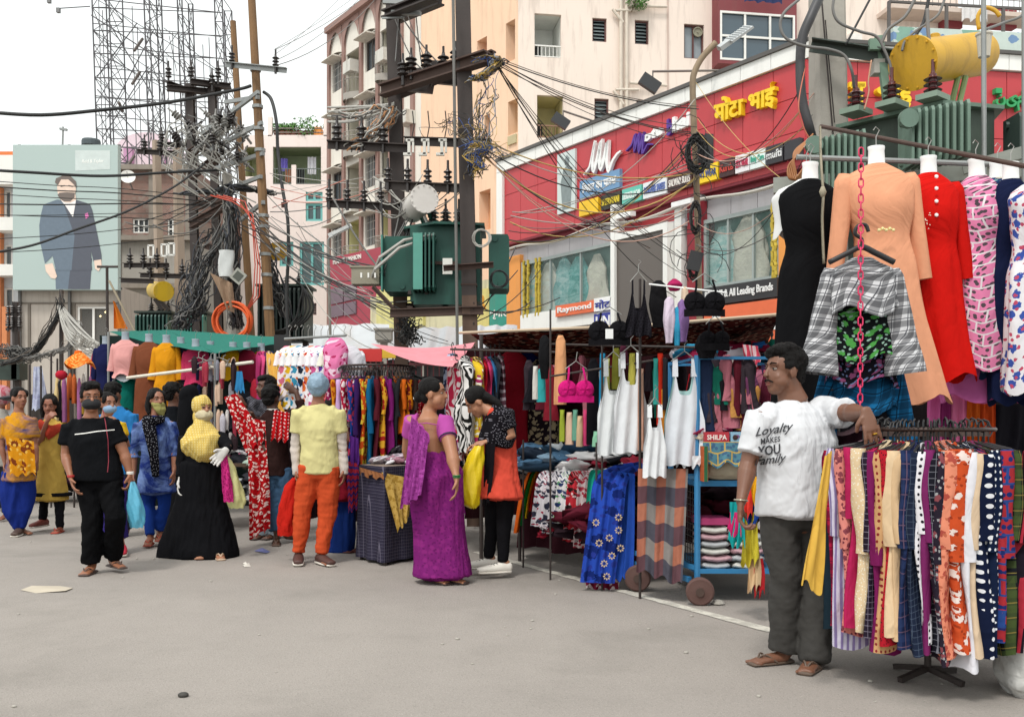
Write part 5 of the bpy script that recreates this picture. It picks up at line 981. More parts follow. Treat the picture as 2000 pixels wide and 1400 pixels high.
# ---- wires across the middle of the picture
rr=random.Random(31)
def wires(n,fa,fb,sag,r,mts,lb,grp,jit=0):
    for i in range(n):
        m=M(); m.tube(wire(fa(rr),fb(rr),rr.uniform(*sag),16,jit,rr),rr.uniform(*r),4); tag(m.build('wire',rr.choice(mts),smooth=True),lb,'wire',grp)
U=rr.uniform
wc=[cabm,cabm,mat('#4a3f38',.6,bump=0)]; wm=[cabm,cabg,mat('#b89a5a',.6,bump=0),cabw,mat('#c9a08f',.6,bump=0)]
wires(7,lambda r:P(960+U(-6,8),112+U(-4,8),11.7),lambda r:P(1350+U(-10,15),235+U(-30,60),13.1),(.1,.35),(.004,.0075),wc,'thin dark wire running from the right steel post to the lamp post coils','wires from steel post to lamp post')
wires(7,lambda r:P(965,115+U(-5,10),11.7),lambda r:P(1290+U(-60,80),530+U(-100,80),14.5),(.05,.4),(.004,.007),wc,'thin dark wire falling from the steel post top towards the shop windows','wires from steel post to shop')
wires(8,lambda r:P(925+U(-8,30),285+U(-10,20),11.8),lambda r:P(1356+U(-8,8),U(290,520),13.1),(.1,.7),(.005,.009),wm,'thin wire slung between steel post arm and lamp post','wires slung between steel and lamp posts')
wires(9,lambda r:P(1360,U(150,520),13),lambda r:P(1600+U(-30,-5),U(110,420),9.6),(.05,.5),(.004,.007),wm,'thin wire slung between lamp post and the concrete pole','wires between lamp and concrete poles')
wires(8,lambda r:P(U(985,1010),U(400,470),14),lambda r:P(1360+U(-5,5),U(180,420),13),(.05,.5),(.005,.008),wm,'thin wire crossing the red signboard','wires crossing the red signboard')
wires(16,lambda r:P(455+U(-10,60),370+U(-20,90),16.3),lambda r:P(U(700,900),U(520,640),12.4),(.05,.5),(.005,.01),[cabw,cabg,cabm],'thin wire strung from the cable pole towards the green transformer','wires from cable pole to transformer')
wires(8,lambda r:P(530+U(-5,5),U(330,450),16),lambda r:P(U(640,780),U(330,430),13),(.0,.3),(.004,.008),[cabw,cabg,mat('#c97a6a',.6,bump=0)],'thin wire strung across the pale house to the steel posts','wires across the pale house')
wires(6,lambda r:P(300+U(-60,80),U(395,480),15),lambda r:P(455,U(345,380),16.4),(.0,.4),(.005,.01),[cabm,cabg],'thin wire meeting the cable pole from the left','wires meeting the cable pole from the left')
wires(5,lambda r:P(540+U(-5,5),U(95,130),15.6),lambda r:P(U(740,860),U(-150,-60),22),(.1,.5),(.004,.007),[cabg],'faint wire leaving the brown pole into the sky','wires leaving into the sky')
wires(5,lambda r:P(785+U(-30,80),U(118,140),12.4),lambda r:P(745+U(-20,80),U(-30,-5),12.8),(.05,.6),(.006,.009),[cabg],'curved wire dropping to a gantry insulator','jumper wires on the gantry')
wires(8,lambda r:P(U(650,890),U(385,400),12.4),lambda r:P(U(690,760),U(525,545),12.2),(.0,.3),(.008,.014),[cabm,cabg],'dark lead dropping to the beige junction box','leads dropping to the junction box')
wires(9,lambda r:P(U(640,770),U(340,395),12.7),lambda r:P(U(790,980),U(340,372),12.1),(.05,.4),(.006,.012),[cabw,cabg],'pale wire dipping between the channel arms','wires dipping between channel arms')
wires(6,lambda r:P(640,U(210,240),13.5),lambda r:P(770,U(200,215),12.8),(.0,.1),(.01,.016),[cabw],'pale twisted line reaching the left steel post','lines reaching the left steel post')
wires(5,lambda r:P(925,U(590,640),11.9),lambda r:P(U(985,1100),U(420,600),14),(.0,.2),(.006,.01),[cabm],'dark stay wire fanning from the foot of steel post','stay wires at the steel post')
wires(7,lambda r:P(U(560,600),U(430,520),15.8),lambda r:P(U(700,900),U(640,690),12),(.0,.35),(.004,.007),[cabg,cabw,cabm],'fine wire sloping over the grey tarpaulins','wires over the grey tarpaulins')
# knots at the steel posts
TG2=[(mat('#6c5b3a',.6,bump=0),.25),(cabm,.3),(mat('#8a8f98',.6,bump=0),.2),(mat('#3c5590',.6,bump=0),.1),(mat('#b99a4a',.6,bump=0),.15)]
kn=thing('wire_knot','loose knot of coloured wires high on the right steel post','wire knot',P(960,130,11.8)); tangle(kn,[P(x,y,11.7) for x,y in ((925,120),(960,112),(975,122),(950,145),(925,155))],.11,70,41,TG2,(.004,.008)); tangle(kn,[P(x,y,11.75) for x,y in ((960,130),(955,170),(945,215),(950,260),(935,300),(925,345))],.14,46,42,TG2,(.004,.007),name='hanging_strands')
kn=thing('wire_knot','blue and yellow wire knot at the middle of the right steel post','wire knot',P(930,300,11.8)); tangle(kn,[P(x,y,11.7) for x,y in ((900,290),(930,280),(950,290),(920,305),(940,330))],.1,80,43,[(mat('#3c5590',.6,bump=0),.4),(mat('#b99a4a',.6,bump=0),.3),(cabg,.3)],(.004,.007)); tangle(kn,[P(x,y,11.8) for x,y in ((820,265),(870,230),(920,270),(960,300))],.3,26,44,TG2,(.003,.005),name='hanging_strands')
kn=thing('wire_knot','frayed wires and brackets wrapped on the left steel post','wire knot',P(750,220,12.6)); tangle(kn,[P(x,y,12.6) for x,y in ((640,215),(690,230),(740,210),(765,215),(730,260),(690,290))],.13,46,45,[(cabw,.5),(cabg,.3),(mat('#b9855a',.6,bump=0),.2)],(.006,.012))
kn=thing('wire_knot','dark fine wire mass climbing the foot of the left steel post','wire knot',P(790,650,12.6)); tangle(kn,[P(x,y,12.6) for x,y in ((800,610),(795,640),(800,670))],.15,46,46,[(cabm,.6),(cabg,.4)],(.005,.008))
for i in range(2):
    t=thing('cable_coil',['small coil of pale wire hung right of the green transformer','loops of wire beside the shop roofline near steel post'][i],'cable coil',P((941,975)[i],(470,560)[i],11.8)); m=M(); c=P((941,975)[i],(465,545)[i],11.8); pts=[c+V(math.cos(k*.5)*.1*(1+.15*math.sin(k*.17)),.02*math.sin(k),math.sin(k*.5)*.1*(1+.1*math.sin(k*.23))) for k in range(80)]; m.tube(pts,.006,4); m.build('loops',cabw if i==0 else cabm,t)
# ================= STALLS AND CLOTHES
blackm=mat('#1d1c1d',.5,bump=0); formw=mat('#e6e6e4',.5,var=.05,bump=0); hookm=mat('#9b9994',.35,.7,bump=0); blue=mat('#2f78a8',.45,var=.2,sc=4,streak=.15,dirt='#4b4038')
def folds(th,z,se,a,k=7): return a*(math.sin(th*k+se+1.2*math.sin(z*5+se))+.6*math.sin(th*(k+4)-z*4+se*2)+.4*math.sin(th*3+z*7+se))
def shell(m,prof,c=(0,0,0),se=0,fa=.06,k=7,nu=40,nv=30,lean=0,mi=0,f0=.25,hemw=0):
    """hanging cloth tube: prof = [(z, half width, half depth)] from the top down"""
    z0=prof[0][0]; z1=prof[-1][0]
    def fn(u,v):
        z=z0+(z1-z0)*v; i=0
        while i<len(prof)-2 and z<prof[i+1][0]: i+=1
        a,b=prof[i],prof[i+1]; t=(z-a[0])/(b[0]-a[0]) if b[0]!=a[0] else 0; t=min(1,max(0,t)); t=t*t*(3-2*t)*.5+t*.5
        w=a[1]+(b[1]-a[1])*t; d=a[2]+(b[2]-a[2])*t; th=2*math.pi*u; f=1+folds(th,z,se,fa,k)*(f0+(1-f0)*v)*1.0
        x=math.copysign(abs(math.cos(th))**.85,math.cos(th))*w*f; y=math.sin(th)*(d*f+fa*.25*w*math.sin(th*k+se)*v); zz=z+hemw*v*math.sin(th*4+se)*(.03)
        return (c[0]+x+lean*v*v,c[1]+y,c[2]+zz),(th*(w+d)/2,z)
    return m.grid(fn,nu,nv,mi,wrap=True)
def garment(p,kind,col,label,L=.9,w=.2,waist=.15,hem=.22,dep=.10,sleeve=None,rz=0,lean=0,fa=.05,group=None,form=True,hook=.1,extra=None,cat='dress',name=None,se=None,tilt=0,res=(40,30),k=7,slv=None):
    """a garment on a bust form or hanger, hung at p (neck height)"""
    p=Vector(p); se=random.uniform(0,9) if se is None else se
    t=thing(name or cat.replace(' ','_'),label,cat,p,group); T=Matrix.Translation(p)@Matrix.Rotation(tilt,4,'Y')@Matrix.Rotation(rz,4,'Z')
    pr=[(0,.055,.05),(-.02,.085,.06),(-.06,w*.82,.07),(-.11,w,dep*.85),(-.25,w*.9,dep*1.15),(-.42,waist,dep*.85),(-.58,(waist+hem)/2*1.02,dep),(-L,hem,dep*1.1+hem*.15)]
    pr=[q for q in pr if q[0]>-L+.04]+[(-L,hem if L>.5 else w*.95,dep*1.0+hem*.1)]
    m=M(); shell(m,pr,se=se,fa=fa,lean=lean,nu=res[0],nv=res[1],k=k,hemw=1); m.xf(T); m.build('body',kind if not isinstance(kind,str) else fab(col,kind),t,smooth=True)
    if sleeve:
        sl,r0,r1=sleeve
        for s in (-1,1):
            m=M(); shell(m,[(0,r0*.7,r0*.5),(-.04,r0,r0),(-sl*.6,(r0+r1)/2*.95,r0*.85),(-sl,r1,r1*.8)],se=se+s,fa=.07,nu=18,nv=14,k=3); m.xf(T@Matrix.Translation((s*(w-.035),0,-.055))@Matrix.Rotation(-s*.13,4,'Y')); m.build('sleeve',slv or (kind if not isinstance(kind,str) else fab(col,kind)),t,smooth=True)
    if form:
        m=M(); m.lathe((0,0,-.07),[(.1,-.03),(.075,.02),(.05,.06),(.046,.15),(.05,.17),(.048,.175),(.001,.178)],14); m.v=[(x*1.0,y*.8,z) for x,y,z in m.v]; m.xf(T); m.build('bust_form',formw if form is True else form,t,ang=50)
    if hook: m=M(); m.tube([T@V(*q) for q in ((0,0,.1),(0,0,.1+hook*.6),(.02,0,.1+hook),(0,0,.12+hook),(-.015,0,.1+hook))],.003,4); m.build('hook',hookm,t)
    return t
def cloth(a,b,c,d,mt,label,cat='cloth',group=None,amp=.02,fr=5,nu=26,nv=14,sag=0,name=None,parent=None,hemz=.02,th=0,bow=0):
    """hanging or stretched cloth between corners a,b (top) and c,d (bottom)"""
    a,b,c,d=[Vector(x) for x in (a,b,c,d)]; n=(b-a).cross(d-a).normalized(); W_=((b-a).length+(c-d).length)/2; H_=((d-a).length+(c-b).length)/2; se=random.uniform(0,9); m=M()
    def fn(u,v):
        p=a*(1-u)*(1-v)+b*u*(1-v)+c*u*v+d*(1-u)*v; f=amp*(math.sin(6.28*fr*u+se+1.5*math.sin(v*3+se))+.5*math.sin(6.28*fr*1.7*u+v*4+se*2))*(.3+.7*v)
        return p+n*(f+bow*math.sin(math.pi*v)*math.sin(math.pi*u))+V(0,0,-sag*4*u*(1-u)*(1-v*.3)-hemz*math.sin(u*17+se)*v),(u*W_,v*H_)
    m.grid(fn,nu,nv); o=m.build(name or cat.replace(' ','_'),mt,parent,smooth=True)
    if parent is None: tag(o,label,cat,group)
    return o
def tank(p,w,L,mt,label,sc=.6,rz=0,group=None,strap=.035,cat='vest',back=None):
    p=Vector(p); t=thing('vest',label,cat,p,group); T=Matrix.Translation(p)@Matrix.Rotation(rz,4,'Z'); se=random.uniform(0,9)
    for y,q,nm in ((-.02,0,'front_panel'),(.025,.35,'back_panel')):
        m=M()
        def fn(u,v):
            x=(u-.5)*2; top=-.17*sc*(1-abs(x)**.0)-.0; e=abs(x); zt=-.30*sc+(.13*sc if False else 0)+ .16*sc*math.exp(-((e-.62)/.16)**2)+q*.1*sc-(.06*sc*(e>.85)*(e-.85)/.15)
            hw=w/2*(.78+.22*min(1,v*3.3)+.06*v); z=zt+(-L-zt)*v; return (x*hw,y*(1+.3*math.cos(x*1.5))+.012*math.sin(x*9+se+v*3)*(.4+v),z-.008*math.sin(x*7+se)*v),(x*hw,z)
        m.grid(fn,26,14); m.xf(T); m.build(nm,mt if y<0 else (back or mt),t,smooth=True)
    m=M()
    for s in (-1,1):
        m.grid(lambda u,v,s=s:((s*w/2*.78*(.62)+(u-.5)*strap,(-.02+.045*v),.0-(.15*sc)*abs(1-2*v)**1.2),(u*.05,v*.3)),2,10)
    m.xf(T); m.build('straps',mt,t,smooth=True)
    m=M(); m.tube([T@V(*q) for q in ((-w*.34,0,-.02),(-w*.1,0,.03),(0,0,.05),(w*.1,0,.03),(w*.34,0,-.02))],.004,4); m.tube([T@V(*q) for q in ((0,0,.05),(0,0,.1),(.02,0,.12),(.0,0,.135))],.003,4); m.build('hanger',hookm,t); return t
def bra(p,w,mt,label,band=.05,rz=0,strapm=None,ln=.14,cat='bra'):
    p=Vector(p); t=thing('bra',label,cat,p,'underwear hung at the canopy stall'); T=Matrix.Translation(p)@Matrix.Rotation(rz,4,'Z'); r=w*.27
    for s in (-1,1):
        m=M(); m.grid(lambda u,v:(lambda th,ph:((s*w*.245+r*math.cos(th)*math.sin(ph)*(1.0),-r*.5*math.cos(ph)*(1+.12*math.sin(th*5)),-ln-r*.9+r*math.sin(th)*math.sin(ph)*1.0),(u,v)))(2*math.pi*u,math.pi/2*v),20,8,wrap=True); m.xf(T); m.build('cup',mt,t,smooth=True)
        m=M(); m.tube([T@V(*q) for q in ((s*w*.2,.0,0),(s*w*.22,-.03,-ln*.5),(s*w*.25,-.04,-ln))],.008,5); m.build('strap',strapm or mt,t)
    m=M(); m.grid(lambda u,v:(((u-.5)*w*1.02,-.035*math.cos((u-.5)*3),-ln-r*1.55-band*v),(u*.3,v*.1)),16,3); m.grid(lambda u,v:(((u-.5)*w*.9,-.01,-ln-r*.8-r*.8*v),(u*.3,v*.1)),12,3); m.xf(T); m.build('band',mt,t,smooth=True)
    m=M(); m.tube([T@V(-w*.3,0,-.01),T@V(0,0,.05),T@V(w*.3,0,-.01)],.004,4); m.tube([T@V(0,0,.05),T@V(.01,0,.12)],.003,4); m.build('hanger',hookm,t)
def heap(c,sx,sy,sz,n,mats,name,label=None,cat='heap',size=.1,seed=1,parent=None):
    """a heap of crumpled clothes nobody could count"""
    rr=random.Random(seed); m=M()
    for i in range(n):
        x=rr.uniform(-1,1); y=rr.uniform(-1,1); z=rr.random()*max(0,1-(x*x+y*y)*.5); p=Vector(c)+V(x*sx,y*sy,z*sz); s=size*rr.uniform(.6,1.3); R=Matrix.Rotation(rr.uniform(0,6),3,'Z')@Matrix.Rotation(rr.uniform(-.6,.6),3,'X'); se=rr.uniform(0,9); a=rr.uniform(.8,1.8); fl=rr.uniform(.22,.5)
        def fn(u,v):
            th=2*math.pi*u; ph=math.pi*v; f=1+.22*math.sin(th*5+se+ph*3)+.15*math.sin(ph*7+th*2+se); q=R@V(math.cos(th)*math.sin(ph)*s*a*f,math.sin(th)*math.sin(ph)*s*f,math.cos(ph)*s*fl*f); return p+q,(u*.5,v*.3)
        m.grid(fn,12,7,rr.randrange(len(mats)),wrap=True)
    o=m.build(name,mats,parent,smooth=True,kind='stuff'); 
    if label: o['label']=label
    return o
def rod(name,lb,a,b,r,mt,cat='rod',grp=None):
    m=M(); m.tube([a,b],r,8); return tag(m.build(name,mt),lb,cat,grp)
FK={'p':'plain','s':'stripes','h':'hstripes','k':'plaid','g':'grid','d':'dots','b':'beads','f':'floral','t':'tie','z':'zebra','q':'squares','l':'lace'}
def FB(sp,s=1.0,wr=.5):
    q=sp.split(); return fab('#'+q[0],FK[q[1]] if len(q)>1 else 'plain','#'+q[2] if len(q)>2 else None,'#'+q[3] if len(q)>3 else None,s=s,wr=wr)
def edge_garment(p,ang,R,zs,L,mt,label,th=.032,half=.2,group=None,hook=True,cat='kurta',se=0,flare=0,sleeve=True,nv=22):
    """garment on a hanger of a round rack, seen from its sleeve edge"""
    c=Vector((p[0]+math.sin(ang)*R,p[1]-math.cos(ang)*R,zs)); T=Matrix.Translation(c)@Matrix.Rotation(ang,4,'Z')   # local -y points outward
    t=thing('kurta',label,cat,c,group); m=M(); fr=random.Random(int(se*97)+3); q1,q2=fr.uniform(0,6),fr.uniform(0,6)
    def fn(u,v):
        a=2*math.pi*u; z=-L*v; e=min(1,(v*L/.06)); y=math.cos(a); sh=half*(.32+.68*min(1,(v*L/.09))**.6)*(1+.04*math.sin(v*5+q1))+flare*v*v; 
        w=th*(.55+.45*e)*(1+.28*math.sin(v*7+q1)+.2*math.sin(v*13+q2))*(1+.25*v); yo=y*sh; dropz=-.05*abs(y)*min(1,1)+.0
        x=math.sin(a)*w+.012*math.sin(y*7+v*6+q2)+.02*v*math.sin(q1*3+v*3)
        return (x,yo,z+dropz*(1-v)-.015*math.sin(y*5+q2)*v),(y*sh+x,z)
    m.grid(fn,26,nv,wrap=True); m.grid(lambda u,v:((math.sin(6.283*u)*th*.5*v,math.cos(6.283*u)*half*.32*v,-.05*abs(math.cos(6.283*u))*v+.004),(u,v)),26,1,wrap=True); m.xf(T); m.build('body',mt,t,smooth=True)
    if sleeve:
        m=M(); l2=L*fr.uniform(.38,.55); m.grid(lambda u,v:((math.sin(6.283*u)*th*(.95+.2*math.sin(v*9+q1))+.01*math.sin(v*5+q2),-half*(.97)-.012+math.cos(6.283*u)*.028*(1-.2*v)*min(1,.4+v*6)+.02*v,-.035-l2*v),(u*.2,v*l2)),12,12,wrap=True); m.xf(T); m.build('sleeve',mt,t,smooth=True)
    if hook:
        m=M(); r=.03; H=.075; pts=[T@V(0,0,-.01),T@V(0,0,H-.03)]+[T@V(0,r*math.cos(q)-0.0,H+r*math.sin(q)) for q in (-1.2,-.3,.6,1.5,2.4,3.2)]; m.tube(pts,.0045,5); m.tube([T@V(0,-half*.8,-.04),T@V(0,0,-.005),T@V(0,half*.8,-.04)],.006,5); m.build('hanger',blackm,t)
    return t
def ring_rack(p,R,z,name,lb,post=(0,0)):
    p=Vector(p); t=thing(name,lb,'clothes rack',V(p.x,p.y,0)); m=M(); m.tube([V(p.x+R*math.cos(k*.2618),p.y+R*math.sin(k*.2618),z) for k in range(25)],.011,6); m.build('ring',mat('#3a2b26',.4,.4),t,smooth=True)
    m=M(); m.tube([V(p.x,p.y,.05),V(p.x,p.y,z)],.018,8); m.build('post',steel,t); m=M(); m.beam(V(p.x-R,p.y,z-.02),V(p.x+R,p.y,z-.02),.02,.03); m.beam(V(p.x,p.y-R,z-.02),V(p.x,p.y+R,z-.02),.02,.03); m.build('cross_bar',mat('#4a3a34',.5),t)
    for k in range(4): m=M(); q=k*1.57+.5; m.beam(V(p.x,p.y,.05),V(p.x+.2*math.cos(q),p.y+.2*math.sin(q),.015),.026,.026); m.build('leg',steel,t)
    return t
# ---------- A: front round rack at the right
RC=V(P(1812,0,4.92).x,4.92,0); ring_rack(RC,.3,1.225,'round_rack','round black rack of densely hung kurtas in the right foreground')
RL=[('b01f42 k 5a1030','crimson checked'),('d9d3e6 s 8f7fae','lilac striped'),('e08a80 f 8a4650 7a3a44','salmon pink with dark sprigs'),('b8285a','hot pink'),('e6cda6 b f4efe0','cream with pearl beads'),('2a2230 g 8f8898','black checked with white lines'),('7a2058','plum'),('cfa070 d 8a2f30','tan dotted'),('b3202e b 2a1a20','red with dark beads'),('e3c6a0','plain sand'),('d9b890','darker sand'),('1d2748 k 2c3a60 6a5468','navy plaid'),('20283c g 4a5668','dark blue grid'),('e9e6ea d 24222a','white with black dots'),('7a2a60','magenta'),('1d1d26 g 7f7f88','black windowpane'),('2b2430 f 8a4a50 a0a0a0','dark printed'),('e68f72 f b05044 c06a50','salmon orange leafy'),('c9502a f e8d8d0 9a3a20','bright orange with white flowers'),('e6e4ea','plain white'),('dcc2a4','beige'),('141c36 d e6e6ea','navy with big white dots'),('15203a d dfe2e8','deep navy dotted'),('a83038 q 2c4a8a 20306a','red with blue squares'),('1d1f24 k 4a5a30 8a7a40','dark green tartan'),('201a24 s b03040','black with red stripes')]
n=len(RL); RPX=[1608,1628,1646,1661,1680,1697,1707,1717,1727,1739,1752,1768,1781,1797,1812,1822,1833,1850,1873,1892,1904,1925,1942,1964,1984,2002]
for i,(sp,nm) in enumerate(RL):
    tx=RPX[i]; a=min((math.radians(q*.5) for q in range(-170,150)),key=lambda q:abs(1000+F*(RC.x+.5*math.sin(q))/(RC.y-.5*math.cos(q))-tx)); nxt=RL[i+1][1] if i<n-1 else 'right picture edge'; lb=f"{nm} kurta beside the {nxt} one, front rack"
    if i==n-1: lb=f"{nm} kurta nearest the right picture edge on the front round rack"
    s_=1.1 if 'big white' in nm or 'squares' in nm else 1.6
    edge_garment(RC,a,.3,1.165+random.uniform(-.012,.012),random.uniform(.87,1.0)+(.05 if 16<i<20 else 0),FB(sp,s_,.9),lb,th=.06 if 'big white' in nm else .045 if i in (4,9,17,18,23) else .03,half=.205,group='kurtas on the front round rack',se=i*1.3)
for i in range(14):
    a=math.radians(100+160*i/13); edge_garment(RC,a,.3,1.165,.95,FB(('3a2430','20303a','7a2a30','c0a080')[i%4]),'dark kurta hanging on the far side of the front round rack','' or .03,.2,'kurtas on the far side of the front rack',se=i,sleeve=False,nv=8)
# yellow scarf at left and its cut hem
cloth(P(1612,890,4.6),P(1625,880,4.65),P(1606,1160,4.6),P(1568,1135,4.5),fab('#ddb04e',wr=.8),'mustard yellow kurta panel hanging at the left end of the front round rack','kurta',amp=.012,fr=2)
# second rack at right edge
for i,(sp,nm) in enumerate((('a8222a f 202020','red black printed'),('2a2020 k 7a2a30','dark tartan'),('d6d0c8 s b03040','white striped'))):
    edge_garment(V(P(2010,0,5.2).x,5.25,0),math.radians(-60+40*i),.3,1.14,.8,FB(sp),f'{nm} kurta hanging at the far right edge behind the round rack',group='kurtas at the right edge',se=i+4)
# white sack bottom right
m=M(); c=G(2010,1352)
def sk(u,v): th=6.283*u; r=.2*(1.0-.25*v*v)*(1+.05*math.sin(th*5+v*8)+.04*math.sin(th*9)); r*= (.75+.25*min(1,v*5)); return c+V(math.cos(th)*r+.05,math.sin(th)*r,.36*v+.02*math.sin(th*3)),(u,v)
m.grid(sk,30,16,wrap=True); tag(m.build('sack',fab('#c9c8c4',wr=1),smooth=True),'stuffed white sack on the ground at the bottom right corner','sack')
# ---------- hanging dresses over the right stall
rod('hanging_rod','grey horizontal pipe carrying the hung dresses at right',P(1556,307,6.15),P(2060,326,6.15),.017,galv,'pipe'); rod('hanging_rod','long rusty rod sloping down to the right above the dresses',P(1603,247,6.7),P(2060,336,5.4),.014,rust,'pipe')
D='dresses hung high over the right stall'
for x in (1590,1760,1925): pass
garment(P(1582,352,6.02),'plain','#141416','plain black sleeveless dress on a white form, leftmost of the hung dresses',L=1.36,w=.19,waist=.135,hem=.2,group=D,fa=.06,tilt=.02)
garment(P(1575,352,6.12),'plain','#e6e6e4','white form shoulder showing behind the plain black dress',L=.34,w=.215,waist=.15,hem=.18,group=D,form=False,fa=.02,cat='bust form')
garment(P(1712,322,5.8),'plain','#e6a27e','long peach dress with a jewelled belt on a white form',L=1.37,w=.215,waist=.15,hem=.19,dep=.13,sleeve=(.62,.06,.048),group=D,lean=.2,fa=.06,tilt=-.02)
garment(P(1814,340,5.95),'plain','#cf1a14','long scarlet dress with a row of white buttons',L=1.22,w=.175,waist=.13,hem=.15,dep=.12,sleeve=(.58,.055,.048),group=D,lean=.1,fa=.07,tilt=-.02)
garment(P(1908,345,6.0),FB('ea8ab4 q e9e4e6 5a5056',1.25),'','pink kurta printed with white leafy squares beside the scarlet dress',L=1.15,w=.15,waist=.14,hem=.2,dep=.1,group=D,lean=.05,fa=.04,tilt=-.05)
garment(P(1915,620,6.15),'plain','#dd74b8','plain orchid pink skirt showing below the square-printed kurta',L=.5,w=.24,waist=.25,hem=.27,dep=.1,group=D,form=False,hook=0,fa=.05,cat='skirt')
garment(P(1948,350,6.1),FB('28406a f 7fb0b0 d8d0b8',.9),'','teal and cream patchwork kurta squeezed between pink and navy ones',L=1.2,w=.12,waist=.11,hem=.14,group=D,fa=.05)
garment(P(1974,352,5.95),'plain','#18203f','long navy blue dress between patchwork and white floral ones',L=1.32,w=.12,waist=.12,hem=.16,group=D,lean=.04,fa=.07)
garment(P(2036,350,5.75),FB('e9e7ea f 3f58a8 c0506a',.95),'','white dress with blue and red flowers at the right picture edge',L=1.22,w=.2,waist=.17,hem=.22,group=D,fa=.06)
# belt, buttons and sparkle
m=M(); c=P(1731,448,5.62); 
for k in range(5): m.lathe(c+V((k-2)*.02,0,.004*((k%2)*2-1)),[(.012,0),(.008,.006),(.001,.008)],6,(0,-1,0))
m.build('belt_buckle',mat('#e9d9a0',.2,.6,bump=0),bpy.data.objects['dress.001']); 
for k,y in enumerate((345,368,393,420)): m=M(); m.lathe(P(1829,y,5.81),[(.012,0),(.01,.005),(.001,.007)],8,(0,-1,0)); m.build('button',formw,bpy.data.objects['dress.002'])
m=M(); rr=random.Random(3)
for k in range(46): m.lathe(P(1803+rr.gauss(0,7),438+rr.gauss(0,9),5.80),[(.004,0),(.001,.003)],5,(0,-1,0))
m.build('embroidery',mat('#e8dcc8',.3,bump=0),bpy.data.objects['dress.002'],kind='stuff')
# bell-sleeved blouses on black hangers down the pink chain
BL='blouses hung down the pink chain'
for i,(y,sp,nm,s,L,sl) in enumerate(((505,'d6d6d8 k 2a2a30 44444c','black and white tartan',1.7,.29,True),(578,'15181a f 4f9a4a 8fb0a0','black with green leaves',1.6,.34,False),(640,'17151d f 8a4a70 6a7aa0','black with tiny lilac flowers',1.8,.3,False),(680,'1c6a9c k 123048 0f2030','bright blue plaid',1.5,.34,True),(755,'18161a f d8cbb0 a09a90',' black with cream flowers'.strip(),.45,.22,False),(800,'2a141c h c9a0a8','maroon with fine white lines',.7,.2,False))):
    garment(P(1683,y,5.3+.05*i),FB(sp,s,.9),'',f'{nm} bell-sleeved blouse, number {i+1} from the top of the pink chain' if False else f'{nm} crop blouse hung down the pink chain',L=L,w=.2,waist=.225,hem=.235,dep=.08,group=BL,form=False,hook=0,fa=.045,cat='blouse',sleeve=(.56,.048,.11) if sl else None,res=(60,20),k=11)
    t=thing('hanger',f'black plastic hanger of the {nm} blouse','hanger',P(1683,y-35,5.22+.05*i),'black hangers on the pink chain'); c=P(1683,y,5.22+.05*i); m=M(); m.tube(spline([c+V(-.17,0,-.02),c+V(-.07,0,.03),c+V(0,0,.06),c+V(.07,0,.03),c+V(.17,0,-.02)],4),.016,6); m.build('bar',blackm,t,smooth=True)
    m=M(); m.tube(spline([c+V(0,0,.05),c+V(0,0,.1),c+V(-.035,0,.13),c+V(-.02,0,.17),c+V(.02,0,.175),c+V(.035,0,.14)],4),.01,6); m.build('hook',blackm,t,smooth=True)
chm=mat('#d22a5c',.35,bump=0); t=thing('plastic_chain','bright pink plastic chain hanging in front of the peach dress','chain',P(1680,295,5.16)); a=P(1682,290,5.15); b_=P(1680,800,5.15); n=34; lm=None
for i in range(n):
    c=a.lerp(b_,(i+.5)/n); s=(b_-a).length/n
    if lm is None or i==1:
        m=M(); hh=s*.62; ww=.012; pts=[V(math.copysign(min(1,abs(math.cos(q))*1.3),math.cos(q))*ww,0,math.sin(q)*hh) for q in np.linspace(0,2*math.pi,13)]; m.tube([p+c for p in pts],.004,5,cap=False)
        if i==1: m.xf(Matrix.Translation(c)@Matrix.Rotation(1.2,4,'Z')@Matrix.Translation(-c))
        o=m.build('link',chm,t,smooth=True); lm=(lm or [])+[(o,c)]
    else:
        o0,c0=lm[i%2]; o=o0.copy(); SC.collection.objects.link(o); o.parent=t; o.location=Vector(c)-c0
m=M(); m.tube(spline([P(1603,300,5.9),P(1605,340,5.8),P(1608,380,5.75),P(1606,430,5.75),P(1609,515,5.75)],5),.008,6); m.lathe(P(1607,375,5.75),[(.01,-.03),(.022,0),(.01,.03)],8); m.tube([P(1602,248,6.6),P(1603,300,5.9)],.008,5); tag(m.build('rope',fab('#a39a86',wr=1),smooth=True),'beige knotted rope hanging before the plain black dress','rope')
# darkness and long garments under the dresses
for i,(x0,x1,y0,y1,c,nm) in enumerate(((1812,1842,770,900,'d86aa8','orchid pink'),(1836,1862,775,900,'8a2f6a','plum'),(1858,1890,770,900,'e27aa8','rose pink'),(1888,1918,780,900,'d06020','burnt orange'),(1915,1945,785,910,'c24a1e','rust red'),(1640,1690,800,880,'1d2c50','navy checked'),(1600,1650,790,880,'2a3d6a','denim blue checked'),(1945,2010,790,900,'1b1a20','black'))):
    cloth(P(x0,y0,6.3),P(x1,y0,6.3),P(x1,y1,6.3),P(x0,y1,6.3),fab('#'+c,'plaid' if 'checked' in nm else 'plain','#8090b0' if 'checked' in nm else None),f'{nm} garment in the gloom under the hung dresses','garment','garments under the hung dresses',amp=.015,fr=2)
cloth(P(1560,560,7.3),P(2100,560,7.3),P(2100,1150,7.3),P(1560,1150,7.3),fab('#1a1618'),'black backcloth closing the right stall behind the dresses','backcloth',amp=.05,fr=9,nu=60)  # added black sheet, its colour stands in for the stall's deep shade
t=thing('pipe_stand','steel pipe frame of the right dress stall','stall frame',G(1560,1190)); 
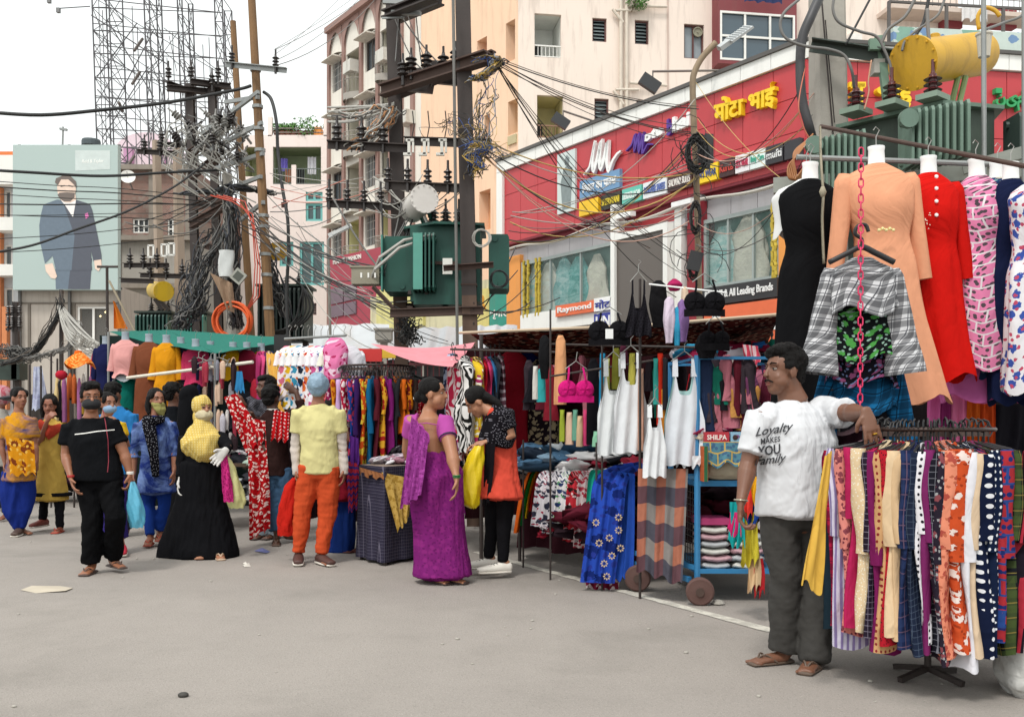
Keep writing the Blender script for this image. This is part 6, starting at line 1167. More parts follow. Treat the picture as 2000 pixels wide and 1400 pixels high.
for x,d in ((1557,7.2),(2030,7.2),(2050,6.0)): m=M(); m.tube([V(P(x,0,d).x,d,0),V(P(x,0,d).x,d,P(0,310,6.15).z+.05)],.018,8); m.build('post',galv,t)
# ---------- canopy stall in the centre
def gp(x,y,d): return P(x,y,d)
t=thing('canopy','patchwork brown and red tarpaulin canopy over the underwear stall','canopy',P(1220,650,8.6)); m=M(); se=.7
A0,A1,A2=P(918,652,9.4),P(1250,636,8.2),P(1524,614,7.2); B0,B1,B2=P(985,703,11.4),P(1250,694,10.6),P(1500,668,9.6)
def cf(u,v):
    a=A0.lerp(A1,min(1,u*2)) if u<.5 else A1.lerp(A2,u*2-1); b=B0.lerp(B1,min(1,u*2)) if u<.5 else B1.lerp(B2,u*2-1); p=a.lerp(b,v); p=p+V(0,0,-.06*math.sin(u*3.14*3)**2*math.sin(v*3.14)-.01*math.sin(u*31)*(1-v)); return p,(u*5,v*3)
m.grid(cf,60,16); m.build('tarpaulin',fab('#6a2c22','floral','#241a18','#c0a088',s=.3,wr=.4),t,smooth=True)
m=M(); m.tube([A0+V(-.1,0,.01),A1,A2],.014,6); m.build('front_pole',mat('#b9a58c',.7),t); m=M(); m.tube([B0,B1,B2],.014,6); m.build('back_pole',rust,t)
for x,y,zt_ in ((1075,1132,2.15),(1176,1152,2.0),(1022,1108,1.1),(940,1090,2.05),(1165,1148,1.1)):
    g=G(x,y); d=g.y; o=rod('stall_pole',f'thin dark iron upright of the canopy stall standing by the {"paired front legs" if x in(1075,1083) else "blue flowered cloth" if x in (1176,1165) else "yellow bag"}',g,V(g.x,g.y,zt_),.008 if x!=940 else .018,steel,'upright','iron uprights of the canopy stall')
# raised table frames and dark interior
t=thing('stall_table','low long table of the canopy stall under heaps of jeans and scarves','table',G(1100,1080)); m=M(); TBL=[P(1015,925,9.0),P(1255,925,7.7),P(1330,925,9.2),P(1060,925,10.6)]; zt=.78
m.prism([(p.x,p.y) for p in TBL],zt-.04,zt); m.build('table_top',mat('#4a3a30',.8),t)
for p in TBL: m=M(); m.tube([V(p.x,p.y,0),V(p.x,p.y,zt-.04)],.018,6); m.build('leg',steel,t)
cloth(P(905,680,11.6),P(1500,672,10.4),P(1500,1000,10.4),P(905,1010,11.6),fab('#2a1014'),'very dark red backcloth of the canopy stall','backcloth',amp=.06,fr=10,nu=70)  # added sheet, dark colour paints the shaded stall interior
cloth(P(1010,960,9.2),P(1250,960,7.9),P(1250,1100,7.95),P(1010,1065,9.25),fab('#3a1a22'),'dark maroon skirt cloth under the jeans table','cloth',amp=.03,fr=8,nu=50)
def jeans(c,sx,sy,sz,seed):
    heap(c,sx,sy,sz,26,[fab('#35506a'),fab('#4a6a86'),fab('#222c3a'),fab('#7a94a8'),fab('#b9c0c4')],'jeans_heap','crumpled heap of denim on the stall table','heap',.13,seed)
jeans(V(P(1095,0,8.9).x,8.9,.8),.38,.35,.28,3); heap(V(P(1180,0,8.6).x,8.6,.8),.35,.3,.16,24,[fab('#1c1d22'),fab('#2a3038'),fab('#d0d0d0'),fab('#8a2a3a')],'cloth_heap','dark crumpled garments right of the jeans',size=.11,seed=5)
heap(V(P(1040,0,9.3).x,9.3,.85),.25,.25,.1,10,[fab('#a82030'),fab('#5a1820'),fab('#4a6a86')],'cloth_heap','red garments left of the denim',size=.12,seed=6)
# draped arcs of coloured cloth at the table's left end (over the rail)
def drape(pts,wd,mt,label,cat='scarf',group=None,amp=.012,fr=4,name=None,nu=14,tw=0):
    """cloth laid over an edge: follows pts (top to hanging end), wd = width vector"""
    sp=spline([Vector(p) for p in pts],5); wd=Vector(wd); n=len(sp)-1; m=M(); se=random.uniform(0,9)
    def fn(u,v):
        i=min(int(v*n),n-1); p=sp[i].lerp(sp[i+1],v*n-i); t=(sp[i+1]-sp[i]).normalized(); nn=wd.cross(t).normalized(); return p+wd*((u-.5)*(1-tw*v))+nn*amp*(math.sin(6.28*fr*u+se+2*v)+.5*math.sin(6.28*fr*1.6*u+se)),(u*wd.length,v*n*.06)
    m.grid(fn,nu,n); return tag(m.build(name or cat,mt,smooth=True),label,cat,group)
for i,(c,nm,o) in enumerate((('d9601c','orange',0),('1f7a3c','green',.03),('e0b21c','yellow',.06),('c42a20','red',.09),('2c8a4a','leaf green',.12))):
    drape([P(1130-i*8,925-i*3,9.1-o),P(1075,905+i*3,9-o),P(1040+i*4,915+i*4,8.95-o),P(1022+i*6,960,8.9-o),P(1008+i*9,1040-i*14,8.85-o)],V(.02,-.16,.03),fab('#'+c,wr=.8),f'{nm} leggings draped over the left end of the jeans table','leggings','leggings over the table end')
SCF=[('d8d4d8 f 3a3a4a a02040','white sprigged'),('c9c4c8 f 303040','grey flowered'),('e2e0e0 f 30406a 60a060','white and green print'),('b8303a f 302020 e0c0c0','red and dark print'),('c8b8b8 f a03040','blush patterned'),('23a08a','turquoise green'),('1f8a78','deep turquoise'),('2a2430 f c04050','black rosebud')]
for i,(sp,nm) in enumerate(SCF):
    x=1066+i*21; d=8.35-.09*i; drape([P(x+40,925,d+.5),P(x+12,925,d+.15),P(x-2,938-i*2,d),P(x-8,975,d-.06),P(x-14,1028+[0,14,-6,30,42,20,30,-10][i],d-.08)],V(.13,-.05,0),FB(sp,.9,.9),f'{nm} scarf hanging off the front edge of the jeans table','scarf','scarves over the front rail',amp=.02,fr=3)
heap(P(1105,1045,8.2),.18,.06,.12,26,[FB('d8d4d8 f 3a3a4a a02040'),FB('8a2030'),FB('2a2430 f c04050')],'fringe_heap','tangled scarf fringes',size=.04,seed=14)
drape([P(1255,905,8.0),P(1215,915,7.7),P(1192,940,7.5),P(1184,1000,7.42),P(1176,1060,7.4),P(1166,1138,7.38)],V(.25,-.06,0),FB('2848a8 f 16286a 2a3a90',.5,.5),'long royal blue cloth with gold flowers hung over the table corner','cloth',amp=.012,fr=4,nu=30)
t=bpy.data.objects['cloth.002'] if 'cloth.002' in bpy.data.objects else None
rr=random.Random(12); m=M(); gl=mat('#c9b08a',.5,bump=0)
def rosette(c,R):
    for k in range(8):
        q=k*.785; a=c+V(math.cos(q)*R*.35,-.002,math.sin(q)*R*.35); b2=c+V(math.cos(q)*R,-.002,math.sin(q)*R); s=V(-math.sin(q),0,math.cos(q))*R*.22; m.add([a,(a+b2)/2+s,b2,(a+b2)/2-s],[(0,1,2,3)])
for x,y in ((1164,1020),(1208,1035),(1190,1050),(1195,1085),(1180,1100),(1208,1010),(1170,1060),(1185,1125),(1212,1070)): rosette(P(x,y,7.30),.03)
cb=[o for o in bpy.data.objects if o.get('label','').startswith('long royal blue')][0]; o=m.build('printed_flowers',gl,cb,kind='stuff')
cloth(P(1205,920,7.6),P(1240,925,7.5),P(1238,1120,7.4),P(1200,1135,7.4),fab('#2a52b0'),'plain blue cloth end beside the royal blue flowered one','cloth',amp=.015,fr=2)
cloth(P(1140,1105,7.55),P(1215,1105,7.5),P(1205,1158,7.45),P(1145,1150,7.5),FB('7a2038 f d0c0c0'),'maroon embroidered hem peeping out below the blue cloth','cloth',amp=.015,fr=4)
# long dresses on the stall's left rail
LD=[(884,690,905,'16264a f b0c0d8','dark blue leafy',9.5),(889,700,900,'b82848 z e8d8d8','crimson zebra',9.3),(908,695,885,'20201e z e4e0dc','black and white zebra',9.1),(928,697,890,'dcb830 f a83060 f0ead8','yellow flowered',9.15),(941,695,800,'c02030','red',9.3),(950,696,800,'d04070','pink',9.35),(958,696,810,'3a70a0','mid blue',9.4),(966,694,830,'30343c','charcoal',9.4),(976,692,830,'5a3a44 h b0a0a8','grey striped',9.45)]
for i,(x,y0,y1,sp,nm,d) in enumerate(LD):
    L=(y1-y0)/F*d; edge_garment(P(x,0,d).xy.to_3d(),.35 if i<4 else .25,0,P(0,y0,d).z,L,FB(sp,.8 if 'zebra' not in nm else .8),f'{nm} dress hanging at the left end of the canopy stall',th=.05 if i<4 else .022,half=.2,group='dresses at the left end of the canopy stall',se=i,sleeve=False,cat='dress')
for x0,x1,y0,y1,c,d,nm in ((985,1018,685,905,'a01c2c',9.9,'deep red'),(1010,1050,690,905,'18205a',10.0,'royal blue'),(1040,1080,700,905,'241a20',9.9,'black flowered'),(960,990,690,860,'6a1a24',10.1,'wine red')):
    garment(P((x0+x1)/2,y0,d),FB(c+(' f b0a080' if 'flowered' in nm else '')),'',f'{nm} dress hanging inside the canopy stall',L=(y1-y0)/F*d,w=.16,waist=.13,hem=.17,group='dresses inside the canopy stall',form=False,res=(24,16))
rod('hanging_rod','thin rod under the canopy left part',P(880,682,9.2),P(1100,688,8.6),.01,steel,'rod'); rod('hanging_rod','thin rod carrying vests under the canopy',P(1060,672,8.3),P(1420,680,7.1),.009,steel,'rod'); rod('hanging_rod','lower thin rod carrying small garments before the jeans',P(1075,735,7.9),P(1300,700,7.2),.008,steel,'rod')
# trousers and small wear hung at the front
U='small wear hung along the front of the canopy stall'
for i,(x0,x1,y0,y1,c,d,nm,cat) in enumerate(((1066,1084,660,785,'e2a070',8.1,'left leg of peach','trousers'),(1083,1106,655,790,'e8a878',8.05,'peach','trousers'),(1040,1052,715,780,'d8d4cc',8.3,'white','shorts'),(1048,1066,720,785,'3aa6a8',8.3,'turquoise','shorts'),(1093,1103,800,862,'9aa83a',7.9,'lime green','shorts'),(1105,1120,805,868,'dcb8a0',7.9,'skin tone','shorts'),(1118,1130,800,860,'6aa08a',7.85,'sea green','shorts'),(1126,1140,812,872,'e0c09a',7.8,'sand','shorts'),(1138,1150,800,870,'d84a7a',7.8,'rose','shorts'),(1146,1172,700,868,'17161a',7.75,'black','vest'),(1170,1184,690,850,'2a88b0',7.6,'bright blue','vest'),(1180,1192,700,875,'cfd07a',7.55,'pale yellow','vest'),(1158,1172,842,872,'8ac0a0',7.6,'mint','shorts'),(1246,1258,720,880,'cfa08a',7.3,'nude pink','vest'),(1283,1296,690,830,'c2301e',7.2,'scarlet','vest'),(1294,1304,700,800,'28262a',7.15,'black','vest'),(1276,1286,700,790,'3a9a90',7.2,'teal','vest'),(1290,1300,760,850,'c07a2a',7.18,'ochre','vest'),(1196,1212,680,760,'7a7a30',7.5,'olive','vest'),(1228,1242,690,780,'b8b050',7.4,'mustard','vest'),(1208,1226,675,720,'4a2030',7.6,'dark plum','vest'))):
    if nm.startswith('left'): continue
    shell_p=[(0,.02,.02),(-.03,(x1-x0)/F*d/2*.8,.03),(-(y1-y0)/F*d*.5,(x1-x0)/F*d/2,.035),(-(y1-y0)/F*d,(x1-x0)/F*d/2*1.05,.04)]; m=M(); shell(m,shell_p,fa=.12,nu=20,nv=12,k=3,se=i); p=P((x0+x1)/2,y0,d); m.xf(Matrix.Translation(p)); o=m.build(cat,fab('#'+c,wr=.7),smooth=True)
    tag(o,f'{nm} {cat} hung on the front of the canopy stall'+(' beside the pink bra' if 1090<x0<1172 else ' near the big white vest' if x0>1240 else ''),cat,U)
tank(P(1186+12,700,7.45),.23,.72,fab('#e2e5e6'),'long white vest with thin straps, left one of the overlapping pair',sc=.9,group=U)
tank(P(1232,688,7.35),.24,.74,fab('#e9ebee'),'long white vest overlapping the other one from the right',sc=.8,group=U)
tank(P(1337,700,6.95),.27,.74,fab('#e6eaf0'),'largest white vest with pale mint straps before the blue cart',sc=.85,group=U,back=fab('#b8dcd8'))
tank(P(1279,790,6.9),.15,.5,fab('#eceef0'),'small white vest hanging lowest beside the checked cloth',sc=.6,group=U,strap=.03)
cloth(P(1178,855,7.5),P(1245,855,7.4),P(1244,885,7.4),P(1176,888,7.5),fab('#cfd2d4'),'white vest hem behind the overlapping pair','vest',U,amp=.01,fr=2)
cloth(P(1322,890,6.98),P(1372,890,6.9),P(1366,912,6.9),P(1320,908,6.98),fab('#dcdfe2'),'second hem showing under the largest white vest','vest',U,amp=.01,fr=2)
bra(P(1125,718,7.55),.27,fab('#cf1f78'),'bright pink padded bra hanging among small wear at the stall front',rz=.1,ln=.1)
bra(P(1190,612,7.3),.3,fab('#18171a'),'black bra with a white label hung under the canopy edge',ln=.06)
bra(P(1376,548,6.7),.27,fab('#18171a'),'large black padded bra hung highest in front of the canopy',ln=.08)
bra(P(1396,630,6.85),.2,fab('#18171a'),'smaller black bra bundle below the highest one',ln=.06)
m=M(); m.box(P(1190,652,7.15),(.055,.01,.07)); tag(m.build('size_card',formw),'white size card on the black bra under the canopy edge','card')
tank(P(1247,545,7.0),.17,.4,fab('#17151a','lace','#2c2a30',s=1.6),'black lace camisole hung highest at left above the canopy',sc=.75,group=U,strap=.01)
for i,(x0,x1,y0,y1,c,d,nm) in enumerate(((1268,1304,548,640,'1b1a1c',7.1,'black'),(1304,1330,545,568,'a8285a',7.0,'magenta'),(1296,1318,580,670,'d8c8d8',6.9,'pale lilac'),(1314,1330,600,675,'3a9ac0',6.9,'sky blue'),(1322,1344,585,668,'8a6aa0',6.88,'violet'),(1330,1345,560,650,'d8c0a8',6.9,'nude'),(1052,1075,655,740,'1a1a1c',8.2,'black'),(1360,1400,650,700,'1c1b1e',6.9,'black'))):
    h=(y1-y0)/F*d; w=(x1-x0)/F*d/2; m=M(); shell(m,[(0,w*.3,.02),(-.02,w*.8,.04),(-h*.5,w*1.05,.06),(-h,w*.6,.03)],fa=.16,nu=22,nv=12,k=4,se=i*2.1); m.xf(Matrix.Translation(P((x0+x1)/2,y0,d))); tag(m.build('bra',fab('#'+c,wr=.8),smooth=True),f'{nm} padded bra bunch hanging '+('at the canopy left pole' if x0<1100 else 'above the canopy edge' if y0<600 else 'just below the canopy edge'),'bra','underwear hung at the canopy stall')
rod('hanging_rod','slanting white rod from which bras hang above the canopy',P(1268,555,7.05),P(1420,572,6.7),.006,formw,'rod'); rod('stall_pole','thin black upright behind the lace camisole',V(P(1250,0,7.1).x,7.1,0),P(1250,545,7.1),.01,steel,'upright')
heap(P(1440,700,8.2),.42,.3,.1,30,[fab('#2a6ab0'),fab('#d8d0d8'),fab('#c03040'),fab('#1c1a22'),fab('#3a9ac0'),fab('#8a2040')],'hung_bundle','bundles of small wear behind the blue cart',size=.13,seed=21)
# ---------- blue cart
CT=thing('market_cart','blue steel hand cart with two shelves of packed clothes','cart',G(1366,1180)); 
cx0,cx1=P(1345,0,7.1).x,P(1362,0,6.95).x; 
c1_=V(P(1362,0,6.95).x,6.95,0); c2_=c1_+V(.72,-.02,0); c3_=c1_+V(.72,.75,0); c4_=c1_+V(-.05,.85,0)
for k,p in enumerate((c1_,c2_,c3_,c4_)): m=M(); m.tube([p+V(0,0,.12),p+V(0,0,1.72)],.022,8); m.build('post',blue,CT)
for z,w in ((.22,.03),(.83,.04),(1.7,.02)):
    m=M(); 
    for a,b2 in ((c1_,c2_),(c2_,c3_),(c3_,c4_),(c4_,c1_)): m.beam(a+V(0,0,z),b2+V(0,0,z),.03,w)
    m.build('rail',blue,CT)
    if z<1: m=M(); m.prism([(p.x,p.y) for p in (c1_,c2_,c3_,c4_)],z-.01,z+.01); m.build('shelf',mat('#3b6f92',.6,var=.2),CT)
q0=V(P(1232,0,7.5).x,7.5,.2); q1=V(P(1345,0,7.0).x,6.95,.16); m=M(); m.beam(q0,q1,.03,.035); m.beam(q0+V(0,0,.08),c1_+V(0,0,.24),.03,.03); m.beam(q0,q0+V(0,.3,.5),.03,.03); m.build('side_rail',blue,CT)
m=M(); [m.tube([c1_.lerp(c4_,k/12)+V(0,0,.24),c1_.lerp(c4_,k/12)+V(0,0,.8)],.003,4) for k in range(13)]; [m.tube([c1_+V(0,0,z),c4_+V(0,0,z)],.003,4) for z in np.arange(.26,.82,.045)]; m.build('wire_mesh',steel,CT,kind='stuff')
for c in (V(P(1366,0,6.85).x,6.85,.095),V(P(1246,0,7.35).x,7.4,.1),V(P(1500,0,6.7).x+.2,6.9,.095)):
    m=M(); m.lathe(c-V(0,.03,0),[(.04,-.006),(.06,.0),(.085,0),(.097,.012),(.097,.05),(.085,.062),(.06,.062),(.04,.07)],24,(.15,1,0)); w=m.build('wheel',mat('#5a403a' if c.x<.3+1 else '#4a3b36',.8,var=.3),CT,ang=40); m=M(); m.lathe(c-V(.003,.045,0),[(.03,0),(.03,.09),(.012,.1)],12,(.15,1,0)); m.build('hub',rust,w)
def carton(p,s,c,lb,tx=None,tc='#f0e8e0',rz=0,cat='box',grp=None):
    m=M(); m.box(p,s,rz); t=thing('carton',lb,cat,V(*p)-V(0,0,s[2]/2),grp); m.build('case',mat(c,.45,var=.06,bump=0),t)
    if tx: m=M(); y=p[1]-s[1]/2; a,b2,c_,d=V(p[0]-s[0]*.4,y,p[2]-s[2]*.22),V(p[0]+s[0]*.4,y,p[2]-s[2]*.22),V(p[0]+s[0]*.4,y,p[2]+s[2]*.25),V(p[0]-s[0]*.4,y,p[2]+s[2]*.25); lettering(m,tx,a,b2,c_,d,th=.003,bold=.02); m.build('lettering',mat(tc,.5,bump=0),t)
    return t
zS=.85
carton(V(c1_.x+.12,6.93,1.15),(.17,.12,.075),'#b23540','small red carton lettered SHILPA at the front of the cart shelf','SHILPA'); t=carton(V(c1_.x+.30,6.93,1.15),(.17,.12,.075),'#8fb8d0','pale blue carton with a dark-haired portrait beside the red one','Shilpa','#7a2a6a')
m=M(); m.lathe(V(c1_.x+.245,6.868,1.15),[(.018,0),(.018,.002),(.001,.003)],10,(0,-1,0)); m.build('portrait',mat('#3a2420',bump=0),t)
cloth(V(c1_.x+.02,6.86,1.12),V(c1_.x+.4,6.86,1.12),V(c1_.x+.38,6.84,.98),V(c1_.x+.03,6.84,.95),FB('5a8a9a q d0b060 4a6a8a',1.2),'blue and yellow printed cloth hanging over the beige bundle on the cart','cloth',amp=.006,fr=3)
m=M(); 
def bun(u,v): th=6.283*u; ph=3.1416*v; f=1+.05*math.sin(th*4+ph*5); return V(c1_.x+.22+math.copysign(abs(math.cos(th)*math.sin(ph))**.5,math.cos(th))*.2*f,7.08+math.copysign(abs(math.sin(th)*math.sin(ph))**.5,math.sin(th))*.2,.975+math.copysign(abs(math.cos(ph))**.6,math.cos(ph))*.13),(u,v)
m.grid(bun,30,16,wrap=True); tag(m.build('bundle',fab('#b3a893',wr=1),smooth=True),'large beige cloth bundle resting on the upper cart shelf','bundle')
m=M(); m.box((c1_.x+.03,6.95,.97),(.03,.3,.24)); tag(m.build('cloth_stack',fab('#c0623a','stripes','#3a6a4a')),'folded orange striped cloth standing at left of the beige bundle','cloth')
carton(V(c1_.x+.12,7.1,.56),(.22,.25,.045),'#a83a6a','flat magenta box on the packets of the lower cart shelf'); 
for i in range(11):
    x=c1_.x+.14+.24*(i%2)+random.uniform(-.02,.02); z=.25+.05*(i//2); m=M(); 
    def pk(u,v,x=x,z=z,i=i): th=6.283*u; ph=3.1416*v; f=1+.06*math.sin(th*3+i); return V(x+math.copysign(abs(math.cos(th)*math.sin(ph))**.45,math.cos(th))*.12*f,7.1+math.copysign(abs(math.sin(th)*math.sin(ph))**.45,math.sin(th))*.14,z+math.cos(ph)*.024+.006*math.sin(th*5)),(u,v)
    m.grid(pk,20,8,wrap=True); nm=('grey','pale','pinkish')[i%3]; o=m.build('packet',mat(('#a5a8aa','#c3c2ba','#b58f96')[i%3],.25,var=.3,sc=14,bump=.5),smooth=True); tag(o,f'{nm} plastic-wrapped packet stacked on the lower shelf of the blue cart','packet','wrapped packets on the cart shelf')
heap(V(c1_.x+.24,7.15,1.16),.22,.2,.16,40,[fab('#d8a8b8'),fab('#4a2a5a'),fab('#c86a90'),fab('#e0d0b8'),fab('#8a6a9a'),fab('#b03a60')],'underwear_heap','pink, purple and cream small wear on the cart top',size=.065,seed=31)
heap(V(c1_.x+.62,7.5,1.3),.13,.15,.22,26,[fab('#d8ccb0'),fab('#e6dcc8')],'underwear_heap','cream small wear behind the man',size=.06,seed=32)
rr=random.Random(17)
for i in range(40):
    x=c1_.x+.04+rr.random()*.55; y=7.3+rr.uniform(-.1,.4); z=1.68-rr.random()*.12; L=rr.uniform(.25,.5); c=rr.choice(['#1c1a1e','#5a2030','#a8202a','#16705a','#c9c4c8','#3a2a48','#b06a80','#1d1c22','#2a2628','#d06878']); m=M(); shell(m,[(0,.015,.015),(-L*.3,.034,.04),(-L*.6,.022,.03),(-L,.036,.03)],fa=.4,nu=20,nv=12,k=3,se=i,lean=rr.uniform(-.05,.05)); m.xf(Matrix.Translation((x,y,z))); tag(m.build('garment',fab(c,wr=.8),smooth=True),'small dark garment bunched inside the blue cart top','garment','garments bunched in the cart top')
cloth(P(1448,672,7.2),P(1480,676,7.1),P(1484,712,7.1),P(1456,716,7.2),fab('#d84a60','stripes','#f0d0d4',s=1.5),'pink striped garment hung high beside the man','garment',amp=.02,fr=2)
for i,(x0,y0,x1,y1,c,nm) in enumerate(((1425,980,1452,1062,'1fa0a0','turquoise lace'),(1450,1000,1478,1100,'c8b83a','lime patterned'),(1440,945,1466,1010,'d83a30','red'),(1452,930,1478,985,'e0a01c','amber'),(1462,1060,1482,1150,'d8b890','sand'),(1472,1090,1490,1160,'b82a30','crimson'),(1458,985,1482,1020,'24489a','royal blue'),(1425,1000,1444,1040,'c82a6a','magenta'))):
    cloth(P(x0,y0,6.3),P(x1,y0,6.25),P(x1+3,y1,6.2),P(x0-3,y1,6.3),fab('#'+c,wr=.9),f'{nm} small garment dangling at cart corner behind the man','garment','bright garments at the cart corner',amp=.02,fr=2,hemz=.03)
rr=random.Random(77)
for i in range(58):
    k=i%3; x,y0,d=((rr.uniform(1030,1330),rr.uniform(692,730),rr.uniform(8.6,9.4)),(rr.uniform(1380,1520),rr.uniform(655,720),rr.uniform(7.6,8.4)),(rr.uniform(1375,1470),rr.uniform(690,760),6.98))[k]; L=rr.uniform(.22,.55); cn,nm=rr.choice((('1c1b20','black'),('5a1c28','maroon'),('8a2432','crimson'),('24304a','navy'),('1c6a58','green'),('c9c2bc','pale'),('6a3a5a','purple'),('b8707c','dusty pink'),('3a3238','charcoal'),('c08a4a','tan')))
    w=rr.uniform(.035,.06); m=M(); shell(m,[(0,.02,.02),(-L*.15,w,.04),(-L*.6,w*.8,.04),(-L,w*1.2,.05)],fa=.3,nu=22,nv=12,k=3,se=i,lean=rr.uniform(-.04,.04)); m.xf(Matrix.Translation(P(x,y0,d))); tag(m.build('garment',fab('#'+cn,wr=.8),smooth=True),f'{nm} garment crowded '+('behind the vests under the canopy' if k==0 else 'behind the blue cart'),'garment','garments crowded in the canopy stall gloom')
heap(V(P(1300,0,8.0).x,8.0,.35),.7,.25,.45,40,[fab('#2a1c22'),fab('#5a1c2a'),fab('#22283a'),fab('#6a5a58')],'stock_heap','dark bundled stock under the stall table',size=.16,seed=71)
# checked lungi cloth
cloth(P(1246,915,7.05),P(1344,915,6.95),P(1333,1142,6.9),P(1243,1112,7.05),fab('#b0705a','check','#8a8480','#2c3048',s=1.5,wr=.6),'salmon, grey and navy checked cloth hanging on the side of the cart','cloth',amp=.012,fr=4,nu=50)
m=M(); c=P(1404,1183,6.7); m.lathe(G(1402,1180),[(.03,0),(.05,.01),(.03,.03),(.001,.035)],8); tag(m.build('stone',conc),'small grey stone on the road beside the cart wheel','stone')
# ---------- fence with iron spikes behind the stalls
def fence(name,x0,x1,d0,d1,ytop,lb,rc):
    t=thing(name,lb,'fence',V(P(x0,0,d0).x,d0,0)); a=P(x0,ytop,d0); b2=P(x1,ytop,d1); b2.z=a.z; n=int((b2-a).length/.09)
    for z in (a.z-.12,.55): m=M(); m.beam(V(a.x,a.y,z),V(b2.x,b2.y,z),.03,.04); m.build('rail',rc,t)
    m=M(); 
    for i in range(n+1): p=a.lerp(b2,i/n); m.tube([V(p.x,p.y,.1),p-V(0,0,.05)],.009,4)
    m.build('bars',rc,t,kind='stuff'); m=M()
    for i in range(n+1): p=a.lerp(b2,i/n); m.lathe(p-V(0,0,.05),[(.008,0),(.022,.03),(.004,.1)],4)
    m.build('spikes',blackm,t,kind='stuff')
fence('iron_fence',640,905,14,13,700,'dark red iron railing with black spikes behind the central stalls',mat('#6a2028',.5)); fence('iron_fence',1365,1540,12,10.5,668,'black spiked iron railing showing behind the blue cart',blackm)
# grey tarpaulin roofs behind
for i,(x0,x1,yt,yb,d,c,lb) in enumerate(((535,760,646,700,19,'#b9bcbe','pale grey plastic tarpaulin roof between cable pole and left steel post'),(745,905,652,700,18,'#a3a5a8','darker grey plastic tarpaulin roof between the two steel posts'),(895,1010,648,700,18,'#b0b4b8','grey tarpaulin roof right of the right steel post'))):
    t=thing('tarpaulin_roof',lb,'tarpaulin',P((x0+x1)/2,yb,d)); cloth(P(x0,yt-10,d+2),P(x1,yt-14,d+2),P(x1,yb,d),P(x0,yb,d),mat(c,.35,var=.12,sc=2,bump=.8,bsc=5),'',amp=.05,fr=4,sag=.0,parent=t,name='sheet',nu=40); 
    for x in (x0+6,(x0+x1)/2,x1-6): m=M(); m.tube([V(P(x,0,d).x,d+.1,0),P(x,yb-12,d+.1)],.03,6); m.build('post',conc,t)
    cloth(P(x0,yb-2,d+.3),P(x1,yb-2,d+.3),P(x1,830,d+.3),P(x0,830,d+.3),fab('#5a5658'),'',amp=.06,fr=7,parent=t,name='side_sheet',nu=40)
t=thing('concrete_block','old stained concrete block on a post before grey tarpaulins','pillar',V(P(752,0,15).x,15,0)); m=M(); c=P(750,655,15); m.box(c,(.24,.24,.15)); m.box(c+V(0,0,.085),(.28,.28,.03)); m.box(c-V(0,0,.09),(.2,.2,.03)); m.build('block',conc,t,ang=30); m=M(); m.beam(V(c.x,c.y,0),c-V(0,0,.1),.1,.1); m.build('post',conc,t)
# red signboard with Hindi
t=thing('signboard','small red signboard with white Hindi lettering behind the round hanger ring','signboard',P(720,705,11)); a,b2,c_,d_=P(690,706,11),P(746,706,11),P(746,681,11),P(690,681,11); m=M(); m.beam(P(718,706,11.02),P(718,681,11.02),.31,.04,up=(0,1,0)); m=M(); m.box(P(718,693.5,11.03),((b2-a).length,.04,(d_-a).length)); o=m.build('board',mat('#c22a26',.5,bump=0),t); m=M(); lettering(m,'की',P(693,704,11),P(712,704,11),P(712,685,11),P(693,685,11),bold=.04,th=.01); m.build('lettering',wlt,o)
m=M(); m.box(P(759,690,11.3),(.16,.04,.11)); m.build('yellow_board',mat('#cda52c',.6),t); m=M(); m.tube([V(a.x,11.05,0),a],.02,6); m.tube([V(b2.x,11.05,0),b2],.02,6); m.build('post',steel,t)
# ---------- middle stall: white tees, ring of kurtas, draped table
rod('hanging_rod','white metal pipe carrying pale T-shirts in the middle stall',P(556,662,10.6),P(676,655,10.3),.014,galv,'pipe')
TS=[(566,'f0e4e4 f d06a80 e0b030','pink sprigged'),(578,'e9e9ea f e0b020 3a80b0','yellow and blue splashed'),(590,'f0ecec f 3a90b0 e06a30','aqua printed'),(602,'e6e8ea f 222a3a 6090c0','blue lettered'),(614,'ece8ea f d86a30 a02030','orange and red printed'),(627,'f2f0f2 f d05a90 f0d0e0','blush printed'),(640,'ecebf2 f 5a3a90 40a0a0','violet printed'),(651,'eceddc f 9ac06a','pale green'),(672,'eeeaf0','plain white'),(684,'e6e4ea','plain off-white')]
for i,(x,sp,nm) in enumerate(TS):
    garment(P(x,676,10.4-.02*i),FB(sp,.6),'',f'white {nm} T-shirt hung in the middle stall' if nm[:5]!='plain' else f'{nm} T-shirt hung in the middle stall',L=.55+.08*(i%3),w=.14,waist=.13,hem=.15,group='pale T-shirts in the middle stall',form=False,cat='T-shirt',name='tee_shirt',res=(26,12),rz=.5,sleeve=(.16,.045,.05))
garment(P(656,660,10.0),FB('e07aa8 f f0d0e0 b03060',.7),'','bright pink patterned kurta hung above the white T-shirts',L=.42,w=.13,waist=.1,hem=.14,group=None,form=False,cat='kurta',res=(26,14))
drape([P(536,690,10.9),P(540,720,10.8),P(548,760,10.7),P(556,810,10.6)],V(.2,-.05,0),fab('#e0ac52',wr=.7),'long golden yellow dupatta hanging left of the white T-shirts','dupatta',amp=.02)
drape([P(548,740,10.5),P(562,770,10.4),P(568,830,10.3)],V(.1,-.05,0),fab('#dd6a34',wr=.7),'orange scarf hanging below the golden dupatta','scarf',amp=.02)
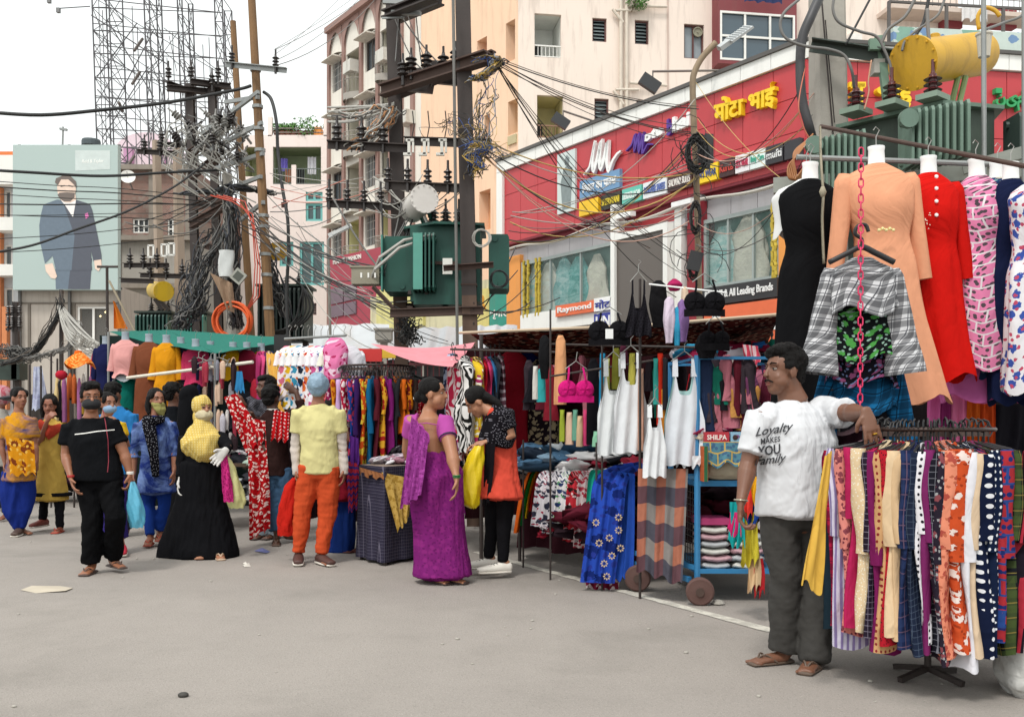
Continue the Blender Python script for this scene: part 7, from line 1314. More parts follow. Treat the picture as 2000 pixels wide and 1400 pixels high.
for i,(x,c,nm) in enumerate(((508,'a03060','plum'),(514,'c84a7a','rose'),(520,'5a2a50','aubergine'),(525,'c9b090','sand'),(531,'2a3050','navy'))): edge_garment(P(x,0,11).xy.to_3d(),.3,0,P(0,686,11).z,.75,fab('#'+c),f'{nm} dress edge left of the golden dupatta',th=.03,half=.16,group='dress edges left of the golden dupatta',se=i,sleeve=False,hook=False,cat='dress')
RB=V(P(738,0,9.9).x,9.9,0); ring_rack(RB,.36,P(0,716,9.9).z,'round_rack','round rack ringed with black hangers of bright kurtas in the middle stall')
KB=[('c02040','crimson'),('1f4a44','bottle green'),('c9a0c0','mauve'),('b8202e f 2a1a20','red printed'),('e0c8a8 b b06a40','cream beaded'),('c41f3a l e0a0a0','ruby lace'),('8a1f50 f d8b0c0','wine sprigged'),('d88a20 f a04010','amber printed'),('d8b0e0','lilac'),('b01f40 f f0e0e0','rose red'),('1f3f8a f c04060','cobalt printed'),('3a1f5a','indigo'),('c04a1a f e0c040','rust and gold'),('18608a','sea blue'),('5a1f2a','oxblood'),('d8a030 f a02020','marigold printed'),('7a1f6a','purple'),('2a2a2e','black'),('d86a20','tangerine'),('e08a1c f 7a2020','sunflower printed'),('4a3a34','brown'),('a81f30 b f0d0b0','scarlet beaded'),('c82a20','vermilion'),('b03078','fuchsia'),('e0501c f 8a1a20','flame printed'),('d84a6a b f0d0d0','watermelon dotted'),('1fa08a','jade')]
n=len(KB)
for i,(sp,nm) in enumerate(KB):
    a=math.radians(-88+176*i/(n-1)); nx=KB[i+1][1] if i<n-1 else 'fence'; L=random.uniform(.78,1.0) if i<18 else random.uniform(.55,.75); edge_garment(RB,a,.36,P(0,735,9.6).z,L,FB(sp,.9),f'{nm} kurta next to the {nx} one on the middle round rack' if i<n-1 else f'{nm} kurta nearest the iron fence on the middle round rack',th=.024,half=.2,group='kurtas on the middle round rack',se=i*2.3)
for i in range(22):
    a=math.radians(95+170*i/21); m=M(); c=RB+V(math.sin(a)*.36,-math.cos(a)*.36,P(0,722,9.9).z); T=Matrix.Translation(c)@Matrix.Rotation(a,4,'Z'); m.tube([T@V(0,.0,-.06),T@V(0,.03,-.01),T@V(0,.0,.03),T@V(0,-.03,0)],.006,4); m.tube([T@V(0,-.18,-.12),T@V(0,0,-.05),T@V(0,.18,-.12)],.008,4); tag(m.build('hanger',blackm),'bare black hanger on the far side of the middle round rack','hanger','bare hangers on the middle rack')
cloth(P(560,700,11.5),P(700,700,11.5),P(700,1010,11.5),P(560,1010,11.5),fab('#2e2026'),'dark backcloth behind the pale T-shirts','backcloth',amp=.05,fr=6)  # added dark sheet in place of the shade behind the shirts
cloth(P(690,735,10.9),P(905,735,10.6),P(905,1020,10.6),P(690,1020,10.9),fab('#201a1e'),'black backcloth behind the middle round rack','backcloth',amp=.05,fr=6)  # added sheet, black imitates the unlit depth behind the rack
t=thing('draped_table','table wrapped in a dark dotted cloth with packs on top beside the purple sari','table',G(750,1105)); T0=G(750,1105);T1=G(836,1088);T3=G(702,1092); T2=T1+(T3-T0)*1.0+V(.1,.2,0); zt=P(0,910,8.8).z; skf=fab('#363344','grid','#6a6676',s=1.6,uv=False,wr=.8)
m=M(); TP=[T0,T1,T2,T3]
def sk2(u,v):
    k=int(u*4)%4; f=u*4-int(u*4); a=TP[k].lerp(TP[(k+1)%4],f); a=Vector(a); cc=(T0+T2)/2; o=(a-cc).normalized()*(.02*math.sin(u*60)*v+.02*v); return V(a.x+o.x,a.y+o.y,zt-(zt-.03)*v),(u*3,v)
m.grid(sk2,80,10,wrap=True); m.build('skirt_cloth',skf,t,smooth=True); m=M(); m.prism([(p.x,p.y) for p in TP],zt-.02,zt); m.build('table_top',fab('#8a7a70'),t)
for p in TP: m=M(); q=p.lerp((T0+T2)/2,.06); m.tube([V(q.x,q.y,0),V(q.x,q.y,zt-.03)],.018,6); m.build('leg',steel,t)
cc=(T0+T2)/2; heap(V(cc.x,cc.y,zt+.02),.2,.18,.06,34,[mat('#c9c6cc',.3,var=.2,bump=.4),mat('#b7a9b4',.3,bump=.4),mat('#d8d4d8',.3,bump=.4),fab('#a87a88')],'packet_heap','clear-wrapped packets on the dotted table',size=.06,seed=41)
cloth(P(745,922,8.7),P(808,935,8.85),P(798,1010,8.8),P(778,1036,8.68),FB('c8a458 f a8843a',1.5,.9),'golden floral cloth draped over the corner of the dotted table','cloth',amp=.014,fr=2); cloth(P(702,912,9.0),P(748,925,8.68),P(748,936,8.66),P(702,925,8.98),fab('#8a5a3a'),'brown frilled edge on the dotted table','cloth',amp=.01,fr=6)
drape([P(776,890,9.3),P(785,876,9.2),P(800,870,9.2)],V(.2,0,0),mat('#2a2a2e',.25,bump=.5),'black plastic bag on the dotted table','bag')
# pink awning
m=M(); a,b2,c_=P(724,671,9.6),P(930,668,10.2),P(884,716,8.9)
def aw(u,v): p=a.lerp(b2,u).lerp(a.lerp(c_,min(1,u*1.02)),v); return p+V(0,0,-.05*math.sin(u*3.14)+.012*math.sin(v*22)*u),(u,v)
m.grid(aw,20,12); tag(m.build('awning',fab('#dd9098',wr=.4),smooth=True),'triangular pink cloth awning stretched left of the canopy stall','awning')
# ---------- teal stall at the left
t=thing('awning','teal green tarpaulin awning over the left clothes stall','awning',P(370,660,13)); m=M(); tl,tp,tr,td=P(212,648,13.2),P(325,644,15.2),P(540,658,14.2),P(420,690,12.0); bl=P(262,664,13.4)
for q in ((tl,tp,td,bl),(tp,tr,P(538,672,13.6),td)):
    m.grid(lambda u,v,q=q:((q[0]*(1-u)*(1-v)+q[1]*u*(1-v)+q[2]*u*v+q[3]*(1-u)*v)+V(0,0,-.02*math.sin(3.14*u)*math.sin(3.14*v)+.004*math.sin(u*20+v*9)),(u*3,v*2)),14,10)
m.build('sheet',fab('#34796c',wr=.3),t,smooth=True)
for p in (tl,tp,tr,td): m=M(); m.tube([V(p.x,p.y,0),p],.016,6); m.build('pole',galv,t)
cloth(P(195,655,14.8),P(545,660,14.8),P(545,1000,14.8),P(195,1000,14.8),fab('#26302e'),'dark backcloth of the teal awning stall','backcloth',amp=.05,fr=9,nu=50)  # added dark sheet, painted shade for the inside under the awning
m=M(); m.box(P(552,672,13.5),(.2,.15,.24)); tag(m.build('speaker',blackm),'black box fixed at the right end of the teal awning','box')
MA=[(207,672,795,'1d2148','navy and red',13.3,.15,.09),(245,664,735,'dfa09c','blush pink',13.0,.17,.2),(291,668,862,'7a4630','chocolate brown',12.9,.19,.22),(325,670,762,'d8921c','amber yellow',12.8,.16,.2),(353,674,745,'1c2444','navy tie-dyed',13.2,.15,.2),(382,678,752,'c43a62','raspberry pink',12.8,.15,.2),(411,682,730,'2f6a72','teal',13.2,.13,.12),(455,684,740,'d8a41c','mustard',13.0,.14,.2),(482,684,745,'7a1a30','maroon',13.0,.14,.2),(510,686,730,'d09a24','ochre',13.2,.13,.18)]
for x,y0,y1,c,nm,d,w,sl in MA:
    L=(y1-y0)/F*d; garment(P(x,y0,d),FB(c+(' t 5a6a9a' if 'tie' in nm else '')),'',f'{nm} kurta on a grey bust under the teal awning',L=L,w=w,waist=w*.82,hem=w*1.05,dep=.1,sleeve=(min(L*.75,.42),.05,.06 if sl>.15 else .04),group='kurtas on busts under the teal awning',form=mat('#8d97a0',.4),cat='kurta',res=(30,18))
for x,y0,y1,c,nm,d,w in ((245,735,800,'0f6a5e','dark teal skirt below the blush pink kurta',13.1,.15),(245,728,742,'d9dfe4','white lace hem below blush pink kurta',13.05,.17),(189,690,795,'b82040','red embroidered dress beside the navy one',13.4,.08),(225,700,795,'a01c28','dark red panel right of the navy dress',13.4,.07),(335,755,800,'c87e18','deeper amber skirt under the amber kurta',12.9,.1),(355,745,800,'8a90a0','grey skirt behind the white pole',13.1,.14),(470,760,840,'2a2c34','dark garment at the right of the teal stall',13,.2),(505,740,800,'a8283a','red garment near the golden dupatta',12.5,.1)):
    garment(P(x,y0,d),'plain','#'+c,nm,L=(y1-y0)/F*d,w=w,waist=w,hem=w*1.1,form=False,hook=0,cat='garment',res=(26,10),group='lower garments in the teal awning stall')
rod('hanging_rod','white pole slanting across the front of the teal awning stall',P(248,738,12.6),P(494,707,11.9),.02,mat('#d8d2c2',.5),'pole')
rr=random.Random(23)
for i in range(64):
    x=rr.uniform(376,462); row=i%4; y0=(703,745,800,845)[row]+rr.uniform(-8,8); L=rr.uniform(.18,.34)*(1.0 if row<3 else .8); d=12.1+rr.uniform(-.25,.25); c=rr.choice(['#17171b','#d8b8a0','#d8b8a0','#8a8a94','#c9c4cc','#b04050','#1c2038','#cda58c','#e6e0dc','#3a2c30']); w=rr.uniform(.018,.035)
    m=M(); shell(m,[(0,.01,.01),(-L*.2,w,w),(-L,w*.8,w*.7)],fa=.2,nu=10,nv=6,k=3,se=i); m.xf(Matrix.Translation(P(x,y0,d))); tag(m.build('garment',fab(c),smooth=True),'small piece of underwear hung on the white pole of the teal stall','underwear','underwear hung on the white pole')
m=M(); 
for i in range(8): c=P(388+i*8,698+((i*7)%5)*4,12.0); m.tube([c+V(-.12,0,-.05),c,c+V(.12,0,-.05)],.006,4); m.tube([c,c+V(0,0,.06),c+V(.03,0,.08)],.005,4)
m.build('bare_hangers',hookm,kind='stuff'); cloth(P(462,725,11.9),P(473,725,11.9),P(478,765,11.9),P(458,765,11.9),fab('#3a8ac0'),'small blue cloth hanging right of the underwear','cloth',amp=.01,fr=1)
heap(V(P(470,0,12.2).x,12.2,.75),.35,.4,.2,60,[fab('#e0dce0'),fab('#d87a98'),fab('#c9b8a0'),fab('#2a2a30'),fab('#b8d0c0')],'clothes_heap','white and pink garments on the teal stall table',size=.1,seed=51)
t=thing('stall_table','low table under the white and pink heap behind the woman in black','table',V(P(470,0,12.2).x,12.2,0)); m=M(); c=V(P(470,0,12.2).x,12.2,.74); m.box(c,(.9,.9,.04)); m.build('table_top',mat('#5a4636'),t)
for sx in (-.4,.4):
    for sy in (-.4,.4): m=M(); m.beam(c+V(sx,sy,-.02),c+V(sx,sy,-.74),.05,.05); m.build('leg',wood,t)
heap(V(P(470,0,11.9).x,11.85,.35),.3,.1,.3,26,[mat('#b9bcbe',.3,bump=.4),fab('#c9b8c0'),fab('#3a3a40')],'sack_heap','plastic sacks below the stall table',size=.12,seed=52)
# left fringe: hats, strips, pale cloth
t=thing('sun_hat','floppy orange patterned sun hat hung left of the stall','hat',P(153,712,12)); m=M(); c=P(153,705,12)
m.grid(lambda u,v:(lambda th:(c+V(math.cos(th)*(.04+.14*v),math.sin(th)*(.04+.12*v),.1*(1-v)**.6-.06*v*(1+.6*math.sin(th*3)))+V(.02,0,0),(u,v)))(6.283*u),24,8,wrap=True); m.build('brim',FB('e0661c f f0b060',.8),t,smooth=True); m=M(); m.lathe(c+V(.0,0,.08),[(.05,0),(.04,.04),(.001,.05)],12); m.build('crown',fab('#e0661c'),t)
m=M(); m.lathe(P(120,733,12),[(.02,-.05),(.065,-.02),(.07,.02),(.04,.055),(.001,.06)],16); tag(m.build('round_hat',fab('#b8283a'),smooth=True),'small round red hat beside the orange sun hat','hat')
rr=random.Random(29)
for i in range(22):
    x=rr.uniform(110,178); y0=rr.uniform(728,760); L=rr.uniform(.3,.6); c=rr.choice(['#d8c08a','#3a2a20','#b8943a','#a86a9a','#d8d4cc','#7a2a30','#2a2c30','#c96a3a']); m=M(); w=rr.uniform(.015,.03); shell(m,[(0,.01,.01),(-L*.2,w,w),(-L,w,w)],fa=.2,nu=10,nv=6,k=3,se=i); m.xf(Matrix.Translation(P(x,y0,12.3+rr.uniform(-.2,.2)))); tag(m.build('garment',fab(c),smooth=True),'narrow hanging strap of cloth left of the teal awning stall','garment','straps of cloth left of the teal stall')
cloth(P(66,716,15),P(82,716,15),P(92,800,15),P(60,800,15),fab('#c9cfe0','tie','#9a9ac0'),'pale blue and white cloth hanging on a stick at left','cloth',amp=.03,fr=2); cloth(P(78,742,15.2),P(86,742,15.2),P(98,810,15.2),P(80,815,15.2),fab('#7a7a9a'),'slate blue cloth beside the pale one at left','cloth',amp=.03,fr=2)
rr=random.Random(33)
for x,y0 in ((58,712),(80,714),(100,690),(112,700),(145,690),(172,700)): rod('stall_pole','thin bare stick upright standing left of the teal awning stall',V(P(x,0,14.5).x,14.5,0),P(x,y0,14.5),.015,steel,'upright','bare uprights at left')
cloth(P(60,770,16),P(200,765,16),P(200,960,16),P(40,960,16),fab('#4a4440'),'dark sheet closing the back of the left stalls','backcloth',amp=.05,fr=6)  # added sheet, dark tone stands for shade behind the left stalls
heap(V(P(60,0,15.5).x,15.5,.3),1.2,.4,.6,50,[fab('#6a5a50'),fab('#3a3a44'),fab('#a89a90'),fab('#5a3a50')],'bundle_heap','dusty bundles of goods behind the walking women',size=.22,seed=61)
m=M(); c=P(232,600,20); m.grid(lambda u,v:(P(222,588,19).lerp(P(222+ (u*26),642,19),v)+V(0,.05*math.sin(u*8),0),(u,v)),8,8); tag(m.build('flag',fab('#d8772a'),smooth=True),'folded orange flag hanging left of the finned transformers','flag'); rod('flag_pole','thin leaning bamboo holding the orange flag',P(213,548,19),P(270,660,19.1),.02,mat('#a59a84'),'pole'); rod('steel_pipe','thin dark upright with a crossbar before the billboard lower edge',P(209,520,20),V(P(212,0,20).x,20,0),.03,steel,'pole'); rod('steel_pipe','short dark crossbar at the foot of the billboard picture',P(190,521,20),P(230,521,20),.025,steel,'pole')
# ================= PEOPLE
def ell(m,c,ax,nu=14,nv=8):
    c=Vector(c); a,b,d=[Vector(x) for x in ax]
    m.grid(lambda u,v:(c+a*math.cos(6.2832*u)*math.sin(.02+3.1*v)+b*math.sin(6.2832*u)*math.sin(.02+3.1*v)+d*math.cos(.02+3.1*v),(u,v)),nu,nv,wrap=True); n=nu; base=len(m.v)-nu*(nv+1)
    m.f+= [tuple(base+k for k in range(n-1,-1,-1)),tuple(base+nv*n+k for k in range(n))]; m.mi+=[0,0]
def loft(m,pts,rad,side=(1,0,0),n=14,cap=.6):
    pts=[Vector(p) for p in pts]; rad=[r if isinstance(r,tuple) else (r,r) for r in rad]; side=Vector(side)
    t0=(pts[0]-pts[1]).normalized(); t1=(pts[-1]-pts[-2]).normalized(); a,b=rad[0],rad[-1]; ra=min(a)*cap; rb=min(b)*cap
    P_=[pts[0]+t0*ra,pts[0]+t0*ra*.6]+pts+[pts[-1]+t1*rb*.6,pts[-1]+t1*rb]; R=[(a[0]*.3,a[1]*.3),(a[0]*.78,a[1]*.78)]+rad+[(b[0]*.78,b[1]*.78),(b[0]*.3,b[1]*.3)]
    vs=[]; k=len(P_)
    for i,p in enumerate(P_):
        t=(P_[min(i+1,k-1)]-P_[max(i-1,0)]).normalized(); x=side-t*side.dot(t)
        if x.length<.15: x=Vector((0,1,0))-t*t.y
        x.normalize(); y=t.cross(x)
        for j in range(n): q=6.28319*j/n; vs.append(p+x*math.cos(q)*R[i][0]+y*math.sin(q)*R[i][1])
    m.add(vs,[(i*n+j,i*n+(j+1)%n,(i+1)*n+(j+1)%n,(i+1)*n+j) for i in range(k-1) for j in range(n)]+[tuple(range(n-1,-1,-1)),tuple((k-1)*n+j for j in range(n))])
def fuse(par,m,name,mt,vox=.01,fold=None,seed=1,sm=3,label=None,dec=None):
    """melt overlapping closed shapes into one continuous surface"""
    me=bpy.data.meshes.new('tmp'); org=np.array(WLOC[par.name]); a=np.array(m.v)-org; me.from_pydata(a.tolist(),[],m.f); o=bpy.data.objects.new('tmp',me); SC.collection.objects.link(o)
    r=o.modifiers.new('r','REMESH'); r.mode='VOXEL'; r.voxel_size=vox; r.adaptivity=0; s=o.modifiers.new('s','SMOOTH'); s.iterations=sm; s.factor=.5
    if dec: q=o.modifiers.new('d','DECIMATE'); q.ratio=dec
    dg=bpy.context.evaluated_depsgraph_get(); me2=bpy.data.meshes.new_from_object(o.evaluated_get(dg)); bpy.data.objects.remove(o); bpy.data.meshes.remove(me)
    nv=len(me2.vertices)
    if fold and nv:
        co=np.empty(nv*3); me2.vertices.foreach_get('co',co); co=co.reshape(-1,3); no=np.empty(nv*3,dtype=np.float32); me2.vertex_normals.foreach_get('vector',no); no=no.reshape(-1,3)
        for amp,fr in fold: co=co+no*(nz(co,fr,seed)*amp)[:,None]; seed+=1
        me2.vertices.foreach_set('co',co.ravel())
    me2.polygons.foreach_set('use_smooth',[True]*len(me2.polygons)); me2.materials.clear(); me2.materials.append(mt)
    me2.update(); me2.name=name; ob=bpy.data.objects.new(name,me2); SC.collection.objects.link(ob); ob.parent=par; WLOC[ob.name]=Vector(org)
    if label: ob['label']=label
    return ob
def skin_mat(h):
    k=('skin',h)
    if k in MC: return MC[k]
    m,nt,b=_new('skin'); t=nt.nodes.new('ShaderNodeTexCoord').outputs['Object']; n=_noise(nt,t,9,4,.6); c=tuple(x*1.15 for x in S(h)); _bump(nt,b,_noise(nt,t,160,3,.7),.25,.002); out=_mix(nt,_m(nt,'MULTIPLY',n,.5),c,(c[0]*.72,c[1]*.66,c[2]*.62)); nt.links.new(out,b.inputs['Base Color']); b.inputs['Roughness'].default_value=.5; b.inputs['Subsurface Weight'].default_value=.08; b.inputs['Subsurface Radius'].default_value=(.02,.008,.004); MC[k]=m; return m
hairm=mat('#0e0b0a',.6,var=.4,sc=40,bump=.9,bsc=170); hairm.node_tree.nodes['Principled BSDF'].inputs['Specular IOR Level'].default_value=.2
def hand(m,w,d,nrm,s=1,curl=.5,thumb=1,spread=1.0):
    w=Vector(w); d=Vector(d).normalized(); nrm=Vector(nrm); nrm=(nrm-d*nrm.dot(d)).normalized(); sd=d.cross(nrm)
    loft(m,[w-d*.02,w+d*.03*s,w+d*.085*s],[(.026*s,.018*s),(.036*s,.016*s),(.038*s,.012*s)],sd,12)
    for k in range(4):
        o=(k-1.5)*.0215*s*spread; l=(.032,.038,.040,.030)[k]*s; p=w+d*.082*s+sd*o; a=d*math.cos(curl*.6)+nrm*math.sin(curl*.6)+sd*(k-1.5)*.08; b=d*math.cos(curl*1.5)+nrm*math.sin(curl*1.5)+sd*(k-1.5)*.05; c=d*math.cos(curl*2.3)+nrm*math.sin(curl*2.3)
        p1=p+a*l*1.15; p2=p1+b*l*.8; loft(m,[p-d*.02,p,p1,p2,p2+c*l*.5],[.0095*s,.0095*s,.009*s,.0085*s,.0075*s],sd,8)
    p=w+d*.02*s+sd*thumb*.026*s; p1=p+(sd*thumb*.7+d*.7+nrm*.3).normalized()*.038*s; p2=p1+(d*.8+sd*thumb*.15+nrm*.5).normalized()*.034*s; loft(m,[p,p1,p2],[.014*s,.0115*s,.009*s],nrm,8)
def person(lb,d,J,yaw,skin,s=1.0,hs=1.0,pitch=0,vox=.009,fat=1.0,hands=(('L',(0,0,-1),(1,0,0),.5,1),('R',(0,0,-1),(-1,0,0),.5,-1)),feet=None,hair='short',face=True,mous=False,nf=1.0):
    j={}
    for k,v in J.items(): j[k]=P(v[0],v[1],d+(v[2] if len(v)>2 else 0))
    g=(j['anL']+j['anR'])/2 if 'anL' in j else P(J['neck'][0],1000,d); g=V(g.x,g.y,0); t=thing('person',lb,'person',g); H=j['head']; sk=skin_mat(skin)
    ya=math.radians(yaw); f=V(math.sin(ya),-math.cos(ya),0); sd=V(math.cos(ya),math.sin(ya),0); u=V(0,0,1)
    if pitch: f=(f*math.cos(pitch)-u*math.sin(pitch)); u=sd.cross(f)*-1 if sd.cross(f).z<0 else sd.cross(f)
    k=hs; X=lambda a,b,c: H+(sd*a+f*b+u*c)*k
    E=lambda mm,c,r,nu=14,nv=9: ell(mm,X(*c),(sd*r[0]*k,f*r[1]*k,u*r[2]*k),nu,nv)
    m=M(); E(m,(0,-.012,.03),(.073,.091,.085),20,12); E(m,(0,.018,-.03),(.059,.070,.082),20,12); E(m,(0,.05,-.088),(.032,.032,.026)); E(m,(0,.0,-.06),(.05,.05,.05))
    loft(m,[X(0,.078,.018),X(0,.094,-.008),X(0,.100,-.024)],[(.008*k,.008*k),(.011*k,.01*k),(.017*k,.010*k)],sd,8); loft(m,[X(-.045,.062,.03),X(-.02,.074,.034),X(.02,.074,.034),X(.045,.062,.03)],[.009*k]*4,u,8)
    if fat>1.1: E(m,(0,.035,-.075),(.05,.045,.04)); [E(m,(q*.034,.03,-.05),(.032,.042,.04)) for q in (-1,1)]
    for q in (-1,1): E(m,(q*.074,-.008,-.008),(.009,.02,.031),10,7); E(m,(q*.036,.052,-.03),(.022,.02,.02),10,6)
    E(m,(0,.076,-.062),(.026,.014,.016),10,6)
    nk=j['neck']; loft(m,[X(0,-.012,-.04),nk.lerp(H,.35),nk],[(.05*s*nf,.052*s*nf),(.05*s*nf,.052*s*nf),(.064*s*nf,.06*s*nf)],sd,14)
    shL,shR=j['shL'],j['shR']; ss=(shR-shL); sv=V(ss.x,ss.y,0).normalized(); ms=(shL+shR)/2; hw=ss.length/2; hip=(j['hipL']+j['hipR'])/2 if 'hipL' in j else ms-V(0,0,.5*s)
    tor=[nk,ms+V(0,0,.01),ms.lerp(hip,.3),ms.lerp(hip,.62),hip.lerp(ms,.08),hip-V(0,0,.06*s)]; w=[.42*hw,hw*.76,hw*.78,hw*.7,hw*.78,hw*.7]
    loft(m,tor,[(w[0],.055*s),(w[1],.065*s*fat),(w[2],.09*s*fat),(w[3],.085*s*fat),(w[4],.09*s*fat),(w[5],.08*s*fat)],sv,18)
    for q in 'LR':
        if 'el'+q in j:
            a,b,c=j['sh'+q],j['el'+q],j['wr'+q]; loft(m,[a,a.lerp(b,.35),b,b.lerp(c,.25),b.lerp(c,.7),c],[.05*s*fat,.046*s*fat,.036*s*fat,.040*s*fat,.030*s,.024*s],sv,12)
        if 'kn'+q in j:
            a,b,c=j['hip'+q],j['kn'+q],j['an'+q]; loft(m,[a,a.lerp(b,.3),b,b.lerp(c,.3),b.lerp(c,.8),c],[.07*s,.066*s,.044*s,.042*s,.03*s,.03*s],sv,12)
            fd=(feet or {}).get(q,(0,-1,0)); fd=V(*fd).normalized(); an=c; z0=max(.03,an.z-.065*s); loft(m,[an-fd*.03,an+V(0,0,-.04)+fd*.0,V(an.x,an.y,z0)+fd*.09*s,V(an.x,an.y,z0-.012)+fd*.165*s],[(.034*s,.036*s),(.036*s,.032*s),(.042*s,.022*s),(.038*s,.014*s)],V(-fd.y,fd.x,0),12)
            for q5 in range(5): p=V(an.x,an.y,z0-.014)+fd*(.165-.008*q5*(1 if q=='L' else 1))*s+V(-fd.y,fd.x,0)*(q5-2)*.017*s; ell(m,p+fd*.012,(V(-fd.y,fd.x,0)*.009*s,fd*.016*s,V(0,0,.010*s)),8,5)
    for (q,dv,nv_,cu,th) in hands: hand(m,j['wr'+q],dv,nv_,s,cu,th)
    b=fuse(t,m,'body',sk,vox,None,1,2)
    if face:
        wm_=mat('#a59a92',.35,bump=0,var=.02); im=mat('#1a100c',.15,bump=0)
        for q in (-1,1):
            m=M(); E(m,(q*.030,.0665,.010),(.0125,.010,.0065),12,7); e=m.build('eye',wm_,t,smooth=True); m=M(); E(m,(q*.030,.0745,.010),(.0058,.004,.0058),10,6); m.build('iris',im,e,smooth=True)
            m=M(); loft(m,[X(q*.030-.014,.072,.017),X(q*.030,.0785,.0195),X(q*.030+.014,.072,.017)],[.003*k]*3,u,6); m.build('eyelid',sk,t,smooth=True)
            m=M(); loft(m,[X(q*.014,.083,.033),X(q*.030,.084,.040),X(q*.050,.070,.036)],[(.003*k,.004*k),(.003*k,.005*k),(.002*k,.002*k)],u,6); m.build('eyebrow',hairm,t,smooth=True)
        m=M(); E(m,(0,.0865,-.056),(.022,.007,.0045),12,6); E(m,(0,.086,-.066),(.019,.007,.0055),12,6); m.build('lips',mat('#7a4238',.4,bump=0),t,smooth=True)
    if mous: m=M(); loft(m,[X(-.03,.078,-.054),X(-.012,.094,-.044),X(0,.096,-.043),X(.012,.094,-.044),X(.03,.078,-.054)],[(.003,.004),(.004,.006),(.003,.005),(.004,.006),(.003,.004)],u,6); m.build('moustache',hairm,t,smooth=True)
    if hair:
        m=M(); E(m,(0,-.03,.050),(.083,.094,.084),20,12); E(m,(0,-.062,-.02),(.062,.045,.055)); 
        if hair=='short': E(m,(0,.03,.098),(.064,.055,.032)); E(m,(-.02,.045,.085),(.05,.035,.026)); E(m,(0,-.01,.11),(.07,.075,.03)); [E(m,(q*.07,.01,.035),(.013,.025,.035)) for q in (-1,1)]; fo=[(.006,(60,60,60)),(.004,(130,130,130))]
        else:
            [E(m,(q*.06,.02,.055),(.022,.045,.045)) for q in (-1,1)]; fo=[(.0025,(90,90,30))]
            if hair=='bun': E(m,(0,-.125,-.02),(.042,.035,.045))
            if hair=='braid': loft(m,[X(0,-.10,-.03),X(0.04,-.105,-.12),X(.075,-.05,-.2),X(.085,-.02,-.32),X(.085,-.02,-.45)],[.03,.027,.026,.024,.016],f,10)
            if hair=='long': loft(m,[X(0,-.08,0),X(0,-.115,-.1),X(.0,-.12,-.2),X(.0,-.11,-.30)],[(.075,.045),(.085,.04),(.085,.035),(.06,.02)],sd,14)
            if hair=='loose': [loft(m,[X(q*.07,-.02,.03),X(q*.085,-.02,-.06),X(q*.08,.0,-.13)],[.03,.032,.022],f,10) for q in (-1,1)]; loft(m,[X(0,-.09,0),X(0,-.1,-.1),X(0,-.09,-.14)],[(.07,.04),(.08,.04),(.06,.03)],sd,12)
        fuse(t,m,'hair',hairm,.007,fo,5,1)
    return t,j,dict(X=X,E=E,sv=sv,ms=ms,hip=hip,hw=hw,nk=nk,f=f,sd=sd,u=u,s=s)
def top(t,j,i,mt,hem=1.0,slv=.5,fat=1.0,flare=0,name='shirt',fold=.008,cuff=.062,fz=None,hemr=None,neckr=.075,vox=.011,wide=1.0,seed=1,sh=1.0,legslit=None,label=None):
    m=M(); ms,hip,sv,hw,s,nk=i['ms'],i['hip'],i['sv'],i['hw'],i['s'],i['nk']; ax=hip-ms; dn=V(0,0,-ax.length)
    bs=Vector((ms.x,ms.y,ms.z)); pts=[nk+V(0,0,.0),nk.lerp(ms,.4),bs+V(0,0,.005),bs-V(0,0,.06),ms+ax*.3,ms+ax*.62,ms+ax*.9]; rx=[neckr,hw*.62,hw*.9*sh,hw*1.0*sh,hw*.97*wide,hw*.95*wide,hw*1.04*wide]; ry=[.068*s,.075*s,.084*s*(1+(fat-1)*.5),.105*s*fat,.122*s*fat,.122*s*fat,.125*s*fat]; fa_=fat; fat=1+(fat-1)*.35
    if hem>1: 
        n=max(1,int((hem-.9)/.3)); 
        for q in range(1,n+1): kk=q/n; pts.append(ms+ax*.9+dn*(hem-.9)*kk); rx.append(hw*wide*(1.04+flare*kk)); ry.append(.125*s*fa_*(1+flare*kk*.8))
    else: pts[-1]=ms+ax*hem
    loft(m,pts,list(zip(rx,ry)),sv,22,.12)
    for q in 'LR':
        if 'el'+q in j and slv:
            sv_=slv if not isinstance(slv,dict) else slv[q]; a,b,c=j['sh'+q],j['el'+q],j['wr'+q]; L=[a+(i['ms']-a)*.5,a+(i['ms']-a)*.2,a]; R=[.055*s*fat,.07*s*fat,.069*s*fat]
            if sv_<=1: L+=[a.lerp(b,sv_*.6),a.lerp(b,sv_)]; R+=[.063*s*fat,cuff*s]
            else: L+=[a.lerp(b,.6),b,b.lerp(c,(sv_-1)*.5),b.lerp(c,sv_-1)]; R+=[.056*s*fat,.05*s*fat,.045*s,cuff*s]
            loft(m,L,R,sv,14,.15)
    return fuse(t,m,name,mt,vox,[(fold,fz or (16,16,9)),(fold*.35,(45,45,30))],seed,2,label)
def pants(t,j,i,mt,r=(.10,.075,.06),name='trousers',fold=.008,hemz=None,vox=.011,seed=2,waist=.0,fz=(18,18,14),wid=1.0):
    m=M(); hip,sv,hw,s,ms=i['hip'],i['sv'],i['hw'],i['s'],i['ms']; up=(ms-hip)*.12
    loft(m,[hip+up,hip,hip-V(0,0,.08*s)],[(hw*.93*wid,.105*s),(hw*1.0*wid,.12*s),(hw*.9*wid,.11*s)],sv,20,.2)
    for q in 'LR':
        a,b,c=j['hip'+q],j['kn'+q],j['an'+q]; e=c if hemz is None else b.lerp(c,hemz)
        loft(m,[a+V(0,0,.02),a.lerp(b,.4),b,b.lerp(e,.5),e],[r[0]*s,r[0]*.95*s,r[1]*s,(r[1]+r[2])/2*s,r[2]*s],sv,14,.12)
    return fuse(t,m,name,mt,vox,[(fold,fz),(fold*.35,(40,40,50))],seed,2)
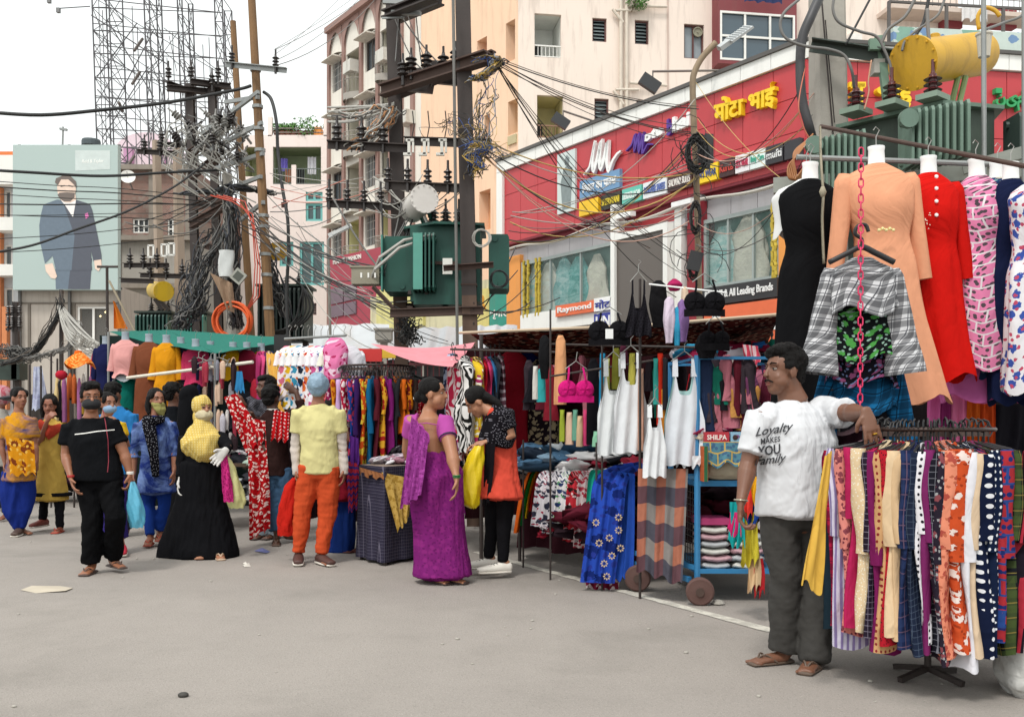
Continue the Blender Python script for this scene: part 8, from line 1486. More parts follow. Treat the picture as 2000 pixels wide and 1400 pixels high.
def skirt(t,i,mt,pix,d,name='skirt',fold=.02,fz=(14,14,1.5),vox=.014,seed=3,ry=.75,side=None,n=26):
    """pix = [(centre px, py, half width px[, doff])] from the waist down"""
    m=M(); pts=[P(q[0],q[1],d+(q[3] if len(q)>3 else 0)) for q in pix]; rr_=[(q[2]/F*d,q[2]/F*d*ry) for q in pix]; loft(m,pts,rr_,side or (1,0,0),n,.08); return fuse(t,m,name,mt,vox,[(fold,fz),(fold*.3,(40,40,5))],seed,2)
def sole(t,j,q,fd,col,kind='sandal',s=1.0,strap=None):
    an=j['an'+q]; fd=V(*fd).normalized(); sd=V(-fd.y,fd.x,0); b=V(an.x,an.y,max(0,an.z-.095*s)); m=M()
    if kind=='shoe':
        loft(m,[b-fd*.055+V(0,0,.045),b+V(0,0,.05),b+fd*.08+V(0,0,.04),b+fd*.2+V(0,0,.032)],[(.042,.045),(.046,.05),(.05,.036),(.042,.022)],sd,14); o=fuse(t,m,'shoe',mat(col,.6),.008,None,1,2); m=M(); loft(m,[b-fd*.06+V(0,0,.014),b+fd*.07+V(0,0,.012),b+fd*.2+V(0,0,.012)],[(.044,.014),(.052,.014),(.044,.012)],sd,14); m.build('outsole',mat('#d6cfc4',.7),o,smooth=True)
        if strap: m=M(); [m.tube([b+fd*(.05+.025*k)+sd*.025+V(0,0,.082-.008*k),b+fd*(.065+.025*k)-sd*.025+V(0,0,.08-.008*k)],.004,4) for k in range(3)]; m.build('lace',mat(strap),o)
    else:
        loft(m,[b-fd*.05+V(0,0,.012),b+fd*.06+V(0,0,.01),b+fd*.19+V(0,0,.01)],[(.04,.012),(.046,.012),(.042,.01)],sd,14); o=m.build('sandal',mat(col,.7),t,smooth=True); m=M()
        for q2 in (-1,1): m.tube(spline([b+fd*.15+V(0,0,.03),b+fd*.12+sd*q2*.02+V(0,0,.058),b+fd*.06+sd*q2*.044+V(0,0,.018)],4),.0055,5)
        m.build('strap',mat(strap or col,.6),o)
def bag(pix,d,mt,lb,dep=.05,name='shopping_bag',hold=None,holdm=None):
    """soft bag: pix = outline rows (cx,cy,halfwidth px)"""
    c=[P(a,b,d) for a,b,w in pix]; t=thing(name,lb,'bag',c[-1]); n=len(pix)-1
    def fn(u,v):
        i=min(int(v*n),n-1); f=v*n-i; p=c[i].lerp(c[i+1],f); w=(pix[i][2]*(1-f)+pix[i+1][2]*f)/F*d; th=6.283*u; q=1+.12*math.sin(th*4+v*9)+.06*math.sin(th*9-v*14); return p+V(math.cos(th)*w*q,math.sin(th)*dep*q*(.4+.8*math.sin(3.14*min(1,v*.8+.1))),.004*math.sin(th*6)),(u,v)
    m=M(); m.grid(fn,30,22,wrap=True); m.build('body',mt,t,smooth=True)
    if hold: m=M(); m.tube([P(*q) for q in hold],.012,6); m.build('handle',holdm or mt,t)
    return t
plast=lambda c: mat(c,.35,var=.12,sc=6,bump=.5,bsc=18)
# 1 --- stallholder in the white T-shirt
d=5.2; t,j,i=person('man in a white slogan T-shirt and dark grey trousers, hand on the round rack',d,dict(head=(1530,725),neck=(1549,784,.02),shL=(1486,815,-.05),shR=(1614,804,.06),elL=(1462,905,-.08),wrL=(1447,982,-.18),elR=(1660,806,-.16),wrR=(1692,806,-.40),hipL=(1522,1000),hipR=(1602,1000,.03),knL=(1536,1130,-.03),knR=(1592,1135,0),anL=(1528,1268,.02),anR=(1592,1290,-.08)),-72,'#6e4a38',s=1.06,hs=1.07,vox=.0055,fat=1.15,feet={'L':(-1,-.35,0),'R':(-.55,-.85,0)},hands=(('L',(-.05,0,-1),(1,-.2,0),1.1,-1),('R',(.2,-.25,-.95),(-.1,.9,-.1),.3,-1)),mous=True,nf=1.22)
tee=fab('#dcdde0',uv=False,wr=1); sh=top(t,j,i,tee,hem=1.02,slv=.78,fat=1.38,fold=.007,cuff=.076,wide=1.16,vox=.008,seed=4,name='t_shirt',neckr=.078)
pants(t,j,i,mat('#34322f',.85,var=.15,sc=3,bump=.2),r=(.104,.08,.074),fold=.01,seed=7,wid=1.08,fz=(16,16,20)); sole(t,j,'L',(-1,-.35,0),'#5a4a3e'); sole(t,j,'R',(-.55,-.85,0),'#5a4a3e')
m=M(); w=j['wrL']; m.lathe(w+V(0,0,.01),[(.034,0),(.038,.004),(.034,.008),(.031,.004),(.034,0)],16,(.1,.1,1)); m.build('bangle',mat('#b8b2a0',.25,.8),t,smooth=True)
m=M(); m.lathe(j['wrR']+V(.03,-.03,-.10),[(.0115,0),(.013,.003),(.0115,.006)],12,(.2,-.25,-.95)); m.build('ring',mat('#d8a93a',.2,.9),t)
# slogan printed on the shirt, wrapped onto its surface
def shirt_print(items,par,sh,mt):
    dg=bpy.context.evaluated_depsgraph_get(); from mathutils.bvhtree import BVHTree
    bv=BVHTree.FromPolygons([v.co for v in sh.data.vertices],[tuple(p.vertices) for p in sh.data.polygons]); org=WLOC[par.name]; m=M(); C0=camo.location-org
    for txt,x0,x1,yb0,yb1,yt0,yt1,bo,shr in items:
        vs,fs,_=text_vf(txt,bo); out=[]
        # subdivide long faces is unnecessary at this size
        for x,y,z in vs:
            x=x*(1-shr)+shr*y; py=(yb0+(yb1-yb0)*x)*(1-y)+(yt0+(yt1-yt0)*x)*y; px=x0+(x1-x0)*x; q=P(px,py,5.2)-org; dv=(q-C0).normalized(); h=bv.ray_cast(C0,dv); p=h[0]-dv*.008 if h[0] else q-dv*.2; out.append(p+org)
        m.add(out,fs)
    return m.build('printed_slogan',mt,par)
shirt_print([('Loyalty',1473,1552,858,846,836,822,.012,.12),('MAKES',1486,1524,868,862,856,851,.02,0),('YOU',1480,1524,892,886,872,866,.03,0),('Family',1472,1538,915,906,893,884,.012,.12)],t,sh,mat('#35363a',.8,bump=0))
# 2 --- purple sari
d=7.8; t,j,i=person('woman in a purple sari and orchid blouse seen from behind, looking right',d,dict(head=(848,770),neck=(838,806,.03),shL=(806,822,.0),shR=(868,824,-.03),elL=(796,880,.12),wrL=(815,915,.2),elR=(883,888,-.2),wrR=(892,936,-.32),hipL=(838,925,.05),hipR=(868,925),knL=(848,1020),knR=(875,1020),anL=(845,1122),anR=(872,1118)),78,'#9a6a4e',s=1.0,hs=1.04,fat=1.32,vox=.008,hair='bun',feet={'L':(.6,-.6,0),'R':(.8,-.5,0)})
sari=fab('#7d2470','floral','#8a2a78','#6c1f62',s=1.4,uv=False,wr=.7); orch=fab('#b4509f',wr=.4,uv=False)
m=M(); loft(m,[j['shL'].lerp(j['shR'],.5)+V(0,.0,-.02),P(832,852,d),P(830,866,d)],[(.105,.085),(.135,.125),(.125,.12)],i['sv'],20,.1)
for q in 'LR': a,b=j['sh'+q],j['el'+q]; loft(m,[a+(i['ms']-a)*.3+V(0,0,.005),a+V(0,0,.005),a.lerp(b,.5)],[.066,.074,.07],i['sv'],14,.15)
fuse(t,m,'blouse',orch,.009,[(.004,(20,20,15))],3,2); m=M(); a=j['shR'].lerp(j['elR'],.46); m.lathe(a,[(.071,0),(.0735,.006),(.071,.012)],18,(j['elR']-j['shR'])); m.build('sleeve_trim',mat('#2a1a3a'),t,smooth=True)
skirt(t,i,sari,[(834,874,26),(840,895,42),(849,930,56),(855,985,52),(860,1040,49),(863,1090,53),(864,1124,58)],d,'sari',.02,(11,11,3),.011,5,.8)
cloth(P(803,812,d-.16),P(838,850,d-.21),P(822,968,d-.3),P(781,992,d-.14),fab('#8f3a86','floral','#a5489a','#7a2a70',s=1.5,wr=.7),'',amp=.02,fr=3,parent=t,name='pallu',nu=24,nv=24,hemz=.01); cloth(P(862,830,d+.12),P(893,860,d+.16),P(910,1010,d+.05),P(858,960,d+.05),sari,'',amp=.015,fr=2,parent=t,name='sari_front',nu=20,nv=20,bow=.05)
m=M(); 
for k in range(3): m.lathe(j['wrR']+V(0,0,.012+.008*k),[(.028,0),(.032,.003),(.028,.006),(.026,.003),(.028,0)],14)
m.build('bangle',mat('#2f7a44',.2),t,smooth=True); E=i['E']; m=M(); E(m,(.0,-.150,-.03),(.014,.014,.014)); m.build('hair_clip',white,t,smooth=True)
m=M(); m.tube([P(812,828,d-.12),P(834,826,d-.14),P(856,830,d-.12)],.004,5); m.tube([P(816,822,d-.125),P(815,850,d-.13)],.003,4); m.build('blouse_string',orch,t); sole(t,j,'L',(.6,-.6,0),'#3a2a26'); sole(t,j,'R',(.8,-.5,0),'#3a2a26')
# 3 --- young woman with yellow bag
d=8.1; t,j,i=person('woman with long black hair in coral tunic bending over a yellow bag',d,dict(head=(931,786),neck=(955,802,.0),shL=(962,812,.16),shR=(985,812,-.14),elL=(965,865,.12),wrL=(938,868,.04),elR=(1000,852,-.16),wrR=(950,862,-.12),hipL=(965,935,.08),hipR=(990,935,-.06),knL=(962,1015,.06),knR=(985,1020,-.04),anL=(955,1088,.1),anR=(982,1096,-.06)),-82,'#a5765a',s=.95,hs=.98,pitch=.7,vox=.008,hair='long',feet={'L':(-1,-.1,0),'R':(-1,-.25,0)},hands=(('R',(-1,0,-.2),(.2,.3,-1),.8,1),('L',(-1,-.3,-.2),(.2,-.3,-1),.8,-1)))
top(t,j,i,fab('#dc5240',uv=False,wr=.5),hem=1.28,slv=0,fat=1.2,flare=.4,fold=.012,name='tunic',fz=(14,14,2),seed=5); blk=fab('#17151a','beads','#8a8790',s=1.6,uv=False,wr=.5)
m=M(); loft(m,[i['nk'],i['ms']+V(.0,0,0),P(972,850,d),P(968,868,d)],[(.07,.08),(.19,.13),(.2,.145),(.19,.14)],i['sv'],16,.15); loft(m,[j['shR']+V(-.03,.02,.0),j['shR'],j['shR'].lerp(j['elR'],.62)],[.07,.075,.07],(1,0,0),14,.15); fuse(t,m,'black_shrug',blk,.01,[(.006,(16,16,8))],3,2)
cloth(P(948,862,d-.12),P(968,866,d-.22),P(955,985,d-.16),P(940,985,d-.06),fab('#1a181d'),'',amp=.012,fr=2,parent=t,name='black_scarf'); pants(t,j,i,fab('#161518',uv=False,wr=.4),r=(.09,.066,.046),fold=.004); sole(t,j,'L',(-1,-.1,0),'#d8d2c8','shoe',strap='#1a1a1a'); sole(t,j,'R',(-1,-.25,0),'#d8d2c8','shoe',strap='#1a1a1a')
bag([(936,870,8),(930,890,15),(922,920,20),(918,955,21),(920,985,15),(924,992,5)],7.92,plast('#e2c41a'),'bright yellow plastic bag held by the woman in coral tunic',.06)
# 4 --- pale yellow tee and orange trousers
d=8.84; t,j,i=person('person in pale yellow T-shirt and orange trousers with a pale blue hair cap, from behind',d,dict(head=(622,758),neck=(621,790,0),shL=(584,806),shR=(660,806),elL=(577,868,.02),wrL=(579,915,-.02),elR=(668,868,.02),wrR=(672,915,-.02),hipL=(604,915),hipR=(644,915),knL=(592,995,.0),knR=(640,1000),anL=(583,1078,-.02),anR=(628,1080,-.06)),180,'#8a5a44',s=1.0,hs=1.0,vox=.008,hair=None,face=False,feet={'L':(.1,-.5,0),'R':(.5,-.8,0)},hands=(('L',(0,0,-1),(1,0,0),.9,1),('R',(0,0,-1),(-1,0,0),.5,-1)))
top(t,j,i,fab('#d6cd92',uv=False,wr=.6),hem=1.08,slv=.62,fat=1.1,wide=1.0,fold=.005,cuff=.066,fz=(9,9,20),seed=8,name='t_shirt'); 
for q in 'LR': m=M(); a,b,c=j['sh'+q],j['el'+q],j['wr'+q]; loft(m,[a.lerp(b,.45),b,b.lerp(c,.5),c.lerp(c+(c-b).normalized(),.05)],[.052,.046,.042,.038],(1,0,0),12,.2); fuse(t,m,'undersleeve',fab('#c9bdb4',uv=False),.01,[(.006,(20,20,30))],4,2)
pants(t,j,i,fab('#c9502c',uv=False,wr=.7),r=(.108,.085,.058),fold=.008,seed=9,wid=1.04)
m=M(); i['E'](m,(0,-.02,.035),(.094,.108,.105),24,16); i['E'](m,(0,-.05,-.02),(.07,.06,.06)); fuse(t,m,'hair_cap',mat('#7f98ab',.35,var=.35,sc=14,bump=.8,bsc=40),.008,[(.006,(50,50,14)),(.003,(110,110,40))],4,1); sole(t,j,'L',(.1,-.5,0),'#4a2e28','shoe'); sole(t,j,'R',(.6,-.8,0),'#4a2e28','shoe')
bag([(577,932,4),(570,950,14),(563,985,18),(560,1020,17),(560,1046,16)],8.95,fab('#c4261c',wr=.7),'bright red cloth bag hanging from the hand of the orange-trousered person',.05)
# 5 --- dark brown shirt and jeans
d=10.2; t,j,i=person('man in a dark brown shirt and rolled jeans, from behind, red cloth on shoulder',d,dict(head=(530,778),neck=(533,800),shL=(512,818),shR=(558,815),elL=(508,858,-.06),wrL=(520,880,-.1),elR=(590,800,.0),wrR=(578,764,0),hipL=(528,918),hipR=(555,918),knL=(530,975),knR=(556,975),anL=(540,1046,.0),anR=(560,1040,.1)),165,'#4f3326',s=.95,hs=1.05,face=False,vox=.01,feet={'L':(.2,-1,0),'R':(.5,1,0)},hands=(('R',(-.8,0,.5),(0,1,0),.4,1),))
top(t,j,i,fab('#33211f',uv=False,wr=.7),hem=1.1,slv=1.5,fat=1.1,wide=1.1,fold=.01,seed=11,cuff=.045); pants(t,j,i,fab('#456280',uv=False,wr=.4),r=(.10,.08,.07),fold=.008,hemz=.85); sole(t,j,'L',(.2,-1,0),'#5a463a')
cloth(P(536,800,d-.16),P(566,806,d-.1),P(564,862,d-.2),P(528,858,d-.24),FB('b8161a d e8c0c0',1.3),'',amp=.02,fr=3,parent=t,name='shoulder_cloth',label='' if False else None) if False else cloth(P(536,800,d-.16),P(566,806,d-.1),P(564,862,d-.2),P(528,858,d-.24),FB('b8161a d e8c0c0',1.3),'',amp=.02,fr=3,parent=t,name='shoulder_cloth')
m=M(); m.lathe(j['neck']+V(0,0,-.02),[(.06,0),(.064,.02),(.058,.03)],16); m.build('collar',white,t,smooth=True)
# 6 --- bearded man holding up the red dress
d=10.7; t,j,i=person('dark-haired man half hidden, holding up a red dotted dress with both hands',d,dict(head=(519,757),neck=(522,786),shL=(500,806),shR=(545,806),elL=(478,812,-.3),wrL=(478,790,-.4),elR=(505,835,-.3),wrR=(490,806,-.42),hipL=(510,905),hipR=(535,905),knL=(512,970),knR=(535,975),anL=(516,1045),anR=(538,1050)),-60,'#5c3b2c',s=1.0,hs=1.02,vox=.01,mous=True,feet={'L':(-.5,-1,0),'R':(-.5,-1,0)},hands=(('L',(-.3,-.2,.6),(-1,0,0),.9,1),('R',(-1,-.2,.1),(0,0,-1),.9,1)))
top(t,j,i,fab('#2a2428',uv=False),hem=1.05,slv=.6,fold=.008); pants(t,j,i,fab('#8f9aa2',uv=False),r=(.1,.08,.06),fold=.006); sole(t,j,'L',(-.5,-1,0),'#3a2a26'); sole(t,j,'R',(-.5,-1,0),'#3a2a26')
rd=thing('red_dress','red bandhani dress printed with white motifs, held up by the half hidden man','dress',P(500,1045,10.2)); rdm=FB('b21219 f ead0c8 7a0c10',1.9,.8)
cloth(P(437,776,10.2),P(462,768,10.2),P(520,862,10.1),P(480,880,10.1),rdm,'',amp=.03,fr=2,parent=rd,name='sleeve',nu=20,nv=20); cloth(P(482,815,10.15),P(518,822,10.1),P(527,1035,10.0),P(487,1050,10.05),rdm,'',amp=.035,fr=2,parent=rd,name='skirt',nu=24,nv=30,hemz=.02)
m=M(); c=P(508,795,10.5); m.grid(lambda u,v:(c+V((u-.5)*.25+.02*math.sin(v*9),-.1+.03*math.sin(u*14),(.5-v)*.2+.02*math.sin(u*9)),(u,v)),12,8); tag(m.build('black_garment',fab('#1b1b22','hstripes','#8a8a94'),smooth=True),'bunch of dark striped clothes held by the half hidden man','garment')
# 7 --- woman behind the cap
d=9.6; t,j,i=person('woman in a red dress over blue trousers, mostly behind the orange-trousered person',d,dict(head=(652,800),neck=(655,826),shL=(638,842),shR=(682,842),elL=(640,890),wrL=(660,872,-.2),elR=(692,880),wrR=(680,858,-.2),hipL=(650,940),hipR=(676,940),knL=(652,1005),knR=(680,1005),anL=(655,1078),anR=(682,1076)),160,'#6a4636',s=.92,hs=.95,face=False,vox=.011,hair='bun',feet={'L':(.9,-.4,0),'R':(.9,-.3,0)},hands=(('R',(-.3,0,.8),(0,1,0),.8,1),))
top(t,j,i,FB('8f1c2e p'),hem=1.35,slv=.9,fat=1.1,flare=.5,fold=.012,name='red_dress'); skirt(t,i,fab('#1b3578',uv=False,wr=.7),[(665,930,24),(668,990,30),(668,1050,30),(668,1078,26)],d,'blue_trousers',.02); sole(t,j,'L',(.9,-.4,0),'#5a2a26'); sole(t,j,'R',(.9,-.3,0),'#5a2a26')
cloth(P(676,900,9.3),P(700,905,9.3),P(704,990,9.2),P(680,1000,9.2),FB('a2283a h 3a2a70'),'',amp=.02,fr=2,parent=t,name='dupatta'); cloth(P(683,850,9.3),P(700,856,9.3),P(702,905,9.3),P(684,915,9.3),fab('#5a2a80'),'',amp=.015,fr=2,parent=t,name='shawl_end')
# 8 --- black abaya
d=9.3; t,j,i=person('woman in a long black abaya with a yellow headscarf covering her face and white gloves',d,dict(head=(397,798),neck=(396,836),shL=(362,856),shR=(430,856),elL=(352,905),wrL=(353,935,-.05),elR=(446,872,-.15),wrR=(440,880,-.28),hipL=(380,950),hipR=(412,950),knL=(380,1020),knR=(415,1020),anL=(400,1082,-.1),anR=(428,1086,-.12)),38,'#9a6a50',s=1.0,hs=1.0,vox=.009,hair=None,feet={'L':(0,-1,0),'R':(.4,-1,0)},hands=())
abm=fab('#141417',uv=False,wr=.6); top(t,j,i,abm,hem=1.2,slv=1.85,fat=1.1,fold=.008,flare=.1,cuff=.05,name='abaya_top'); skirt(t,i,abm,[(395,905,40),(392,980,46),(392,1030,60),(390,1070,74),(390,1086,76)],d,'abaya',.03,(9,9,1.2),.013,5,.7)
ysc=fab('#d6b862','dots','#e6d49a',s=2.2,uv=False,wr=.8); m=M(); E=i['E']; E(m,(0,-.02,.035),(.092,.103,.098),22,14); E(m,(0,-.03,-.08),(.08,.085,.08)); loft(m,[i['nk']+V(0,0,.04),i['ms']+V(0,-.02,0),P(398,868,d-.05),P(402,888,d-.1)],[(.085,.09),(.195,.13),(.21,.15),(.11,.12)],i['sv'],22,.6); fuse(t,m,'headscarf',ysc,.009,[(.009,(22,22,7)),(.004,(40,40,30))],6,2)
m=M(); E(m,(0,.022,-.058),(.080,.088,.068),20,12); fuse(t,m,'face_veil',fab('#cbbf9f',wr=.9,uv=False),.008,[(.004,(12,12,60))],5,1); m=M(); E(m,(0,.052,.012),(.048,.034,.022),16,8); m.build('face_opening',skin_mat('#8a5a42'),t,smooth=True)
for q in (-1,1): m=M(); E(m,(q*.025,.084,.012),(.011,.005,.005)); m.build('eye',mat('#1c1210',.3,bump=0),t,smooth=True)
gm=fab('#d6d3ce',uv=False,wr=.4); m=M(); hand(m,j['wrL'],(0,-.1,-1),(1,-.3,0),1.15,.6,1); m2=M(); hand(m2,j['wrR'],(-.5,-.4,-.6),(0,-1,-.3),1.15,.5,1); fuse(t,m,'glove',gm,.006,None,1,2); fuse(t,m2,'glove',gm,.006,None,1,2); sole(t,j,'R',(.4,-1,0),'#b8a088')
bag([(440,892,5),(446,910,12),(452,940,16),(460,975,19),(462,992,13)],9.15,plast('#c9c88a'),'pale lime plastic bag hanging behind the pink one at the abaya woman',.06); bag([(438,888,4),(440,915,8),(444,950,9),(447,980,9)],9.05,FB('d8388a f a01f60'),'bright pink printed cloth bag on the arm of the woman in black abaya',.04)
# 9 --- blue tie-dye woman
d=10.2; t,j,i=person('woman in a blue tie-dye tunic, olive scarf over her mouth, black dotted dupatta',d,dict(head=(306,782),neck=(303,812),shL=(273,830),shR=(332,828),elL=(262,880),wrL=(262,925,-.02),elR=(342,880),wrR=(340,920,-.05),hipL=(290,930),hipR=(320,930),knL=(291,985),knR=(321,985),anL=(293,1045,-.15),anR=(312,1036,-.02)),42,'#8a5c46',s=.97,hs=1.0,vox=.009,hair='loose',feet={'L':(.2,-1,0),'R':(.3,-1,0)})
top(t,j,i,fab('#1f3070','tie','#6f86b8',s=.9,uv=False,wr=.7),hem=1.3,slv=1.3,fat=1.15,flare=.35,fold=.012,seed=13,cuff=.055,name='tunic'); pants(t,j,i,fab('#1c3a86',uv=False,wr=.5),r=(.09,.066,.05),fold=.004)
sc=fab('#98935a',wr=.8,uv=False); m=M(); E=i['E']; E(m,(0,.03,-.045),(.072,.072,.042),18,10); loft(m,[i['X'](0,.05,-.05),i['X'](.01,.085,-.10),i['X'](.03,.085,-.165)],[(.075,.03),(.055,.022),(.012,.008)],i['sd'],14,.3); fuse(t,m,'scarf_mask',sc,.008,[(.006,(26,26,40))],4,1)
m=M(); loft(m,[P(287,818,d-.1),P(295,850,d-.16),P(300,890,d-.18),P(304,930,d-.17)],[(.06,.03),(.06,.03),(.05,.025),(.045,.02)],(1,0,0),14); loft(m,[P(286,818,d-.05),P(300,822,d-.12),P(318,818,d-.08)],[.04,.04,.04],(0,0,1),12); fuse(t,m,'dupatta',fab('#0f0f14','beads','#8a8a92',s=1.2,uv=False,wr=.8),.01,[(.01,(24,24,5))],5,2); sole(t,j,'L',(.2,-1,0),'#9a4a3a',strap='#a8442f'); sole(t,j,'R',(.3,-1,0),'#9a4a3a',strap='#a8442f')
# 10, 11 --- backs behind
d=11.2; t,j,i=person('man in a black shirt turned to the stall, behind the blue tie-dye woman',d,dict(head=(338,770),neck=(338,795),shL=(318,812),shR=(358,812),hipL=(328,905),hipR=(350,905),knL=(328,965),knR=(350,965),anL=(328,1025),anR=(350,1025)),150,'#6a4635',hs=1.02,face=False,vox=.013,hands=()); top(t,j,i,fab('#16181c',uv=False),hem=1.05,slv=0); pants(t,j,i,fab('#20242c',uv=False),vox=.014)
d=10.9; t,j,i=person('woman in a black burqa standing behind the yellow headscarf',d,dict(head=(372,776),neck=(370,806),shL=(350,826),shR=(386,826),hipL=(360,905),hipR=(378,905),anL=(362,1030),anR=(378,1030)),140,'#6a4635',hs=1.0,face=False,hair=None,vox=.013,hands=()); m=M(); i['E'](m,(0,-.01,.02),(.095,.11,.12),18,12); loft(m,[j['head'],P(368,815,d),P(366,860,d),P(366,960,d),P(366,1035,d)],[(.1,.11),(.12,.12),(.17,.14),(.19,.16),(.22,.2)],(1,0,0),20,.1); fuse(t,m,'burqa',abm,.014,[(.012,(12,12,4))],4,2)
# 12 --- blue shirt
d=10.9; t,j,i=person('man in a plain sky blue shirt seen from behind, left of the teal skirt',d,dict(head=(222,770),neck=(226,796),shL=(204,814),shR=(258,812),elL=(200,870),wrL=(204,905),elR=(264,868),wrR=(262,905),hipL=(218,915),hipR=(245,915),knL=(218,970),knR=(245,970),anL=(218,1032),anR=(246,1032)),160,'#6f4a38',hs=1.0,face=False,vox=.012,hands=()); top(t,j,i,fab('#2f7ab8',uv=False,wr=.5),hem=1.1,slv=.6,wide=1.05,seed=15,name='shirt'); pants(t,j,i,fab('#2a2c36',uv=False),vox=.013)
# 13 --- masked girl behind
d=9.5; t,j,i=person('young woman with pale blue face mask and yellow top, hidden behind the man in black',d,dict(head=(211,790),neck=(207,818),shL=(188,834),shR=(234,832),elL=(188,890),wrL=(195,925),elR=(248,872,.0),wrR=(232,832,-.16),hipL=(202,935),hipR=(226,935),knL=(205,990),knR=(228,990),anL=(215,1055),anR=(238,1062,-.1)),50,'#8a5d47',s=.9,hs=.95,vox=.01,hair='bun',feet={'L':(.3,-1,0),'R':(.4,-1,0)},hands=(('R',(-.5,-.2,.9),(-1,0,0),.7,-1),))
top(t,j,i,fab('#d9b02a',uv=False),hem=1.05,slv=.5,name='yellow_top'); skirt(t,i,FB('3a2f78 f 6a70b8'),[(215,925,24),(216,980,28),(218,1040,32),(219,1052,32)],d,'purple_skirt',.02); m=M(); i['E'](m,(0,.036,-.044),(.066,.074,.05),16,8); m.build('face_mask',mat('#7f9cb8',.7),t,smooth=True); sole(t,j,'R',(.4,-1,0),'#b02034','shoe')
# 14 --- man in black T-shirt
d=8.3; t,j,i=person('heavyset man in black T-shirt with a white chest stripe, black trousers and black face mask',d,dict(head=(178,778),neck=(178,816),shL=(137,834,.02),shR=(218,830,.0),elL=(129,888,.0),wrL=(139,934,-.12),elR=(243,886,.0),wrR=(254,926,-.02),hipL=(172,935),hipR=(212,935),knL=(180,1015,-.06),knR=(226,1010,-.12),anL=(179,1098,-.02),anR=(220,1085,.1)),28,'#8a5b42',s=1.02,hs=1.04,fat=1.15,vox=.0075,feet={'L':(.05,-1,0),'R':(.75,-.7,0)},hands=(('L',(.35,-.3,-.8),(1,.2,0),.5,1),('R',(.1,-.1,-1),(-1,0,0),1.0,-1)))
bk=fab('#121316',uv=False,wr=.5); sh=top(t,j,i,bk,hem=1.02,slv=.62,fat=1.35,wide=1.14,fold=.006,cuff=.075,seed=17,name='t_shirt',vox=.01); pants(t,j,i,fab('#0f0f11',uv=False,wr=.5),r=(.105,.082,.074),fold=.009,seed=18,wid=1.05)
from mathutils.bvhtree import BVHTree
def ribbon_on(par,sh,pts,w,mt,name,d0):
    bv=BVHTree.FromPolygons([v.co for v in sh.data.vertices],[tuple(p.vertices) for p in sh.data.polygons]); org=WLOC[par.name]; C0=camo.location-org; m=M(); vs=[]; P_=[]
    for a,b in zip(pts,pts[1:]):
        for k in range(8): P_.append((a[0]+(b[0]-a[0])*k/8,a[1]+(b[1]-a[1])*k/8))
    P_.append(pts[-1]); n=len(P_)
    for k,(x,y) in enumerate(P_):
        x1,y1=P_[min(k+1,n-1)]; x0,y0=P_[max(k-1,0)]; dx,dy=x1-x0,y1-y0; L=math.hypot(dx,dy) or 1
        for s_ in (-1,1):
            q=P(x-dy/L*w*s_,y+dx/L*w*s_,d0)-org; dv=(q-C0).normalized(); h=bv.ray_cast(C0,dv); vs.append((h[0]-dv*.004 if h[0] else q-dv*.15)+org)
    m.add(vs,[(2*k,2*k+1,2*k+3,2*k+2) for k in range(n-1)]); return m.build(name,mt,par)
ribbon_on(t,sh,[(146,848),(165,846),(190,842),(224,839)],.9,white,'chest_stripe',8.3); ribbon_on(t,sh,[(201,800),(206,825),(211,860),(212,900),(210,922)],.8,mat('#8a2a3a'),'side_piping',8.3)
m=M(); i['E'](m,(0,.036,-.046),(.072,.080,.052),20,12); fuse(t,m,'face_mask',mat('#16161a',.8),.006,[(.002,(20,20,60))],3,1); m=M(); X=i['X']
m.tube([X(-.073,.0,-.02),X(-.05,.06,-.03)],.002,4); m.tube([X(.073,.0,-.02),X(.05,.06,-.03)],.002,4); m.build('mask_loop',blackm,t); m=M(); m.tube([X(-.075,.0,.012),X(-.045,.078,.015),X(-.015,.088,.013),X(.015,.088,.013),X(.045,.078,.015),X(.075,0,.012)],.0022,4); m.build('spectacles',blackm,t)
m=M(); m.lathe(j['wrR']+V(0,0,.0),[(.028,0),(.03,.004),(.03,.02),(.028,.024)],14); m.build('watch',mat('#d8d4cc',.3),t); m=M(); m.lathe(j['wrL']+V(0,0,.01),[(.03,0),(.032,.01),(.03,.018)],14); m.build('wrist_thread',mat('#a82a2a'),t); sole(t,j,'L',(.05,-1,0),'#4a3a34'); sole(t,j,'R',(.75,-.7,0),'#4a3a34')
bag([(258,940,3),(260,955,9),(264,985,15),(267,1015,15),(267,1030,12)],8.28,plast('#58a8c4'),'pale turquoise plastic bag carried by the man in black T-shirt',.05)
# 15 --- far left woman
d=11.0; t,j,i=person('woman with a long braid, yellow and blue tie-dye kurta, deep blue trousers, far left',d,dict(head=(38,778),neck=(36,806),shL=(12,822),shR=(60,820,-.02),elL=(4,870),wrL=(10,905),elR=(68,868,.0),wrR=(72,900,-.02),hipL=(26,925),hipR=(50,925),knL=(28,980),knR=(48,980),anL=(38,1034),anR=(44,1030,.1)),52,'#8a5a44',s=.95,hs=1.0,vox=.009,hair='braid',feet={'L':(.2,-1,0),'R':(.6,-.4,0)})
top(t,j,i,fab('#cf9022','tie','#3a4680',s=.45,uv=False,wr=.6),hem=1.12,slv=.7,fat=1.15,flare=.25,fold=.01,seed=21,name='kurta'); skirt(t,i,fab('#1c2f7c',uv=False,wr=.7),[(37,922,32),(36,960,33),(37,1000,27),(39,1032,12)],d,'patiala_trousers',.022,(12,12,3)); cloth(P(10,850,d-.2),P(66,862,d-.2),P(70,925,d-.2),P(20,928,d-.22),FB('d08a1a f 7a3a1a e0b050',.7),'',amp=.012,fr=2,parent=t,name='dupatta'); sole(t,j,'L',(.2,-1,0),'#4a3830','shoe')
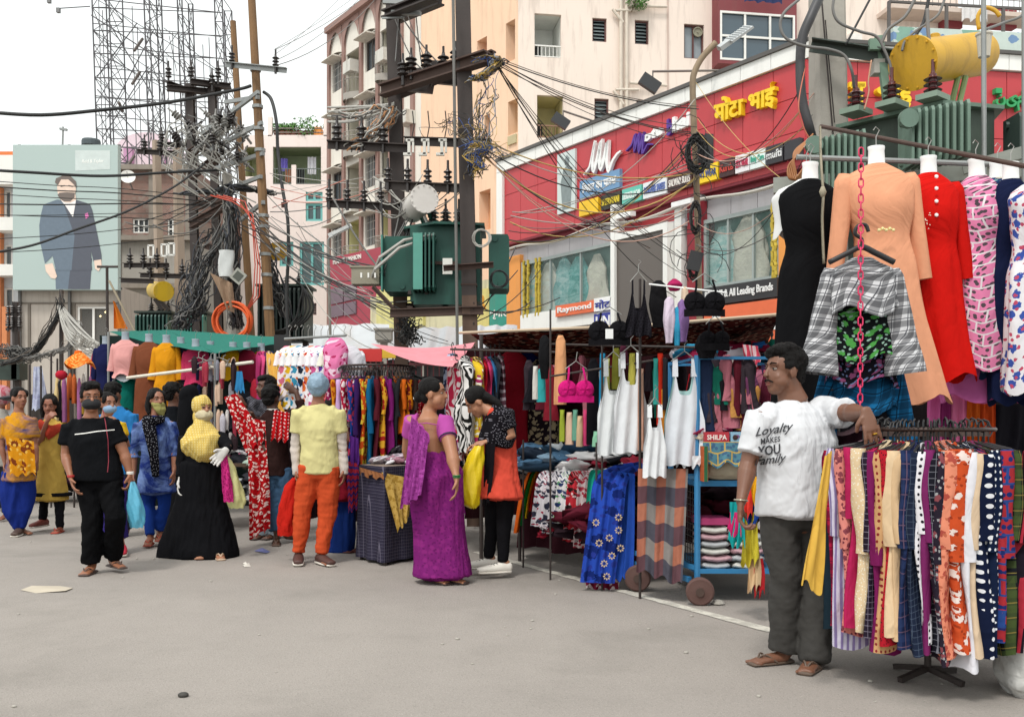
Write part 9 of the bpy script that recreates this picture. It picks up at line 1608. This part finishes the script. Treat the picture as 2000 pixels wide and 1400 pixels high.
# 16 --- yellow kurta with red dupatta
d=11.4; t,j,i=person('woman in a pale yellow kurta and red scarf raising one hand to her mouth',d,dict(head=(97,792,-.0),neck=(96,820),shL=(76,834),shR=(122,834),elL=(78,866,-.1),wrL=(92,822,-.2),elR=(132,872),wrR=(130,905),hipL=(88,925),hipR=(114,925),knL=(86,965),knR=(116,970),anL=(84,1012,.1),anR=(117,1030,-.1)),12,'#8a5844',s=.93,hs=1.0,pitch=.25,vox=.009,hair='loose',feet={'L':(-.2,-1,0),'R':(.1,-1,0)},hands=(('L',(.5,-.2,.7),(.3,.8,0),.9,1),))
top(t,j,i,fab('#c9a550',uv=False,wr=.6),hem=1.55,slv=.6,fat=1.15,flare=.35,fold=.01,seed=23,name='kurta'); pants(t,j,i,fab('#17161a',uv=False),r=(.08,.06,.045)); m=M(); loft(m,[P(78,826,d-.05),P(96,846,d-.16),P(120,832,d-.06)],[(.05,.03),(.09,.035),(.05,.03)],(0,0,1),14); fuse(t,m,'red_scarf',fab('#b3402f',uv=False,wr=.8),.011,[(.008,(20,20,16))],4,2)
m=M(); m.lathe(P(103,968,d),[(.215,0),(.218,.035),(.21,.04)],28); m.v=[(x,(y-d)*.75+d,z) for x,y,z in m.v]; m.build('hem_band',fab('#17161a'),t,smooth=True); sole(t,j,'L',(-.2,-1,0),'#7a3a30','shoe'); sole(t,j,'R',(.1,-1,0),'#a8402f')
# 17 --- helmeted rider at the edge
d=12.6; t,j,i=person('rider in white and pink motorcycle helmet cut by the left picture edge',d,dict(head=(3,775),neck=(0,800),shL=(-22,818),shR=(22,815),hipL=(-10,905),hipR=(12,905),knL=(-12,950),knR=(12,950),anL=(-10,1000),anR=(12,1000)),60,'#7a5040',hair=None,vox=.014,hands=()); top(t,j,i,fab('#a8a49c',uv=False),slv=0,hem=1.05); pants(t,j,i,fab('#2a2c33',uv=False),vox=.014)
m=M(); i['E'](m,(0,0,.02),(.125,.14,.13),22,14); m.build('helmet',fab('#c9c2c4','tie','#b04a5a',s=1,uv=False,wr=0),t,smooth=True); m=M(); i['E'](m,(.01,.03,-.01),(.118,.12,.06),20,10); m.build('visor',glass('#2a2c33'),t,smooth=True)
# ---------- litter on the road
def litter(nm,lb,pts,z,mt,cat):
    m=M(); vs=[G(*p)+V(0,0,z*(1+math.sin(k*2.1))) for k,p in enumerate(pts)]; c=sum(vs,Vector())/len(vs)+V(0,0,z); m.add(vs+[c],[(k,(k+1)%len(vs),len(vs)) for k in range(len(vs))]); tag(m.build(nm,mt),lb,cat)
litter('paper_sheet','flat pale cardboard sheet lying on the road at lower left',[(40,1153),(62,1146),(118,1144),(143,1149),(128,1156),(70,1158)],.006,mat('#b9ae9c',.9),'paper'); litter('paper_scrap','scrap of blue plastic on the road by the rolled jeans',[(496,1077),(512,1072),(528,1077),(520,1081)],.008,mat('#6a70a0'),'litter'); litter('paper_scrap','pale paper scrap on road below the orange trousers',[(474,1104),(486,1101),(490,1106),(478,1108)],.006,mat('#c9c4ba'),'litter'); litter('paper_scrap','small pale scrap right of the flip-flop man',[(474+0,1102),(480,1100),(486,1104)],.01,mat('#c9c4ba'),'litter')
for i,(x,y) in enumerate(((358,1360),(240,1128),(95,1052),(560,1084),(1250,1218),(60,1058),(300,1092),(1340,1275))+tuple((random.uniform(0,1950),random.uniform(1050,1390)) for _ in range(34))):
    m=M(); c=G(x,y); r=random.uniform(.005,.012) if i!=0 else .022; ell(m,c+V(0,0,r*.4),(V(r*1.2,0,0),V(0,r,0),V(0,0,r*.6)),8,5); tag(m.build('pebble',mat('#3a3733') if i==0 else conc,smooth=True),'small black object lying alone on the empty foreground road' if i==0 else 'tiny pebble lying on the asphalt','stone',None if i==0 else 'pebbles on the asphalt')
